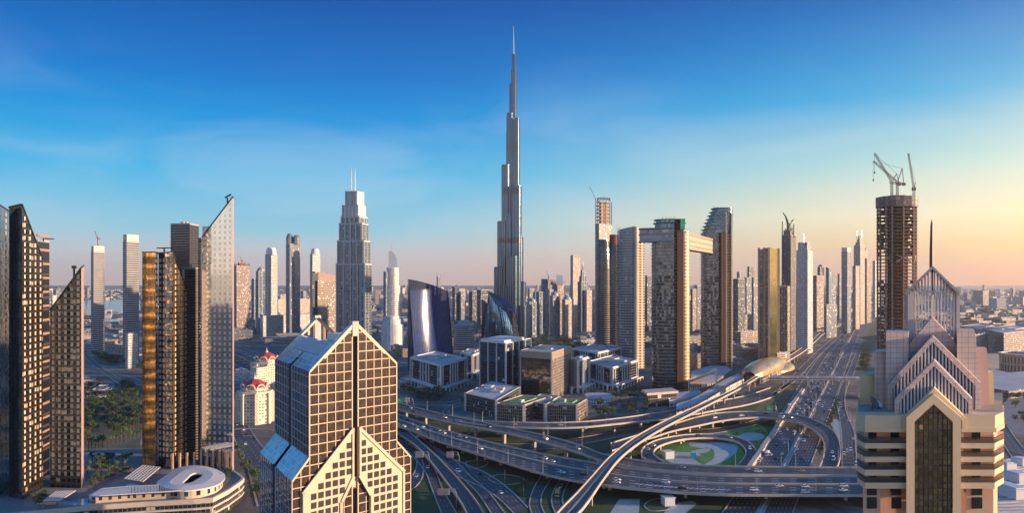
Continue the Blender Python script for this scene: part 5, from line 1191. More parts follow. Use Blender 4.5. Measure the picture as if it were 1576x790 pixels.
b = MB(); b.prism([Vector((X(741, Ym + 40), Ym + 40)), Vector((X(799, Ym + 40), Ym + 46)), Vector((X(799, Ym + 40), Ym + 70)), Vector((X(741, Ym + 60), Ym + 70))], 0, [Z(460, Ym), Z(520, Ym), Z(520, Ym), Z(460, Ym)], 0); b.build('rear_block', mirror('flank_blue', ()), root)

# ------------------------------------------------------------------ two tall dark towers, one still topped with scaffolding
Yk = 1700.0
fp = fpc(916, 922, 942, Yk, 12, 30); root = tower('topped_out_tower', 'tall brown tower with an unfinished scaffolded crown and a small crane', 'skyscraper', fp, Z(345, Yk), facade('brown_pier_wall', (.34, .27, .22), (.05, .05, .06), 5, 5, .5, .7, .02, .15, .1), plant=1)
for k in range(7):
    z = Z(345, Yk) + k * 8; b = MB(); b.prism(shrink(fp, .97 - .012 * k * k * .3), z, z + 1.6, 0, None, True); b.build('crown_slab', plain('raw_concrete', (.28, .20, .16), .8), root)
b = MB(); b.prism(shrink(fp, .55), Z(345, Yk), Z(312, Yk), 0)
for p in fp:
    for f in (0, .5):
        q = p.lerp(fp[(fp.index(p) + 1) % 4], f); c = sum(fp, Vector((0, 0))) / 4; q = c + (q - c) * .93; b.beam((q.x, q.y, Z(345, Yk)), (q.x, q.y, Z(309, Yk)), 1.6)
b.build('crown_core', plain('raw_concrete', ()), root)
b = MB(); ring = [Vector((*(sum(fp, Vector((0, 0))) / 4 + Vector((14 * math.cos(t), 14 * math.sin(t)))), Z(306, Yk) + 3)) for t in [2 * math.pi * k / 12 for k in range(13)]]
for a, c in zip(ring, ring[1:]): b.beam(a, c, 1.4); b.beam(a - Vector((0, 0, 6)), a, 1.0)
b.build('crown_ring', plain('scaffold_brown', (.2, .1, .07), .7), root)
b = MB(); p = P(917, 308, Yk + 10); b.beam(p - Vector((0, 0, 20)), p + Vector((0, 0, 4)), 1.4); b.beam(p + Vector((0, 0, 2)), P(907, 287, Yk + 10), .9); b.build('tower_crane', plain('crane_grey', (.25, .22, .2), .6), root)
Yq = 1560.0
root = thing('curved_dark_tower', 'pair of joined dark curved towers with close set balcony lines', 'skyscraper', (X(938, Yq), Yq + 25, 0))
dkm = facade('dark_line_wall', (.13, .125, .14), (.022, .024, .034), 60, 4.4, .995, .62, .02, .12, 0, metal=.5)
for x0, x1, yt, d in ((920, 942, 368, 0), (937, 959, 375, 6)):
    cx, rx = X((x0 + x1) / 2, Yq), (X(x1, Yq) - X(x0, Yq)) / 2; b = MB(); z = 0
    zt = Z(yt, Yq); steps = 8
    b.lathe((cx, Yq + 24 + d, 0), [(rx, 0), (rx, zt - 60), (rx * .97, zt - 40), (rx * .9, zt - 18), (rx * .8, zt - 4), (rx * .78, zt), (.01, zt + .5)], 24, 0); b.build('lobe', dkm, root)
b = MB(); b.prism(rounded(X(948, Yq), Yq + 32, 9, 9), Z(378, Yq), Z(360, Yq), 0); b.build('red_screen', plain('red_netting', (.26, .09, .07), .8), root)
b = MB(); p = P(951, 376, Yq + 30); b.beam(p, p + Vector((0, 0, 34)), 1.0); b.beam(p + Vector((0, 0, 24)), p + Vector((5, 0, 34)), .8); b.build('tower_crane', plain('crane_grey', ()), root)

# ------------------------------------------------------------------ claw crowned tower and its neighbours on the right
Yt = 1700.0; fp = fpc(1203, 1217, 1225, Yt, 14, 40); root = tower('claw_tower', 'dark tower crowned by two curved black claws', 'skyscraper', fp, Z(362, Yt), facade('claw_wall', (.10, .085, .08), (.025, .025, .03), 3.2, 4.6, .6, .7, .04, .1, .06, (.4, .25, .15), .6, pier=3, piercol=(.06, .05, .05)), plant=0)
def claw(path, w0, lab='claw'):
    b = MB(); pts = [P(x, y, Yt + 24) for x, y in path]; n_ = len(pts); rad = [w0 * (1 - .85 * k / (n_ - 1)) for k in range(n_)]; b.tube(pts, rad, 8); b.build(lab, plain('claw_black', (.035, .035, .04), .35, .1, metallic=.4), root)
claw([(1207, 366), (1212.5, 358), (1213.5, 350), (1212, 341), (1209, 333), (1204.5, 327)], 5.2); claw([(1221, 366), (1217, 358), (1215, 351), (1216, 345), (1219, 340), (1222, 337.5)], 4.6)
b = MB()
for x, y in ((1204, 341), (1209, 352), (1219, 350), (1221.5, 345)):
    b.beam(P(x, 366, Yt + 24), P(x, y, Yt + 24), 1.6)
b.prism(shrink(fp, .75), Z(366, Yt), Z(354, Yt), 0); b.build('crown_frame', plain('crown_brown', (.16, .12, .10), .5), root)
fp = fpc(1198, 1212, 1216, Yt - 60, 10, 30); o = tower('side_block', 'lower brown block against the left foot of the claw crowned tower', 'office block', fp, Z(442, Yt - 60), facade('side_block_wall', (.34, .27, .18), (.05, .045, .04), 3, 4.4, .7, .6, .03, .1, .1, metal=.5))
Yg = 1560.0; fp = fpc(1168, 1183, 1198, Yg, 14, 46); root = root_for('green_gold_tower', 'glass tower with a yellow green mirrored right face and brown left edge', 'skyscraper', fp)
for nm, i, mt, yt0, yt1 in (('mirror_face', 0, mirror('green_gold_mirror', (.40, .35, .10), .12, .9, .02, .05, (4.5, 5), (.1, .08, .02), .06), 381, 382), ('left_face', 3, facade('left_brown_face', (.10, .10, .11), (.06, .09, .10), 7, 4.6, .8, .7, .05, .08, .1, (.5, .3, .15), .6), 385, 381), ('rear_face', 1, brown, 382, 382), ('rear_face', 2, brown, 385, 385)):
    a, c = fp[i], fp[(i + 1) % 4]; d = (c - a).length; b = MB(); b.face([(*a, 0), (*c, 0), (*c, Z(yt1, Yg)), (*a, Z(yt0, Yg))], 0, [(0, 0), (d, 0), (d, 300), (0, 300)]); b.build(nm, mt, root)
b = MB(); b.face([(*p, Z(383, Yg)) for p in fp]); b.build('roof', grey_roof, root)
for i, f in ((3, 0), (3, .55), (0, 0), (0, 1)):
    p = fp[i].lerp(fp[(i + 1) % 4], f); b = MB(); b.box((p.x, p.y - .8, 0), 4, 3, Z(381, Yg)); b.build('edge_fin', plain('fin_brown', (.33, .24, .18), .45), root)
fp = fpc(1225.5, 1243, 1251, 1800, 14, 40); root = tower('pale_grid_tower', 'pale grey tower with a fine grid of windows and a stepped crown with a mast', 'skyscraper', fp, Z(386, 1800), facade('pale_grid_wall', (.50, .47, .46), (.06, .07, .09), 3.4, 4.4, .5, .5, .02, .15, .1), plant=1)
b = MB(); b.prism(shrink(fp, .8), Z(386, 1800), Z(373, 1800), 0); b.build('crown', facade('pale_crown', (.35, .36, .4), (.10, .14, .2), 4, 6, .7, .8), root); mast(root, P(1237, 374, 1815), Z(359, 1800) - Z(374, 1800), 1.3)

# ------------------------------------------------------------------ office blocks in the middle
of_w = facade('white_frame_wall', (.58, .56, .53), (.018, .02, .028), 5.6, 4.4, .66, .94, .02, .1, .04, metal=.3, pier=0)
of_d = facade('black_band_wall', (.13, .12, .115), (.014, .016, .022), 5, 4.4, .97, .82, .02, .1, .02, metal=.15)
def framed(name, label, xl, xc, xr, yb, dl, dr, yt, glassm=None, pd=True):
    """office block with white projecting piers, colonnaded base and a pale roof slab"""
    Y = YG(yb); fp = fpc(xl, xc, xr, Y, dl, dr); zt = Z(yt, Y); root = root_for(name, label, 'office block', fp, 'white framed office blocks'); b = MB(); b.prism(fp, 0, zt, 0)
    b.build('glazed_walls', glassm or facade('black_band_wall', ()), root); b = MB()
    for i in (0, 3):
        a, c = fp[i], fp[(i + 1) % 4]; L = (c - a).length; e = (c - a).normalized(); nn = Vector((e.y, -e.x)); ang = math.atan2(e.y, e.x)
        for f in (0, .07, .36, .45, .55, .64, .93, 1):
            p = a.lerp(c, f) + nn * .7; b.box((p.x, p.y, 0), 1.7, 1.4, zt + .4, ang)
        b.beam((*(a + nn * .9), 9), (*(c + nn * .9), 9), 1.5, 1.6); b.beam((*(a + nn * .9), zt - .6), (*(c + nn * .9), zt - .6), 1.5, 2.0)
        n_ = max(4, int(L / 14))
        for k in range(n_ + 1):
            p = a.lerp(c, k / n_) + nn * 9; b.box((p.x, p.y, 0), 2.2, 2.2, 8, ang)
        b.beam((*(a + nn * 9), 8.4), (*(c + nn * 9), 8.4), 2.4, 1.6); b.beam((*(a + nn * 4.5), 8.0), (*(c + nn * 4.5), 8.0), 8, .5)
    b.build('white_frame', white, root); roof_part(root, fp, zt, offwhite, 1.6, 5, seed=int(xl), pm=white); return root
framed('office_block', 'white framed black office block with a flat roof, in front of the blue mirror tower', 632, 678, 717, 606, 120, 100, 563)
framed('office_block', 'white framed office block half hidden behind the blue glass slab', 709, 727, 742, 583, 60, 80, 548)
framed('office_block', 'narrow white finned office block right of the bronze glass cube', 880, 889, 907, 606, 30, 60, 556)
framed('office_block', 'white finned office block with a broad roof left of the curved balcony tower', 906, 943, 981, 602, 90, 110, 567)
framed('office_block', 'white framed office block behind the two finned blocks', 880, 920, 958, 578, 90, 120, 544)
Y = YG(611.5); fp = fpc(739, 778.5, 816.5, Y, 55, 100); root = tower('blue_glass_slab', 'dark blue glass office slab with pale vertical fins and a white roof', 'office block', fp, Z(530, Y), facade('slab_blue', (.03, .05, .08), (.02, .065, .12), 6.2, 4.4, .93, .88, .015, .06, .02, metal=.55), offwhite, plant=4, pm=white)
b = MB()
for i, ts in ((3, (0, .33, .66, 1)), (0, (.0, .25, .5, .75, 1))):
    a, c = fp[i], fp[(i + 1) % 4]; e = (c - a).normalized(); nn = Vector((e.y, -e.x))
    for t in ts: p = a.lerp(c, t) + nn * .5; b.box((p.x, p.y, 0), 1.5, 1.5, Z(529, Y), math.atan2(e.y, e.x))
b.build('pale_fins', white, root)
b = MB(); b.prism(fpc(740, 776, 806, Y + 4, 40, 70), Z(530, Y), Z(525, Y), 0); b.build('roof_house', white, root)
Y = YG(619); fp = fpc(801, 848.6, 879, Y, 36, 105); root = root_for('bronze_glass_cube', 'bronze glass office cube with a mirrored left face and a solid top band', 'office block', fp); zt = Z(544, Y)
for nm, i, mt in (('mirrored_face', 3, mirror('bronze_mirror', (.26, .22, .19), .05, .92, .035, .12, (3.2, 4.2), (.04, .035, .03), .06)), ('right_face', 0, facade('bronze_line', (.24, .20, .165), (.05, .045, .042), 2.2, 4.2, .55, .85, .015, .1, .02, metal=.4)), ('rear_face', 1, brown), ('rear_face', 2, brown)):
    a, c = fp[i], fp[(i + 1) % 4]; d = (c - a).length; b = MB(); b.face([(*a, 0), (*c, 0), (*c, zt - 9), (*a, zt - 9)], 0, [(0, 0), (d, 0), (d, zt - 9), (0, zt - 9)]); b.build(nm, mt, root)
b = MB(); b.prism(fp, zt - 9, zt, 0); b.build('top_band', plain('bronze_band', (.30, .23, .17), .5, .08), root)
roof_part(root, fp, zt, plain('sage_roof', (.34, .36, .31), .85, .12, .05), 1.0, 2)
for p in fp: b = MB(); b.box((p.x, p.y - .4, 0), 1.8, 1.8, zt + .3); b.build('corner_post', conc, root)
# long low base with lawns on its roofs
base = thing('office_podium', 'low bronze office podium with pale corner piers and green roof lawns', 'podium building', tuple(G(820, 650)))
bz = facade('podium_bronze', (.22, .15, .11), (.045, .042, .045), 2.6, 3.8, .7, .72, .02, .12, .05, metal=.4); bzd = facade('podium_blue', (.06, .07, .08), (.035, .045, .055), 2.6, 3.8, .8, .8, .02, .12, .03, metal=.4)
def wing(xl, xc, xr, yb, dl, dr, z, mt, roofm, pierx=True):
    fp = fpc(xl, xc, xr, YG(yb), dl, dr); b = MB(); b.prism(fp, 0, z, 0); b.build('wing_wall', mt, base); roof_part(base, fp, z, roofm, 1.1, 5 if roofm is offwhite else 1)
    for p in fp[:2] + fp[3:]: b = MB(); b.box((p.x, p.y - .3, 0), 3.0, 3.0, z + 1); b.build('corner_pier', plain('pale_pier', (.55, .48, .42), .6), base)
    return fp
wing(716, 764, 800, 645, 60, 120, 22, bzd, offwhite); f1 = wing(763.5, 806, 845, 651, 14, 70, 20, bz, conc); wing(808, 838, 862, 647, 20, 60, 19.4, bzd, conc); f3 = wing(840, 888, 903, 651, 6, 45, 20.5, bz, conc)
for f, z in ((f1, 20), (f3, 20.5)):
    b = MB(); b.face([(*p, z + .5) for p in shrink(f, .86)]); b.build('roof_lawn', lush, base)
    b = MB(); q = shrink(f, .5); b.beam((*q[0], z + .8), (*q[1], z + .8), 1.4, .5); b.beam((*q[3], z + .8), (*q[0], z + .8), 1.4, .5); b.build('roof_path', white, base)
# domed round office and the low white crescent
Y = 1900.0; root = thing('round_office', 'round office building with stacked bands and a shallow dome', 'office building', (X(713, Y), Y + 30, 0))
r = X(729, Y) - X(713, Y); b = MB(); b.lathe((X(713, Y), Y + 30, 0), [(r, 0), (r, Z(503, Y))], 24, 0); b.build('banded_drum', facade('round_bands', (.30, .31, .33), (.03, .04, .05), 80, 5, .995, .5, .01, .1, 0), root)
b = MB(); z = Z(503, Y); b.lathe((X(713, Y), Y + 30, z), [(r * 1.03, 0), (r * .8, 4), (r * .62, 5), (r * .6, 10), (r * .4, 14), (.01, 15)], 24, 0); b.build('dome', plain('dome_blue', (.20, .25, .29), .4), root)
Y = YG(624); root = thing('white_crescent', 'low white crescent building beside the finned office blocks', 'pavilion', (X(922, Y), Y + 20, 0)); b = MB()
b.prism(rounded(X(924, Y), Y + 22, X(944, Y) - X(924, Y), 24, p=3), 0, 9, 0); b.build('wall', facade('crescent_wall', (.55, .55, .54), (.06, .07, .08), 4, 4.5, .5, .5), root); b = MB(); b.prism(rounded(X(924, Y), Y + 22, X(945, Y) - X(924, Y), 25, p=3), 9, 10.2, 0, None, True); b.build('roof', offwhite, root)
# ------------------------------------------------------------------ buildings along the metro
Y = YG(628); fp = fpc(990, 998, 1041, Y, 30, 20); root = root_for('glass_pavilion', 'two storey glass pavilion with an overhanging pink roof beside the metro viaduct', 'pavilion', fp)
b = MB(); b.prism(fp, 0, Z(609, Y), 0); b.build('glazed_walls', facade('pav_glass', (.12, .10, .09), (.035, .04, .045), 3, 5.5, .85, .8, .02, .1, .1), root)
b = MB(); b.prism(shrink(fp, 1.12), Z(609, Y), Z(605.5, Y), 0, None, True); b.build('roof', plain('pink_roof', (.55, .42, .38), .6), root)
def strip(name, label, cat, pts, z0, z1, mt, group=None):
    fpz = [Vector((G(x, y, z1).x, G(x, y, z1).y)) for x, y in pts]; root = root_for(name, label, cat, fpz, group); b = MB(); b.prism(fpz, z0, z1, 0, 1); b.build('walls', [mt, offwhite], root); return root
pale_w = facade('walkway_wall', (.50, .46, .42), (.05, .05, .06), 12, 7, .5, .3, .01, .2, 0)
strip('covered_walkway', 'curving pale covered walkway climbing to the golden metro station', 'walkway', [(1041, 632), (1066, 624), (1090, 611), (1124, 590), (1145, 580), (1136, 575), (1116, 584), (1085, 603), (1062, 616), (1041, 622)], 0, 12, pale_w)
strip('walkway_block', 'pale low block behind the glass pavilion', 'building', [(1030, 618), (1060, 612), (1080, 604), (1074, 600), (1030, 607)], 0, 9, pale_w)
root = thing('entrance_canopy', 'sunlit upswept entrance canopy at the foot of the nearer curved tower', 'canopy', (X(1080, 1150), 1150, 0)); b = MB()
q = [(1062, 590, 1200), (1102, 566, 1190), (1104, 570, 1140), (1060, 584, 1130)]; w = [P(*t) for t in q]; b.face(w); b.face([p - Vector((0, 0, 1.5)) for p in w]);
for i in range(4): j = (i + 1) % 4; b.face([w[i], w[j], w[j] - Vector((0, 0, 1.5)), w[i] - Vector((0, 0, 1.5))])
b.build('canopy_roof', plain('peach_metal', (.62, .46, .36), .4), root); b = MB()
for p in w: b.beam((p.x, p.y, 0), p, 1.2)
b.build('canopy_post', steel, root)
Y = YG(592); strip('tower_podium', 'low terrace block between the two curved balcony towers', 'podium building', [(1062, 596), (1098, 590), (1126, 570), (1110, 558), (1064, 572)], 0, 14, facade('terrace_wall', (.40, .32, .25), (.05, .05, .05), 6, 5, .6, .6, .02, .1, .1))

# metro station: golden shell with a second skirt shell
def station():
    a, c = G(1153, 579, 14), G(1207, 557, 14); ctr = (a + c) / 2; ax = (c - a).normalized(); nx = Vector((ax.y, -ax.x, 0)).normalized(); L = (c - a).length
    root = thing('metro_station', 'golden shell roofed metro station at the end of the footbridge', 'metro station', (ctr.x, ctr.y, 0))
    gold = mirror('gold_shell', (.66, .47, .24), .28, .7, .01, .05, (6, 7), (.4, .28, .14), .03)
    def shell(name, l0, l1, wd, ht, zb, mat, sk=0.0):
        b = MB(); nu, nv = 26, 14
        def pt(i, j):
            t = i / nu; s = (j / nv) * 2 - 1; prof = max(0.0, math.sin(math.pi * (t ** .8))) ** .55 if t < 1 else 0
            prof = .42 + .58 * prof if t < .5 else prof
            p = a + ax * L * (l0 + (l1 - l0) * t) + nx * wd * prof * math.sin(s * math.pi / 2)
            return Vector((p.x, p.y, zb + ht * prof * math.cos(s * math.pi / 2) ** .8))
        for i in range(nu):
            for j in range(nv): b.face([pt(i, j), pt(i + 1, j), pt(i + 1, j + 1), pt(i, j + 1)], 0, [(i * 6, j * 5), (i * 6 + 6, j * 5), (i * 6 + 6, j * 5 + 5), (i * 6, j * 5 + 5)])
        b.build(name, mat, root, smooth=True)
    shell('main_shell', 0, 1.0, 23, 21, 12, gold); shell('skirt_shell', .52, 1.06, 30, 13, 6, gold)
    b = MB(); p0, p1 = a + ax * L * .1, a + ax * L * .9
    b.prism([Vector((q.x, q.y)) for q in (p0 + nx * 15, p1 + nx * 15, p1 - nx * 15, p0 - nx * 15)], 0, 12.5, 0); b.build('concourse', facade('concourse_glass', (.2, .18, .16), (.05, .06, .07), 4, 6, .8, .7), root)
station()
root = thing('footbridge', 'long glazed footbridge crossing the highway from the metro station', 'footbridge', (X(1250, 1264), 1264, 0)); Yf_ = 1264.0
pA, pB = P(1184, 581.5, Yf_), P(1322, 582.5, Yf_); b = MB()
b.tube([pA.lerp(pB, k / 12) for k in range(13)], 3.1, 12); b.build('tube', mirror('bridge_tube', (.42, .42, .42), .3, .4, .01, .1, (4, 4), (.2, .2, .2), .1), root); b = MB(); b.beam(pA - Vector((0, 0, 3)), pB - Vector((0, 0, 3)), 4.5, 1.0); b.build('deck', conc, root)
for x in (1206, 1243, 1281, 1311): b = MB(); p = P(x, 582, Yf_); b.box((p.x, p.y, 0), 1.8, 2.4, p.z - 3); b.build('pier', conc, root)

# ------------------------------------------------------------------ tower under construction with its cranes
Yc_ = 1100.0
root = thing('concrete_frame_tower', 'unfinished brown concrete frame tower with open floors', 'tower under construction', (X(1380, Yc_ + 22), Yc_ + 22, 0))
raw = plain('raw_brown', (.19, .095, .06), .85, .25, .1); rawl = plain('raw_light', (.32, .23, .17), .85, .2, .1)
def plan(k): return rounded(X(1380, Yc_ + 22), Yc_ + 22, (X(1407, Yc_ + 22) - X(1380, Yc_ + 22)) * k, 21 * k, n=24, p=3.2)
zt = Z(302, Yc_); zb = 20.0; n_fl = int((zt - zb) / 5.0)
slabs(root, plan(1.0), zb, zt, 5.0, 'floor_slab', raw, .95)
b = MB(); b.prism(rounded(X(1380, Yc_ + 22), Yc_ + 22, 11, 10, p=4), 0, zt + 3, 0); b.build('core', raw, root)
b = MB(); za, zc_ = Z(430, Yc_), Z(392, Yc_)
for i, p in enumerate(plan(.93)):
    if i % 2 == 0: b.beam((p.x, p.y, 0), (p.x, p.y, zt), 1.9)
    elif 0: pass
for k in range(3):
    p0, p1 = plan(.95)[14 + k * 3], plan(.95)[(16 + k * 3) % 24]; b.beam((p0.x, p0.y, zc_ - 10), (p1.x, p1.y, zc_), 1.5); b.beam((p1.x, p1.y, zc_ - 10), (p0.x, p0.y, zc_), 1.5)
b.build('columns', rawl, root)
pl = plan(.90); rr_ = random.Random(3)
for f in range(n_fl):
    z = zb + f * 5.0
    if za - 4 < z < zc_ - 6: continue
    dens = .52 if z < za else .60; b = MB()
    for i in range(25):
        if i < 24 and rr_.random() < dens:
            p0, p1 = pl[i], pl[(i + 1) % 24]; zt_ = z + 4.9 - (rr_.random() < .3) * 2; b.face([(*p0, z + .62), (*p1, z + .62), (*p1, zt_), (*p0, zt_)])
        elif b.v and 12 <= i: b.build('infill_wall', plain('infill_brown', (.07, .045, .035), .85, .4, .3), root); b = MB()
        elif i < 12: b = MB()
b = MB(); b.prism(plan(1.03), zt - 14, zt + 1, 0, raw and 0); b.build('safety_screen', facade('screen_wall', (.12, .07, .055), (.06, .035, .03), 4, 6.6, .9, .7, .01, .6, .3, (.22, .14, .1), 0), root)
crane_m = plain('crane_steel', (.16, .13, .11), .6, .2); crane_y = plain('crane_pale', (.42, .38, .33), .6, .2)
def lattice(b, p0, p1, w, n, m=0):
    p0, p1 = Vector(p0), Vector(p1); d = (p1 - p0).normalized(); u = Vector((0, 0, 1)) if abs(d.z) < .9 else Vector((1, 0, 0)); x = d.cross(u).normalized() * w / 2; y = x.normalized().cross(d) * w / 2; t = w * .16
    cs = [x + y, x - y, -x - y, -x + y]
    for c in cs: b.beam(p0 + c, p1 + c, t, t, m)
    for k in range(n):
        a, c = p0.lerp(p1, k / n), p0.lerp(p1, (k + 1) / n)
        for i in range(4): j = (i + 1) % 4; b.beam(a + cs[i], c + cs[j], t * .7, t * .7, m)
def luffing(label, base_px, jib_px, back_px, apex_px, d, h0):
    bp = P(*base_px, Yc_ + d); root = thing('luffing_crane', label, 'crane', (bp.x, bp.y, bp.z), 'cranes of the unfinished tower')
    top = P(base_px[0], h0, Yc_ + d); b = MB(); lattice(b, bp, top, 2.4, 6); b.build('mast', crane_m, root)
    jp_ = P(*jib_px, Yc_ + d); b = MB(); lattice(b, top + Vector((0, 0, 1)), jp_, 2.0, 12); b.build('jib', crane_m, root)
    bk = P(*back_px, Yc_ + d); b = MB(); lattice(b, top, bk, 2.2, 3); b.box(bk - Vector((0, 0, 2.5)), 4, 3, 4); b.build('counter_jib', crane_m, root)
    ap = P(*apex_px, Yc_ + d); b = MB(); b.beam(top, ap, .9); b.beam(bk, ap, .7); b.beam(ap, jp_, .3); b.build('apex_frame', crane_m, root)
    b = MB(); b.box(top - Vector((1.6, 1, 1)), 3.2, 2.6, 3); b.build('cab', crane_y, root)
    b = MB(); b.beam(jp_, jp_ - Vector((0, 0, 26)), .25); b.box(jp_ - Vector((0, 0, 29)), 1.4, 1.4, 3); b.build('hook', dark, root)
luffing('luffing crane on the unfinished tower with its jib raised steepest to the left', (1372.5, 303), (1346, 236), (1384, 283), (1380, 267), 16, 281)
luffing('luffing crane on the unfinished tower with the lower jib and an upright back frame', (1381, 303), (1344, 248), (1391, 283), (1388.5, 259), 28, 281)
hp = P(1406.5, 520, Yc_ + 20); root = thing('mast_crane', 'tall pale mast crane rising along the right side of the unfinished tower', 'crane', (hp.x, hp.y, 0), 'cranes of the unfinished tower')
b = MB(); tp = P(1406.5, 291, Yc_ + 20); lattice(b, (hp.x, hp.y, 0), tp, 2.4, 60); b.build('mast', crane_y, root)
b = MB(); lattice(b, tp, P(1398, 236, Yc_ + 20), 1.7, 14); b.build('jib', crane_m, root)
b = MB(); b.box(tp - Vector((0, 0, 2)), 4.5, 4, 4.5); b.beam(tp, P(1409, 281, Yc_ + 20), .8); b.beam(P(1409, 281, Yc_ + 20), P(1398, 236, Yc_ + 20), .25); b.build('cab', crane_m, root)
for y in (344, 366, 372): b = MB(); p = P(1406.5, y, Yc_ + 20); b.box(p, 5, 5, 4); b.build('mast_collar', crane_m, root)

# ------------------------------------------------------------------ remaining towers, from left to right
FS = {
 'band': facade('far_band', (.32, .31, .31), (.05, .07, .09), 30, 4.6, .99, .52, .005, .15, 0, var=(.8, 1.2)),
 'blue': facade('far_blue', (.09, .135, .185), (.05, .08, .11), 3.6, 4.6, .82, .72, .005, .1, .08, (.3, .3, .3), .5, pier=4, piercol=(.20, .24, .29), var=(.8, 1.2)),
 'pale': facade('far_pale', (.44, .42, .40), (.06, .08, .10), 3.6, 4.6, .5, .5, .005, .15, .15, var=(.8, 1.2)),
 'brown': facade('far_brown', (.22, .16, .135), (.05, .045, .05), 3.4, 4.6, .6, .5, .005, .2, .1, var=(.8, 1.2)),
 'sand': facade('far_sand', (.34, .27, .215), (.05, .05, .055), 3.4, 4.4, .5, .5, .005, .2, .15, var=(.8, 1.2)),
 'dark': facade('far_dark', (.07, .08, .10), (.02, .035, .045), 3.6, 4.6, .7, .6, .005, .12, .06, metal=.5, var=(.8, 1.2)),
 'vert': facade('far_vertical', (.26, .28, .31), (.04, .06, .09), 4.2, 4.6, .55, .96, .005, .12, .05, var=(.8, 1.2)),
 'fine': facade('far_fine', (.30, .22, .17), (.04, .03, .03), 3.8, 3.9, .62, .55, .005, .15, .1, var=(.8, 1.2)),
}
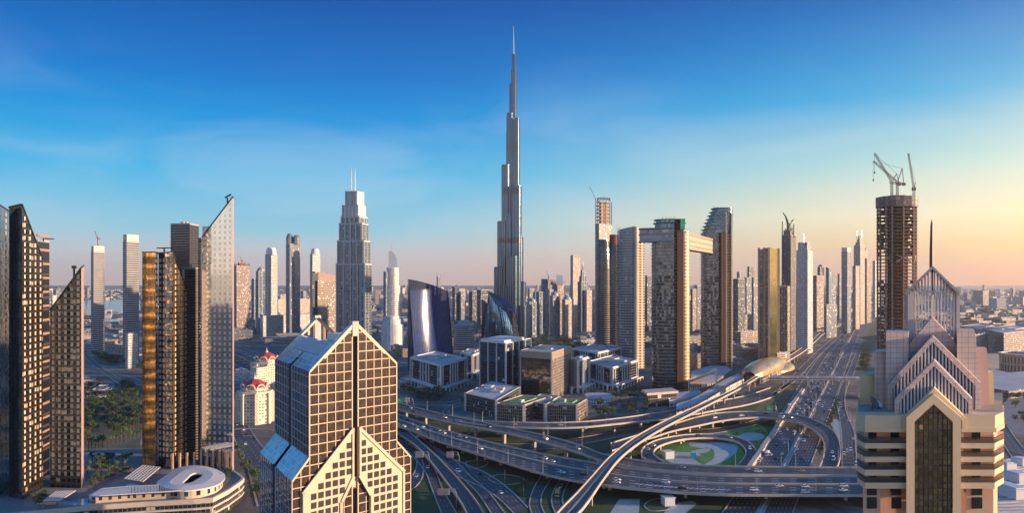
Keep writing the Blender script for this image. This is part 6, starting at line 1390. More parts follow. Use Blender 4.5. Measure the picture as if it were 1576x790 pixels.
TW = [  # name, label, xl, xc, xr, ytop, Y, style, extras
 ('slim_band_tower', 'slim banded tower standing alone with a tiny crane, between the dark slanted groups', 140, 144, 161, 388, 1805, 'band', 'c'),
 ('slim_band_tower', 'slim banded tower with a pale cap, just left of the gold lit strip tower', 189, 195, 214, 372, 1594, 'band', 'p'),
 ('low_block', 'small grey block at the foot of the pale capped banded tower', 193, 197, 213, 515, 1500, 'pale', ''),
 ('brown_tower', 'brown tower still under construction with a crane, right of the sail shaped tower', 360, 364, 384, 410, 2600, 'brown', 'cu'),
 ('blue_tower', 'lower blue glass tower beside the brown unfinished one', 387, 391, 398, 430, 2500, 'blue', ''),
 ('blue_tower', 'blue glass tower with a rounded head left of the white round tower', 394, 398, 409, 418, 2450, 'blue', 'd'),
 ('white_round_tower', 'white round headed tower in the left middle distance', 408, 413, 427, 392, 2350, 'pale', 'r'),
 ('tall_stripe_tower', 'tall dark tower with pale vertical stripes and a split round top', 440, 446, 462, 376, 2300, 'vert', 'h'),
 ('white_round_tower', 'slim white round headed tower behind the brown slab', 477, 481, 493, 392, 2300, 'pale', 'r'),
 ('brown_slab', 'broad brown slab with a curved roof line next to the stepped silver tower', 480, 489, 519, 432, 1700, 'fine', 'w'),
 ('long_block', 'long pale block low between the striped and white round towers', 424, 428, 480, 462, 3000, 'sand', ''),
 ('small_blue_tower', 'small isolated blue tower with an open frame top', 672, 674, 678, 426, 4200, 'blue', 'o'),
 ('dark_tower', 'dark slab with a pale slanted crown left of the arched tower', 696, 700, 709, 441, 2900, 'dark', 's'),
 ('dark_tower', 'narrow pale tower joined to the dark slab with the slanted crown', 707, 709, 715, 449, 2950, 'vert', ''),
 ('dark_tower', 'dark block left behind the arched blue tower', 722, 727, 737, 449, 2900, 'dark', ''),
 ('dark_tower', 'dark wide block directly behind the arched blue tower', 734, 740, 759, 447, 2800, 'dark', ''),
 ('far_tower', 'small pale tower right against the foot of the needle tower', 812, 815, 822, 445, 3000, 'vert', ''),
 ('far_tower', 'low blue tower at the right foot of the needle tower', 811, 815, 826, 466, 2300, 'blue', 'd'),
 ('far_tower', 'slim grey tower behind the low blue one', 820, 824, 832, 451, 2700, 'vert', ''),
 ('far_tower', 'dark edged blue tower fourth right of the needle tower', 825, 830, 841, 450, 2500, 'blue', ''),
 ('far_tower', 'stepped blue tower with a pointed top in the middle cluster', 838, 843, 852, 447, 2450, 'blue', 't'),
 ('far_tower', 'pale blue tower with twin shafts in the middle cluster', 846, 851, 861, 456, 2350, 'vert', 'd'),
 ('unfinished_block', 'broad unfinished grey block with a red crane and a bright white panel on top', 833, 842, 854, 430, 3200, 'dark', 'c'),
 ('unfinished_block', 'unfinished red netted frame right of the broad grey block', 853, 858, 868, 437, 3200, 'brown', 'cu'),
 ('far_tower', 'brown tower between the pale blue pair', 858, 862, 868, 463, 2400, 'brown', ''),
 ('far_tower', 'cream shafted tower in front of the gold edged one', 865, 870, 880, 462, 2350, 'sand', 'd'),
 ('gold_edge_tower', 'tall slim tower with a gold lit right face in the middle cluster', 878, 882, 893, 398, 2700, 'sand', 'n'),
 ('far_tower', 'blue tower with a stepped art deco spire right of the gold edged tower', 889, 895, 905, 434, 2500, 'blue', 't'),
 ('far_tower', 'broad stone tower right of the art deco spire', 898, 903, 911, 448, 2500, 'sand', ''),
 ('far_tower', 'low grey block just left of the scaffolded brown tower', 908, 911, 917, 462, 2600, 'vert', ''),
 ('slim_far_tower', 'dark slab seen between the curved slab tower and the nearer curved tower', 993, 996, 1002, 425, 2400, 'dark', ''),
 ('slim_far_tower', 'brown tower seen under the sky bridge on its left', 1063, 1066, 1072, 446, 2300, 'brown', ''),
 ('slim_far_tower', 'grey tower seen under the sky bridge on its right', 1070, 1073, 1079, 440, 2500, 'vert', ''),
 ('dark_block_tower', 'dark wide block right of the farther curved tower', 1128, 1136, 1147, 430, 2200, 'dark', ''),
 ('far_tower', 'pale tower just right of the dark wide block', 1145, 1149, 1158, 428, 2600, 'vert', ''),
 ('far_tower', 'small tower with a flat cap above the dark wide block', 1150, 1153, 1161, 411, 3200, 'dark', ''),
 ('far_tower', 'small blue capped tower farthest left above the dark wide block', 1134, 1137, 1144, 419, 3100, 'blue', ''),
 ('far_tower', 'slim white tower left of the green gold tower', 1157, 1160, 1168, 428, 2400, 'vert', ''),
 ('brown_twin', 'red brown block right of the pale grid tower', 1251, 1257, 1268, 425, 2600, 'brown', ''),
 ('brown_twin', 'slim dark tower with a rounded head behind the red brown block', 1258, 1262, 1268, 412, 3000, 'dark', 'd'),
 ('glass_shard', 'pale triangular glass tower with a slanting edge', 1271, 1276, 1287, 411, 2900, 'blue', 's'),
 ('far_right_tower', 'grey tower with a step at the top standing beside the highway', 1295, 1304, 1310, 388, 2500, 'vert', 'p'),
 ('far_right_tower', 'brown slim tower left of the twin spired tower', 1312, 1317, 1323, 410, 2700, 'sand', ''),
 ('twin_spire_tower', 'tallest tower of the far right row with twin spires', 1314, 1324, 1331, 378, 3000, 'sand', 'tt'),
 ('far_right_tower', 'tower right of the twin spired one, slightly lower', 1328, 1334, 1341, 398, 3100, 'brown', ''),
 ('far_right_tower', 'slim tower behind the right end of the far row', 1325, 1330, 1335, 385, 3400, 'sand', 'd'),
 ('far_right_tower', 'last pale tower of the far row, close to the unfinished tower', 1343, 1347, 1354, 402, 3600, 'pale', ''),
 ('far_right_tower', 'small grey tower left of the stepped one by the highway', 1289, 1292, 1296, 422, 3300, 'vert', ''),
 ('white_hall', 'white low block with tall windows near the far right row', 1268, 1272, 1288, 470, 2300, 'vert', ''),
 ('grey_hall', 'grey terrace block left of the green gold tower with a truss bridge', 1129, 1140, 1168, 533, 1700, 'pale', ''),
 ('grey_hall', 'long low hall behind the grey terrace block', 1131, 1140, 1168, 512, 2000, 'brown', ''),
 ('rust_hall', 'rust coloured low block right of the farther curved tower', 1130, 1134, 1158, 486, 2500, 'brown', ''),
 ('mall_block', 'flat roofed wide hall right behind the striped tower', 400, 405, 480, 487, 2300, 'pale', ''),
 ('metro_block', 'gold lit low block beside the metro tracks at the claw tower', 1194, 1196, 1216, 545, 1500, 'fine', ''),
]
for nm, lab, xl, xc, xr, yt, Y, stl, ex in TW:
    d = max(12.0, (X(xr, Y) - X(xl, Y)) * .9); fp = fpc(xl, xc, xr, Y, d * .35, d); zt = Z(yt, Y)
    if ex == 's':
        root = root_for(nm, lab, 'tower', fp); b = MB(); h2 = zt - (X(xr, Y) - X(xl, Y)) * .9; b.prism(fp, 0, [zt - 6, h2, h2, zt], 0); b.build('facade', FS[stl], root); continue
    if ex == 'w':
        root = root_for(nm, lab, 'office block', fp); b = MB(); b.prism(fp, 0, [zt, zt - 2, zt - 2, zt], 0); b.build('facade', FS[stl], root)
        g = fpc(xl, xl + 5, xr - 2, Y + 12, 14, d); b = MB(); b.prism(g, zt - 20, [Z(418, Y), Z(424, Y), Z(424, Y), Z(418, Y)], 0); b.build('curved_roof_wall', plain('roof_screen_brown', (.24, .17, .14), .6), root); b = MB(); b.prism(fpc(480, 481, 490, Y - 8, 14, 20), 0, Z(420, Y), 0); b.build('stair_tower', FS['dark'], root); continue
    root = tower(nm, lab, 'tower' if zt > 90 else 'building', fp, zt, FS[stl], plant=2)
    w_ = (X(xr, Y) - X(xl, Y)); c = sum(fp, Vector((0, 0))) / 4; b = MB()
    if 'p' in ex or ex == 'c' and 'slim' in nm:
        b.prism(shrink(fp, .96), zt, zt + w_ * .45, 0); b.build('cap', plain('cap_pale', (.52, .46, .42), .5), root); zt += w_ * .45; b = MB()
    if 'c' in ex:
        p = Vector((c.x, c.y, zt)); b.beam(p, p + Vector((0, 0, 22)), 1.5); b.beam(p + Vector((0, 0, 16)), p + Vector((-7, 0, 36)), 1.2); b.beam(p + Vector((0, 0, 16)), p + Vector((6, 0, 18)), 1.5); b.build('tower_crane', plain('crane_red', (.3, .12, .09), .6), root); b = MB()
    if 'u' in ex:
        for q in fp:
            for k in range(3): r_ = q.lerp(fp[(fp.index(q) + 1) % 4], k / 3); b.beam((r_.x, r_.y, zt), (r_.x, r_.y, zt + 9), 1.6)
        b.prism(shrink(fp, .5), zt, zt + 12, 0); b.build('unfinished_frame', raw, root); b = MB()
    if ex == 'r': b.lathe((c.x, c.y, zt), [(w_ * .40, 0), (w_ * .40, w_ * .35), (w_ * .33, w_ * .55), (w_ * .25, w_ * .6), (.01, w_ * .62)], 16); b.build('round_crown', plain('crown_white', (.66, .62, .58), .4), root)
    if 'd' in ex: b.lathe((c.x, c.y, zt), [(w_ * .4, 0), (w_ * .36, w_ * .25), (w_ * .2, w_ * .42), (.01, w_ * .5)], 12); b.build('rounded_head', plain('head_blue', (.24, .28, .32), .5), root)
    if ex == 'h':
        for s in (-1, 1): b = MB(); b.lathe((c.x + s * w_ * .24, c.y, zt), [(w_ * .25, 0), (w_ * .25, w_ * .5), (w_ * .15, w_ * .7 - s * 2), (.01, w_ * .75 - s * 2)], 12); b.build('split_crown', FS['vert'], root)
    if 't' in ex:
        zc = zt
        for k, sc_ in enumerate((.7, .45, .22)): b = MB(); h = w_ * (.55 if 'tt' not in ex else .3); b.prism(shrink(fp, sc_), zc, zc + h, 0); b.build('crown_step', FS[stl], root); zc += h
        for s in ((-1, 1) if ex == 'tt' else (0,)): mast(root, (c.x + s * 10, c.y, zc - 8), w_ * .7, 1.4)
    if ex == 'o': b.beam((fp[3].x, fp[3].y, zt), (fp[3].x, fp[3].y, zt + 14), 2); b.beam((fp[1].x, fp[1].y, zt), (fp[1].x, fp[1].y, zt + 14), 2); b.build('frame_top', FS['blue'], root)
    if ex == 'n':
        b.prism(fpc(xl, xc, xc + 1.5, Y - 3, 8, 8), 0, zt + 10, 0); b.build('edge_slab', plain('slab_grey', (.33, .31, .30), .6), root); b = MB(); b.prism(shrink(fp, .8), zt, zt + 12, 0); b.build('crown', plain('crown_brown', ()), root)
pn = P(861, 432, 3190); b = MB(); b.box((pn.x, pn.y, pn.z - 20), 26, 3, 42); b.build('bright_screen', white, None, label='bright white screen standing on the unfinished blocks behind the middle cluster', cat='screen')

# ------------------------------------------------------------------ low rise city
BUSY = [(o.location.x, o.location.y, 34.0 if o.location.y < 2600 else 45.0) for o in COL.objects if o.parent is None and o.get('category') in ('tower', 'skyscraper', 'office block', 'office tower', 'building', 'pavilion', 'apartment block', 'office building', 'metro station', 'canopy', 'podium building')]
ROADPTS = []
for k, (l, r, v) in ROADS.items():
    for i in range(0, len(l)):
        m_ = (l[i] + r[i]) / 2; ROADPTS.append((m_.x, m_.y, (l[i] - r[i]).length / 2 + 3))
CELL = {}
for x, y, r in ROADPTS + BUSY: CELL.setdefault((int(x // 150), int(y // 150)), []).append((x, y, r))
def clear(x, y, r, add=True):
    cx, cy = int(x // 150), int(y // 150)
    for i in range(cx - 1, cx + 2):
        for j in range(cy - 1, cy + 2):
            for a, b_, q in CELL.get((i, j), ()):
                if (a - x) ** 2 + (b_ - y) ** 2 < (q + r) ** 2: return False
    if add: CELL.setdefault((cx, cy), []).append((x, y, r))
    return True
def inside(px, py, poly):
    c = False; n = len(poly)
    for i in range(n):
        x0, y0 = poly[i]; x1, y1 = poly[(i + 1) % n]
        if (y0 > py) != (y1 > py) and px < (x1 - x0) * (py - y0) / (y1 - y0) + x0: c = not c
    return c
LR = {'white': [facade('low_white', (.46, .44, .42), (.05, .055, .065), 3.6, 3.6, .5, .45, .01, .15, .2), plain('low_roof', (.34, .34, .35), .85, .3, .02, scale2=.15)],
      'sand': [facade('low_sand', (.34, .27, .21), (.05, .045, .045), 3.6, 3.6, .5, .45, .01, .15, .2), plain('low_roof_sand', (.30, .265, .23), .85, .3, .02, scale2=.15)],
      'grey': [facade('low_grey', (.20, .205, .215), (.03, .035, .045), 4, 3.6, .7, .5, .01, .12, .1), plain('low_roof_grey', (.19, .20, .22), .85, .3, .02, scale2=.15)]}
def low_mesh(kind, style, w, d, h, rr):
    b = MB()
    def blk(x0, y0, x1, y1, z0, z1):
        b.prism([Vector((x0, y0)), Vector((x1, y0)), Vector((x1, y1)), Vector((x0, y1))], z0, z1, 0, 1)
        t = .5
        for a, c in (((x0, y0), (x1, y0)), ((x1, y0), (x1, y1)), ((x1, y1), (x0, y1)), ((x0, y1), (x0, y0))): b.beam((*a, z1 + .4), (*c, z1 + .4), t, .9, 0)
    if kind == 0: blk(-w/2, -d/2, w/2, d/2, 0, h); blk(-w*.2, -d*.25, w*.25, d*.2, h, h + 3.2)
    if kind == 1: blk(-w/2, -d/2, w/2, 0, 0, h); blk(-w/2, .01, 0, d/2, 0, h * .8); blk(w*.1, -d*.35, w*.35, -d*.1, h, h + 3)
    if kind == 2: blk(-w/2, -d/2, w/2, d/2, 0, h * .6); blk(-w*.35, -d*.35, w*.3, d*.35, h * .6, h); blk(-w*.1, -d*.1, w*.1, d*.1, h, h + 3.5)
    if kind == 3:
        blk(-w/2, -d/2, w/2, -d*.2, 0, h); blk(-w/2, d*.2, w/2, d/2, 0, h); blk(-w/2, -d*.2, -w*.25, d*.2, 0, h * .9)
    for k in range(6):
        x, y = rr.uniform(-.4, .4) * w, rr.uniform(-.42, -.2) * d; s = rr.uniform(1.2, 3.2); b.box((x, y, h if kind != 2 else h * .6), s * 1.4, s, s * .7, rr.random(), 1)
    return b
LOWP = {}
rr = random.Random(11)
for st in LR:
    for kd in range(4): LOWP[st, kd] = None
def low_rise(poly, count, styles, wr, hr, label, group, name='low_rise_building', cat='building', rot=None, ysort=True):
    n = 0; tries = 0; xs = [p[0] for p in poly]; ys = [p[1] for p in poly]
    while n < count and tries < count * 60:
        tries += 1; px, py = rr.uniform(min(xs), max(xs)), rr.uniform(min(ys), max(ys))
        if not inside(px, py, poly): continue
        p = G(px, py); w = rr.uniform(*wr); h = rr.uniform(*hr); d = w * rr.uniform(.7, 1.5)
        if not clear(p.x, p.y, max(w, d) * .56): continue
        st = rr.choice(styles); kd = rr.randrange(4); key = (st, kd, int(w / 8), int(h / 4))
        if key not in LOWP:
            o = low_mesh(kd, st, int(w / 8) * 8 + 4, (int(w / 8) * 8 + 4) * (1, 1.3, .8, 1.1)[kd], int(h / 4) * 4 + 3, rr).build(name, LR[st], None, org=(0, 0, 0)); LOWP[key] = o
        else: o = LOWP[key].copy(); COL.objects.link(o)
        o.name = name; o.location = p; o.rotation_euler = (0, 0, (rot if rot is not None else .35) + rr.choice((0, math.pi / 2, math.pi)) + rr.uniform(-.05, .05)); tag(o, label, cat, group); n += 1
    return n
low_rise([(122, 494), (216, 494), (216, 560), (122, 545)], 30, ['white', 'white', 'sand'], (22, 44), (6, 11), 'white villa in the low district between the dark tower groups', 'white villas between the tower groups', 'villa', 'villa')
low_rise([(352, 492), (640, 492), (640, 512), (560, 540), (352, 526)], 34, ['white', 'grey', 'grey'], (60, 130), (12, 28), 'large flat roofed mall hall behind the gabled grid tower', 'mall halls behind the gabled grid tower', 'mall_hall', 'mall hall')
low_rise([(352, 528), (425, 560), (425, 600), (352, 620)], 6, ['white', 'grey'], (24, 44), (8, 16), 'low block beside the red domed apartment blocks', 'low blocks by the red domes')
low_rise([(610, 490), (765, 490), (765, 530), (700, 545), (612, 550)], 34, ['sand', 'sand', 'grey'], (30, 64), (10, 26), 'sand coloured old town block between the blue mirror tower and the arched tower', 'old town blocks in the middle')
low_rise([(806, 494), (920, 494), (920, 508), (806, 505)], 20, ['sand', 'white', 'grey'], (30, 60), (12, 30), 'low block beyond the lake at the foot of the middle cluster', 'low blocks beyond the lake')
low_rise([(886, 520), (955, 530), (955, 560), (905, 556)], 12, ['white', 'grey'], (20, 40), (8, 18), 'low block between the lake and the white finned offices', 'low blocks beside the lake')
low_rise([(990, 520), (1165, 500), (1165, 556), (1128, 590), (1062, 560), (998, 570)], 22, ['white', 'sand', 'grey'], (36, 70), (10, 30), 'low block around the feet of the curved balcony towers', 'low blocks by the curved towers')
low_rise([(1225, 470), (1300, 466), (1300, 490), (1240, 520)], 18, ['sand', 'grey'], (40, 80), (10, 30), 'low block behind the metro viaduct near the far right towers', 'low blocks behind the viaduct')
low_rise([(1455, 472), (1640, 468), (1640, 520), (1500, 520)], 40, ['sand', 'sand', 'white'], (40, 80), (8, 22), 'low sandy block on the hazy plain right of the glass lantern', 'low blocks on the right plain')
low_rise([(600, 590), (640, 590), (668, 622), (610, 606)], 3, ['white', 'grey'], (18, 24), (6, 9), 'small pavilion among trees left of the white framed office', 'small pavilions by the offices')
low_rise([(122, 575), (160, 590), (150, 612), (122, 606)], 2, ['white'], (30, 36), (7, 9), 'low white building at the edge of the tree park', 'low white park buildings')
# the far city beyond, too small to tell apart
far = MB(); rf = random.Random(5)
for k in range(5200):
    Y = 4200 * (1 + 2.4 * rf.random() ** 1.5); x = rf.uniform(-.72, .75) * Y
    if -.56 < x / Y < -.47 and Y < 6800: continue
    s = rf.uniform(18, 60); h = rf.uniform(6, 20) if rf.random() < .93 else rf.uniform(30, 110)
    far.box((x, Y, 0), s, s * rf.uniform(.6, 1.6), h, rf.uniform(0, 1.5), rf.randrange(3), 3)
for k in range(900):
    Y = rf.uniform(2300, 4300); x = rf.choice((rf.uniform(-.66, -.10), rf.uniform(-.05, .2), rf.uniform(.25, .46), rf.uniform(.52, .72))) * Y
    if clear(x, Y, 34): s = rf.uniform(20, 46); far.box((x, Y, 0), s, s * rf.uniform(.6, 1.6), rf.uniform(6, 18), .35, rf.randrange(3), 3)
o = far.build('far_city', [LR['white'][0], LR['sand'][0], LR['grey'][0], plain('far_roof', (.33, .31, .30), .85, .35, .004, scale2=.05)], None, kind='stuff', label='hazy carpet of low buildings running out to the horizon', cat='city')

# right edge: big brown blocks, round hall, car parks
for nm, lab, xl, xc, xr, yb, yt, dl, dr, stl in (('brown_hall', 'long brown ribbed block on the right plain behind the pointed tower', 1512, 1545, 1600, 545, 514, 200, 150, 'brown'), ('brown_hall', 'dark brown block left of the ribbed one on the right plain', 1478, 1512, 1543, 528, 508, 160, 120, 'fine'), ('grey_gridded_block', 'small grey gridded block beside the coral slab of the pointed tower', 1498, 1500, 1521, 545, 517, 30, 60, 'vert')):
    Y = YG(yb); fp = fpc(xl, xc, xr, Y, dl, dr); tower(nm, lab, 'building', fp, Z(yt, Y), FS[stl], offwhite, plant=4)
Y = YG(575); root = thing('round_hall', 'round sand coloured hall with a pale ring roof at the right edge', 'hall', (X(1590, Y), Y + 30, 0)); r = X(1590, Y) - X(1559, Y)
b = MB(); b.lathe((X(1590, Y), Y + 30, 0), [(r, 0), (r, 30), (r * 1.06, 30), (r * 1.06, 33), (r * .92, 33), (r * .92, 31), (.01, 31)], 32); b.build('drum', facade('round_hall_wall', (.40, .27, .18), (.08, .06, .05), 6, 15, .4, .8), root)
b = MB(); b.lathe((X(1590, Y), Y + 30, 33), [(r * .92, .05), (r * 1.06, .05), (r * 1.06, 1.2), (r * .92, 1.2), (r * .92, .05)], 32); b.build('ring_roof', white, root)
root = thing('curved_mall', 'low curved terrace block below the round hall', 'building', (X(1550, 1100), 1120, 0)); b = MB(); b.prism([Vector((G(x, y, 12).x, G(x, y, 12).y)) for x, y in ((1524, 598), (1552, 602), (1600, 596), (1600, 570), (1552, 574), (1526, 568))], 0, 12, 0, 1); b.build('walls', [FS['brown'], offwhite], root)
sheet('car_park', [(1530, 612), (1600, 604), (1600, 672), (1562, 668), (1544, 646)], .05, plaza)
# ribbed white roofs lower right
root = thing('ribbed_hall', 'white ribbed hall roof with large air handling units in the lower right corner', 'hall', tuple(G(1570, 760, 20))); b = MB(); z = 22.0
q = [G(1536, 712, z), G(1610, 700, z), G(1640, 800, z), G(1532, 800, z)]
b.prism([Vector((p.x, p.y)) for p in (q[3], q[2], q[1], q[0])], 0, z, 0, 1); b.build('walls', [FS['pale'], offwhite], root); b = MB()
for k in range(22): b.beam(q[0].lerp(q[3], k / 22) + Vector((0, 0, .5)), q[1].lerp(q[2], k / 22) + Vector((0, 0, .5)), 3.0, 1.2)
b.build('roof_ribs', plain('rib_cream', (.55, .50, .45), .6), root)
for k, (x, y, s) in enumerate(((1548, 722, 9), (1566, 741, 11), (1561, 765, 12), (1549, 753, 7), (1572, 716, 9))):
    b = MB(); p = G(x, y, z + 1); b.box((p.x, p.y, z + 1), s, s * 1.3, s * .55, .2); b.box((p.x, p.y, z + 1 + s * .55), s * .7, s, .8, .2, 0); b.build('air_handler', white, root)

# ------------------------------------------------------------------ trees
leafm = []
for i, c in enumerate(((.045, .085, .028), (.06, .10, .036), (.10, .095, .04), (.034, .065, .028))):
    leafm.append(plain('leaf_%s' % 'abcd'[i], c, .8, .45, .25, scale2=1.2))
barkm = plain('bark', (.10, .07, .05), .9, .3, .6)
def tree_proto(seed, h, w, leaf, dead=False):
    r_ = random.Random(seed); root = thing('leafy_tree', None, None)
    b = MB(); b.tube([(0, 0, 0), (.1, 0, h * .25), (0, .1, h * .5), (.1, .1, h * .75)], [.32, .24, .17, .06], 6)
    for k in range(6):
        a = k * 1.05 + r_.random(); z0 = h * r_.uniform(.25, .5); b.tube([(0, 0, z0), (math.cos(a) * w * .2, math.sin(a) * w * .2, z0 + h * .15), (math.cos(a) * w * .36, math.sin(a) * w * .36, z0 + h * .26)], [.13, .09, .03], 5)
    b.build('trunk', barkm, root); b = MB()
    cl = [(r_.uniform(-.34, .34) * w, r_.uniform(-.34, .34) * w, h * r_.uniform(.42, .86), w * r_.uniform(.14, .25)) for _ in range(13)]
    for x, y, z, s in cl:
        for _ in range(26):
            d = Vector((r_.gauss(0, 1), r_.gauss(0, 1), r_.gauss(0, .8))).normalized() * s * r_.random() ** .4; p = Vector((x, y, z)) + d
            u = Vector((r_.uniform(-1, 1), r_.uniform(-1, 1), r_.uniform(-.6, .6))).normalized() * r_.uniform(.35, .75); v_ = u.cross(Vector((r_.uniform(-1, 1), r_.uniform(-1, 1), 1))).normalized() * r_.uniform(.3, .6)
            b.face([p - u, p - v_ * .7, p + u, p + v_])
    b.build('crown', leafm[leaf], root); return root
def palm_proto(seed, h):
    r_ = random.Random(seed); root = thing('palm_tree', None, None); b = MB(); b.tube([(0, 0, 0), (.15, .05, h * .4), (.1, .1, h * .75), (.2, .1, h)], [.3, .24, .2, .2], 6); b.build('trunk', barkm, root); b = MB()
    for k in range(18):
        a = k * 2.4 + r_.random() * .4; L = r_.uniform(2.2, 3.2); up = r_.uniform(-.2, 1.1); d = Vector((math.cos(a), math.sin(a), 0)); t = Vector((-d.y, d.x, 0)); o = Vector((.2, .1, h)); pts = [o + d * L * f + Vector((0, 0, L * (up * f - 1.0 * f * f))) for f in (0, .35, .7, 1)]
        for i in range(3):
            w0, w1 = (.12, .45, .42, .06)[i], (.12, .45, .42, .06)[i + 1]; b.face([pts[i] - t * w0 - Vector((0, 0, w0 * .5)), pts[i], pts[i + 1], pts[i + 1] - t * w1 - Vector((0, 0, w1 * .5))]); b.face([pts[i], pts[i] + t * w0 - Vector((0, 0, w0 * .5)), pts[i + 1] + t * w1 - Vector((0, 0, w1 * .5)), pts[i + 1]])
    b.build('crown', leafm[1], root); return root
TP = [tree_proto(1, 9, 9, 0), tree_proto(2, 11, 10, 3), tree_proto(3, 7.5, 8, 1), tree_proto(4, 8.5, 9, 2)]; PP = [palm_proto(8, 8.5), palm_proto(9, 7)]
KM = {}
for p_ in TP + PP: KM.update(kidmap_of(p_))
used = set()
def plant(protos, p, label, group, s=1.0, cat='tree'):
    pr = rnd.choice(protos)
    o = pr if pr.name not in used else copy_tree(pr, KM)
    used.add(pr.name); o.location = p; o.rotation_euler = (0, 0, rnd.uniform(0, 6.28)); s *= rnd.uniform(.8, 1.25); o.scale = (s, s, s * rnd.uniform(.85, 1.15)); tag(o, label, cat, group)
def grove(poly, n, protos, label, group, z=0.0, s=1.0, gap=2.5):
    xs = [p[0] for p in poly]; ys = [p[1] for p in poly]; k = t = 0
    while k < n and t < n * 40:
        t += 1; px, py = rnd.uniform(min(xs), max(xs)), rnd.uniform(min(ys), max(ys))
        if not inside(px, py, poly): continue
        p = G(px, py, z)
        if z == 0 and not clear(p.x, p.y, gap * s): continue
        plant(protos, p, label, group, s); k += 1
def row(pts, n, protos, label, group, z=0.0, s=1.0):
    for i in range(n):
        f = i / max(1, n - 1) * (len(pts) - 1); k = min(int(f), len(pts) - 2); f -= k
        x = pts[k][0] + (pts[k + 1][0] - pts[k][0]) * f; y = pts[k][1] + (pts[k + 1][1] - pts[k][1]) * f; plant(protos, G(x + rnd.uniform(-.6, .6), y + rnd.uniform(-.4, .4), z), label, group, s)
grove([(128, 598), (160, 588), (216, 606), (216, 668), (132, 690)], 74, TP, 'bushy tree in the park between the two dark tower groups', 'park trees between the dark towers', s=1.55)
grove([(124, 545), (216, 560), (216, 590), (124, 572)], 22, TP[:2], 'dark tree along the streets above the tree park', 'street trees above the park', s=1.5)
row([(136, 694), (170, 686), (214, 676)], 14, PP, 'palm in the row behind the plaza, between the dark tower groups', 'palms behind the plaza', DZ, 1.2)
grove([(134, 712), (200, 708), (205, 724), (150, 740), (134, 734)], 26, PP + TP[2:3], 'palm in the podium garden left of the gridded canopy', 'podium garden palms', DZ, .95)
row([(140, 752), (170, 738), (200, 728)], 10, TP[:3], 'shrub tree along the podium walk below the garden', 'podium walk trees', DZ, .7)
row([(340, 746), (350, 738), (352, 730)], 6, TP[:3], 'planted tree in the curved bed round the ring pavilion', 'ring pavilion trees', DZ, .7)
row([(52, 772), (70, 764), (60, 779)], 7, TP[2:], 'small tree by the canopy in the lower left corner', 'lower left corner trees', DZ, .7)
row([(362, 690), (374, 715), (392, 745), (398, 765)], 16, PP + TP[2:3], 'palm along the street left of the gabled grid tower', 'palms beside the gabled tower street', 0, 1.2)
grove([(612, 598), (650, 606), (720, 612), (714, 628), (640, 622)], 26, TP, 'dark tree in front of the white framed office block', 'trees before the white framed office', s=1.25)
grove([(905, 606), (995, 600), (1000, 636), (910, 645)], 34, TP, 'tree in the streets between the finned offices and the glass pavilion', 'trees by the finned offices', s=1.2)
grove([(765, 520), (810, 516), (905, 530), (905, 545), (765, 545)], 46, TP[:2], 'dark tree in the park behind the bronze glass cube', 'park trees behind the bronze cube', s=2.2)
grove([(1042, 600), (1062, 596), (1100, 606), (1066, 618)], 10, TP, 'tree on the forecourt of the nearer curved tower', 'forecourt trees', s=1.0)
grove([(1316, 552), (1340, 540), (1336, 572), (1312, 574)], 14, TP[:3], 'dark shrub tree on the verge left of the unfinished tower', 'verge trees beside the highway', s=1.5)
row([(1288, 622), (1280, 648), (1274, 668), (1262, 700)], 12, TP[:3], 'clipped tree on the strip between the inbound lanes and the front road', 'strip trees by the highway', 0, .9)
grove([(1535, 616), (1590, 610), (1590, 660), (1560, 655)], 16, TP[:2], 'tree in the car park at the right edge', 'car park trees', s=1.0)
grove([(700, 722), (800, 726), (812, 745), (806, 790), (800, 756), (745, 728)], 8, TP[2:], 'small tree on the lawn right of the under ramp', 'lawn trees near the bottom', s=.7)
grove([(1110, 668), (1180, 655), (1176, 700), (1165, 688)], 6, TP[2:], 'small tree on the lawn outside the small loop', 'lawn trees by the loop', s=.6)
grove([(1460, 476), (1640, 474), (1640, 505), (1490, 505)], 26, TP[:2], 'dusty tree on the hazy plain right of the glass lantern', 'dusty plain trees', s=2.6)

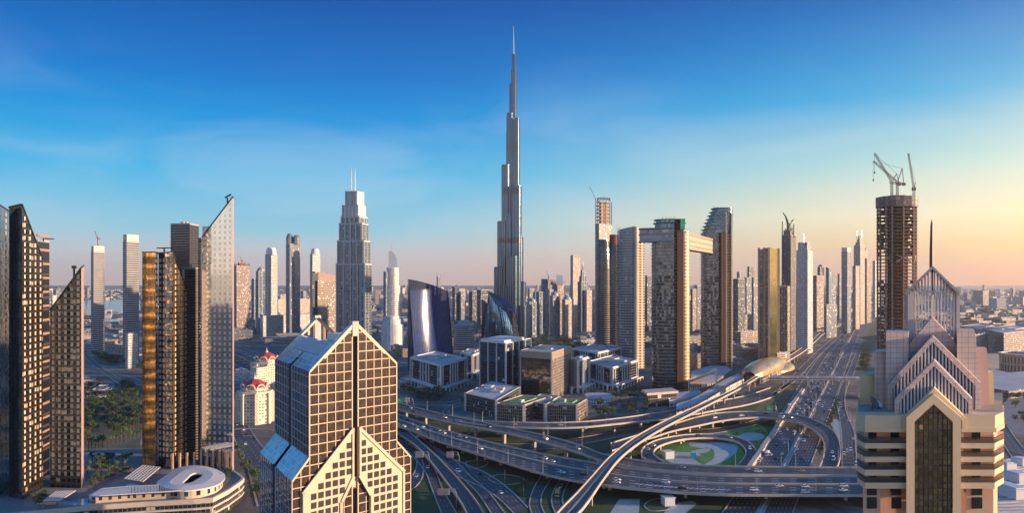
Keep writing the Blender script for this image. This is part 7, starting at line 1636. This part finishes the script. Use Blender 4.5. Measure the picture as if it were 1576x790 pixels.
# ------------------------------------------------------------------ vehicles
paint = {n: plain('paint_' + n, c, .25, .04) for n, c in (('white', (.86, .86, .86)), ('silver', (.42, .43, .45)), ('black', (.02, .02, .022)), ('red', (.30, .03, .03)), ('blue', (.05, .10, .22)), ('beige', (.48, .40, .30)))}
carglass = mirror('car_glass', (.03, .035, .04), .05, .4, .01); tyre_m = plain('tyre', (.015, .015, .015), .9, .1)
def car_proto(colour, kind):
    L_, W_, hb, hc = {'car': (4.7, 1.9, .95, 1.5), 'suv': (5.0, 2.0, 1.1, 1.85), 'van': (5.6, 2.1, 1.2, 2.4)}[kind]
    root = thing(kind if kind != 'suv' else 'off_road_car', None, None); b = MB(); w = W_ / 2
    prof = [(-L_/2, .35), (-L_/2, hb * .85), (-L_/2 + .4, hb), (L_/2 - 1.1, hb), (L_/2 - .1, hb * .72), (L_/2, .35)]
    for i in range(len(prof)):
        (x0, z0), (x1, z1) = prof[i], prof[(i + 1) % len(prof)]; b.face([(x0, -w, z0), (x1, -w, z1), (x1, w, z1), (x0, w, z0)])
    for s in (-w, w): b.face([(x, s, z) for x, z in prof])
    r0, r1 = (-L_/2 + .9, L_/2 - 2.0) if kind == 'car' else (-L_/2 + .35, L_/2 - (1.9 if kind == 'suv' else 1.3))
    b.face([(r0, -w * .78, hc), (r1, -w * .78, hc), (r1, w * .78, hc), (r0, w * .78, hc)])
    b.build('body', paint[colour], root); b = MB()
    q0 = [(r0 - .55, -w * .93, hb), (r1 + .8, -w * .93, hb), (r1 + .8, w * .93, hb), (r0 - .55, w * .93, hb)]; q1 = [(r0, -w * .78, hc - .01), (r1, -w * .78, hc - .01), (r1, w * .78, hc - .01), (r0, w * .78, hc - .01)]
    for i in range(4): j = (i + 1) % 4; b.face([q0[i], q0[j], q1[j], q1[i]])
    b.build('windows', carglass, root); b = None
    for x in (-L_ * .31, L_ * .31):
        for s in (-1, 1):
            t = MB(); t.tube([(x, s * (w - .22), .34), (x, s * (w + .02), .34)], .34, 10); t.build('wheel', tyre_m, root)
    return root
CP = {}
for col in ('white', 'silver', 'black', 'red', 'blue', 'beige'):
    CP[col, 'car'] = car_proto(col, 'car')
for col in ('white', 'silver', 'black'): CP[col, 'suv'] = car_proto(col, 'suv')
CP['white', 'van'] = car_proto('white', 'van')
CK = {}
for p_ in CP.values(): CK.update(kidmap_of(p_))
usedc = set()
def joined(pr):
    """far cars: one mesh, body and glass joined"""
    me = bpy.data.meshes.new('far_car'); vs, fs, ms = [], [], []; mats = []
    for k_, ch in enumerate(CK[pr.name]):
        if ch.name.startswith('wheel'): continue
        o0 = len(vs); vs += [tuple(v.co) for v in ch.data.vertices]; fs += [[o0 + i for i in p.vertices] for p in ch.data.polygons]; ms += [len(mats)] * len(ch.data.polygons); mats.append(ch.data.materials[0])
    me.from_pydata(vs, [], fs); [me.materials.append(x) for x in mats]; me.polygons.foreach_set('material_index', ms); return me
FAR = {k: joined(p) for k, p in CP.items()}
COLW = ['white'] * 9 + ['silver'] * 4 + ['black'] * 4 + ['red', 'blue', 'beige']
ORD = {}
def car_on(key, s, u, where, group, near=True, rev=False, kind=None, col=None, sc_=1.32, label=None):
    p, across = road_at(key, s, u); p2, _ = road_at(key, s + 4, u); d = (p2 - p); d = d if not rev else -d
    col = col or rnd.choice(COLW); kind = kind or rnd.choice(['car', 'car', 'car', 'suv', 'suv', 'van'])
    if (col, kind) not in CP: kind = 'car'
    if kind == 'van' and rnd.random() < .4: kind = 'suv'
    if (col, kind) not in CP: kind = 'car'
    pr = CP[col, kind]; word = {'car': 'car', 'suv': 'off road car', 'van': 'van'}[kind]
    if near:
        o = pr if pr.name not in usedc else copy_tree(pr, CK)
        usedc.add(pr.name)
    else:
        o = bpy.data.objects.new({'car': 'car', 'suv': 'off_road_car', 'van': 'van'}[kind], FAR[col, kind]); COL.objects.link(o)
    o.location = p + Vector((0, 0, .02)); o.scale = (sc_,) * 3
    o.rotation_euler = (0, -math.atan2(d.z, math.hypot(d.x, d.y)), math.atan2(d.y, d.x)); tag(o, label or '%s %s %s' % (col, word, where), word, group)
def px_s(key, x):
    l, r, v = ROADS[key]; best = min(range(len(l)), key=lambda i: abs(CX + F * ((l[i].x + r[i].x) / 2) / ((l[i].y + r[i].y) / 2) - x)); return v[best]
near_cars = [  # road, photo column, place across, colour, kind, reversed, where
 ('main', 621, .86, 'white', 'car', 0, 'on the near lanes of the main flyover beside the gabled tower'), ('main', 642, .72, 'white', 'suv', 0, 'on the main flyover, second from the gabled tower'), ('main', 662, .80, 'black', 'car', 0, 'on the main flyover near its left end'),
 ('main', 738, .60, 'white', 'car', 0, 'on the main flyover left of the viaduct, near its middle barrier'), ('main', 834, .22, 'white', 'suv', 1, 'on the far lanes of the main flyover left of the viaduct'), ('main', 857, .3, 'white', 'car', 1, 'on the far lanes of the main flyover closest to the viaduct'), ('main', 866, .74, 'white', 'car', 0, 'on the near lanes just left of the viaduct'),
 ('main', 897, .66, 'black', 'suv', 0, 'in the shade where the viaduct crosses the main flyover'), ('main', 952, .80, 'white', 'car', 0, 'on the near lanes just right of the viaduct, first of a pair'), ('main', 956, .66, 'white', 'car', 0, 'on the near lanes just right of the viaduct, second of a pair'), ('main', 1018, .55, 'white', 'suv', 0, 'on the main flyover beside the striped hatching'), ('main', 1060, .78, 'black', 'suv', 0, 'on the striped hatching of the main flyover'),
 ('main', 1151, .76, 'white', 'suv', 0, 'on the near lanes below the highway crossing'), ('main', 1205, .56, 'white', 'car', 0, 'on the main flyover above the inbound lanes'), ('main', 1240, .58, 'white', 'car', 0, 'on the main flyover, left one near the pointed tower, far lane'), ('main', 1237, .88, 'white', 'suv', 0, 'on the main flyover, left one near the pointed tower, near lane'), ('main', 1289, .54, 'white', 'suv', 0, 'on the main flyover beside the pointed tower, far lane'), ('main', 1297, .76, 'white', 'car', 0, 'on the main flyover beside the pointed tower, near lane'),
 ('main', 704, .2, 'white', 'van', 1, 'in the far lanes of the main flyover'), ('main', 682, .25, 'white', 'van', 1, 'leading the row in the far lanes of the main flyover'), ('main', 672, .14, 'silver', 'car', 1, 'in the row on the far lanes of the main flyover'), ('main', 652, .3, 'white', 'car', 1, 'in the row on the far lanes nearer the gabled tower'), ('main', 640, .16, 'silver', 'suv', 1, 'in the row on the far lanes nearer the gabled tower'), ('main', 628, .26, 'black', 'car', 1, 'in the row on the far lanes nearest the gabled tower'), ('main', 718, .12, 'silver', 'car', 1, 'ahead of the vans on the far lanes of the main flyover'),
 ('upper', 631, .3, 'silver', 'car', 0, 'on the upper flyover beside the green sign'), ('upper', 636, .7, 'black', 'car', 0, 'on the upper flyover beside the green sign'), ('upper', 684, .45, 'white', 'car', 0, 'on the upper flyover before the two decks split'), ('upper', 706, .6, 'white', 'car', 0, 'on the upper flyover just before the split'), ('upper', 752, .5, 'blue', 'car', 0, 'on the upper flyover at the split'), ('upper', 844, .4, 'white', 'van', 0, 'on the upper flyover right of the split'), ('upper', 888, .5, 'silver', 'suv', 0, 'on the upper flyover descending to the viaduct'),
 ('upper', 1148, .35, 'silver', 'car', 0, 'on the far deck above the outbound lanes'), ('upper', 1166, .6, 'white', 'suv', 0, 'on the far deck above the outbound lanes'), ('upper', 1226, .5, 'beige', 'car', 0, 'on the far deck above the inbound lanes'), ('upper', 1046, .4, 'silver', 'car', 0, 'on the far deck below the garden island'),
 ('branch', 797, .5, 'silver', 'suv', 0, 'on the branch flyover before the green roofed offices'), ('branch', 867, .5, 'silver', 'car', 0, 'on the branch flyover under the bronze corner'), ('branch', 912, .55, 'black', 'car', 0, 'on the branch flyover right of the offices'), ('branch', 998, .5, 'silver', 'car', 0, 'on the branch flyover near the viaduct'),
 ('loop', 1104, .5, 'white', 'suv', 0, 'on the large loop ramp near the viaduct'), ('loop', 1141, .6, 'white', 'suv', 0, 'on the large loop ramp above the garden'), ('loop', 1163, .4, 'beige', 'car', 0, 'on the large loop ramp above the garden'), ('loop', 1184, .4, 'black', 'suv', 0, 'on the large loop ramp over the outbound lanes'), ('loop', 1201, .45, 'white', 'van', 0, 'on the large loop ramp over the outbound lanes'), ('loop', 1206, .7, 'white', 'car', 0, 'on the large loop ramp over the outbound lanes'), ('loop', 1219, .5, 'silver', 'suv', 0, 'on the large loop ramp over the median'), ('loop', 1253, .4, 'black', 'car', 0, 'on the bend of the large loop ramp'), ('loop', 1266, .6, 'white', 'suv', 0, 'on the bend of the large loop ramp')]
for key, x, u, col, kd, rev, where in near_cars: car_on(key, px_s(key, x), u, where, 'cars on the flyovers', True, bool(rev), kd, col)
for s_, u, col, kd, where in ((.80, .5, 'white', 'car', 'low on the large loop ramp'), (.84, .35, 'white', 'van', 'low on the large loop ramp'), (.90, .6, 'silver', 'suv', 'at the foot of the large loop ramp')):
    car_on('loop', ROADS['loop'][2][-1] * s_, u, where, 'cars on the flyovers', True, False, kd, col)
for s_, u, col, kd, where in ((.10, .4, 'black', 'car', 'entering the small loop ramp'), (.18, .5, 'white', 'car', 'on the left side of the small loop ramp'), (.24, .6, 'white', 'suv', 'on the left bend of the small loop ramp'), (.5, .5, 'black', 'suv', 'at the top of the small loop ramp'), (.60, .4, 'silver', 'car', 'at the top right of the small loop ramp'), (.74, .5, 'white', 'suv', 'on the right bend of the small loop ramp')):
    car_on('small_loop', ROADS['small_loop'][2][-1] * s_, u, where, 'cars on the flyovers', True, False, kd, col)
for key, s_, u, col, kd, where in (('under_ramp', .50, .5, 'silver', 'suv', 'on the broad ramp behind the gabled tower'), ('under_ramp', .62, .3, 'white', 'suv', 'on the broad ramp going under the main flyover'), ('under_ramp', .72, .7, 'black', 'car', 'on the broad ramp near the lawn ring'), ('under_ramp', .86, .4, 'white', 'car', 'on the broad ramp near the bottom edge'), ('under_ramp_b', .45, .5, 'silver', 'car', 'on the narrow ramp beside the broad one'), ('under_ramp_b', .25, .5, 'black', 'car', 'high on the narrow ramp'), ('under_ramp_b', .85, .5, 'black', 'suv', 'low on the narrow ramp'),
        ('curve_road', .35, .5, 'silver', 'car', 'on the curved road beside the gabled tower'), ('curve_road', .55, .4, 'white', 'car', 'on the curved road beside the gabled tower'), ('curve_road', .85, .5, 'red', 'car', 'on the curved road near the bottom edge'), ('curve_road', .46, .6, 'red', 'car', 'on the curved road under the ribbed sign'), ('curve_ramp', .6, .4, 'white', 'car', 'on the curved ramp behind the gabled tower'), ('bus_road', .38, .5, 'silver', 'car', 'ahead of the yellow bus'), ('bus_road', .46, .5, 'silver', 'suv', 'just ahead of the yellow bus')):
    car_on(key, ROADS[key][2][-1] * s_, u, where, 'cars on the ramps', True, False, kd, col)
# highway traffic: jam outbound, lighter inbound, cars beyond too small for parts
def traffic(key, n, s0, s1, lanes, where, group, rev=False, dense=0.0, taken={}):
    k = t = 0
    while k < n and t < n * 30:
        t += 1; s = s0 + (s1 - s0) * rnd.random() ** (1 + dense); u = (rnd.randrange(lanes) + .5) / lanes
        pos = taken.setdefault((key, u), [])
        if any(abs(s - q) < 8.5 for q in pos): continue
        pos.append(s); car_on(key, s, u, where, group, False, rev); k += 1
def row_s(key, y):
    l, r, v = ROADS[key]; best = min(range(len(l)), key=lambda i: abs(YH + F * (H - l[i].z) / l[i].y - y)); return v[best]
traffic('out', 16, row_s('out', 712), row_s('out', 650), 7, 'spread on the outbound lanes below the large loop', 'cars on the outbound lanes below the loop')
traffic('out', 66, row_s('out', 640), row_s('out', 588), 7, 'in the outbound jam between the large loop and the footbridge', 'cars jammed before the footbridge')
traffic('out', 120, row_s('out', 580), row_s('out', 505), 7, 'in the outbound jam beyond the footbridge', 'cars jammed beyond the footbridge', dense=.3)
traffic('in', 14, row_s('in', 716), row_s('in', 640), 7, 'on the inbound lanes beside the large loop', 'cars on the inbound lanes beside the loop', True)
traffic('in', 12, row_s('in', 640), row_s('in', 586), 7, 'on the inbound lanes near the footbridge', 'cars on the inbound lanes near the footbridge', True)
traffic('in', 40, row_s('in', 580), row_s('in', 505), 7, 'on the inbound lanes beyond the footbridge', 'cars on the inbound lanes beyond the footbridge', True)
traffic('front', 16, row_s('front', 730), row_s('front', 605), 4, 'on the front road right of the highway', 'cars on the front road', True)
traffic('slip', 10, row_s('slip', 640), row_s('slip', 580), 3, 'on the slip road left of the outbound lanes', 'cars on the slip road')
traffic('service', 8, 10, row_s('service', 550), 3, 'on the service road by the metro station', 'cars on the service road')
traffic('hotel_street', 8, 30, 200, 4, 'on the street left of the gabled grid tower', 'cars on the gabled tower street')
traffic('right_road', 3, 10, 180, 3, 'on the road at the right edge', 'cars on the right edge road')
# the yellow bus and the white coach
def bus(label, key, s, u, mat, name='bus', rev=False, L_=11.0):
    p, a = road_at(key, s, u); p2, _ = road_at(key, s + 5, u); d = (p2 - p) * (-1 if rev else 1); root = thing(name, label, 'bus', p); root.rotation_euler = (0, 0, math.atan2(d.y, d.x)); w = 1.4
    b = MB(); b.box((0, 0, .45), L_, 2 * w, 1.0); b.box((0, 0, 2.45), L_, 2 * w, .75); b.box((-L_ * .1, 0, 3.2), L_ * .5, 1.6, .3); b.build('body', mat, root, org=(0, 0, 0)); b = MB(); b.box((0, 0, 1.45), L_ - .1, 2 * w - .06, 1.0); b.build('windows', carglass, root, org=(0, 0, 0))
    for x in (-L_ * .32, L_ * .33):
        for s_ in (-1, 1): t = MB(); t.tube([(x, s_ * (w - .3), .5), (x, s_ * (w + .02), .5)], .5, 10); t.build('wheel', tyre_m, root, org=(0, 0, 0))
    root.scale = (1.15,) * 3
bus('yellow bus heading under the main flyover', 'bus_road', ROADS['bus_road'][2][-1] * .62, .5, plain('bus_yellow', (.55, .42, .06), .35, .05)); bus('white coach on the outbound lanes below the large loop', 'out', row_s('out', 700), .22, paint['white'])
bus('white bus in the left outbound lane beyond the loop', 'slip', row_s('slip', 628), .5, paint['white'])

# ------------------------------------------------------------------ street lamps and signs
def lamp_proto(double):
    root = thing('street_lamp', None, None); b = MB(); b.tube([(0, 0, 0), (0, 0, 13)], [.2, .11], 6); b.build('pole', steel, root, org=(0, 0, 0)); b = MB()
    for s in ((-1, 1) if double else (1,)): b.beam((0, 0, 12.8), (s * 2.6, 0, 13.3), .14)
    b.build('arm', steel, root, org=(0, 0, 0))
    for s in ((-1, 1) if double else (1,)): b = MB(); b.box((s * 2.8, 0, 13.2), 1.0, .4, .2); b.build('lamp_head', dark, root, org=(0, 0, 0))
    return root
LPs = [lamp_proto(False), lamp_proto(True)]; LK = {}
for p_ in LPs: LK.update(kidmap_of(p_))
ul = set()
def lamps(key, s0, s1, step, u, where, double=False):
    s = s0
    while s < s1:
        p, a = road_at(key, s, u); pr = LPs[double]; o = pr if pr.name not in ul else copy_tree(pr, LK)
        ul.add(pr.name); o.location = p; sg = 1 if u < .5 else -1; o.rotation_euler = (0, 0, math.atan2(a.y * sg, a.x * sg)); tag(o, 'thin steel street lamp ' + where, 'street lamp', 'street lamps ' + where); s += step
lamps('main', 60, ROADS['main'][2][-1] - 60, 46, .985, 'on the near edge of the main flyover'); lamps('upper', 60, ROADS['upper'][2][-1] - 70, 50, .02, 'on the far edge of the upper flyover'); lamps('branch', 30, ROADS['branch'][2][-1], 52, .98, 'on the branch flyover by the offices'); lamps('loop', 60, ROADS['loop'][2][-1] - 40, 56, .03, 'on the large loop ramp')
lamps('out', row_s('out', 720), row_s('out', 520), 60, 1.02, 'on the highway median', True); lamps('under_ramp', 100, ROADS['under_ramp'][2][-1], 50, .98, 'on the broad ramp near the bottom'); lamps('front', 100, row_s('front', 590), 55, 1.0, 'on the front road right of the highway')
def gantry(label, x0, x1, y0, y1, yb, back=True, green=False, z0=0.0):
    Y = YG(yb, z0); root = thing('road_sign', label, 'road sign', (X(x1 + 3, Y), Y, z0)); c0, c1 = P(x0, y0, Y), P(x1, y1, Y); b = MB()
    b.face([(c0.x, Y, c1.z), (c1.x, Y, c1.z), (c1.x, Y, c0.z), (c0.x, Y, c0.z)]); b.box(((c0.x + c1.x) / 2, Y + .2, c1.z), c1.x - c0.x, .3, c0.z - c1.z)
    b.build('sign_board', plain('sign_green', (.01, .26, .14), .4, .05) if green else plain('sign_back', (.50, .41, .35), .6, .1), root); b = MB()
    if green:
        for k, (f, w_) in enumerate(((.25, .6), (.5, .75), (.75, .45))): zz = c1.z + (c0.z - c1.z) * f; b.beam((c0.x + .8, Y - .12, zz), (c0.x + .8 + (c1.x - c0.x - 1.6) * w_, Y - .12, zz), .1, .35)
        b.build('lettering_lines', white, root); b = MB()
    else:
        n_ = 7
        for k in range(n_): xx = c0.x + (c1.x - c0.x) * (k + .5) / n_; b.beam((xx, Y - .12, c1.z), (xx, Y - .12, c0.z), .18, .25)
        b.build('stiffeners', plain('sign_rib', (.36, .30, .27), .6), root); b = MB()
    xp = c1.x + 5; b.tube([(xp, Y + .6, z0), (xp, Y + .6, c1.z + 1), (xp - 1.5, Y + .6, c0.z - .4), (c1.x - 1, Y + .6, c0.z - .6)], .32, 8); b.tube([(c0.x, Y + .5, (c0.z + c1.z) / 2), (c1.x + 3, Y + .5, (c0.z + c1.z) / 2), (xp, Y + .6, c1.z + 1)], .22, 6); b.build('post', steel, root)
gantry('ribbed back of a road sign beside the gabled tower, upper left one', 639, 652, 695.5, 705, 722); gantry('ribbed back of a road sign right under the main flyover edge', 687, 698, 696, 705, 722); gantry('broad ribbed back of a road sign nearest the bottom edge', 673, 692, 753, 763, 782)
gantry('green road sign over the upper flyover beside the gabled tower', 611, 620.5, 613, 622, 624, green=True, z0=13.0); gantry('white road sign right of the green one', 621.5, 630, 612.5, 620, 623.5, z0=13.0)
gantry('green highway sign standing on the verge before the footbridge', 1180, 1190, 625, 634, 636, green=True)
# garden island fittings
root = thing('pump_house', 'small pale service hut on the paved terrace inside the small loop', 'hut', tuple(G(1028, 706))); b = MB(); p = G(1028, 706); b.box(p, 9, 8, 6.5, .3); b.box(p + Vector((0, 0, 6.5)), 10, 9, .6, .3); b.build('walls', white, root); b = MB(); p = G(1048, 704); b.box((p.x, p.y, 0), 36, 16, 3, -.1); b.build('low_terrace', conc, root)
root = thing('pump_house', 'small pale service hut beside the ring bed below the main flyover', 'hut', tuple(G(1028, 778))); b = MB(); p = G(1028, 778); b.box(p, 8, 8, 6, .2); b.box(p + Vector((0, 0, 6)), 9, 9, .6, .2); b.build('walls', white, root)
root = thing('blue_sign', 'blue information sign on the garden island inside the small loop', 'sign', tuple(G(1067, 711))); p = G(1067, 711); b = MB(); b.box(p + Vector((0, 0, 3)), 5, .4, 5); b.build('sign_board', plain('sign_blue', (.03, .25, .48), .4), root); b = MB(); b.box(p, .4, .4, 3); b.build('post', steel, root)
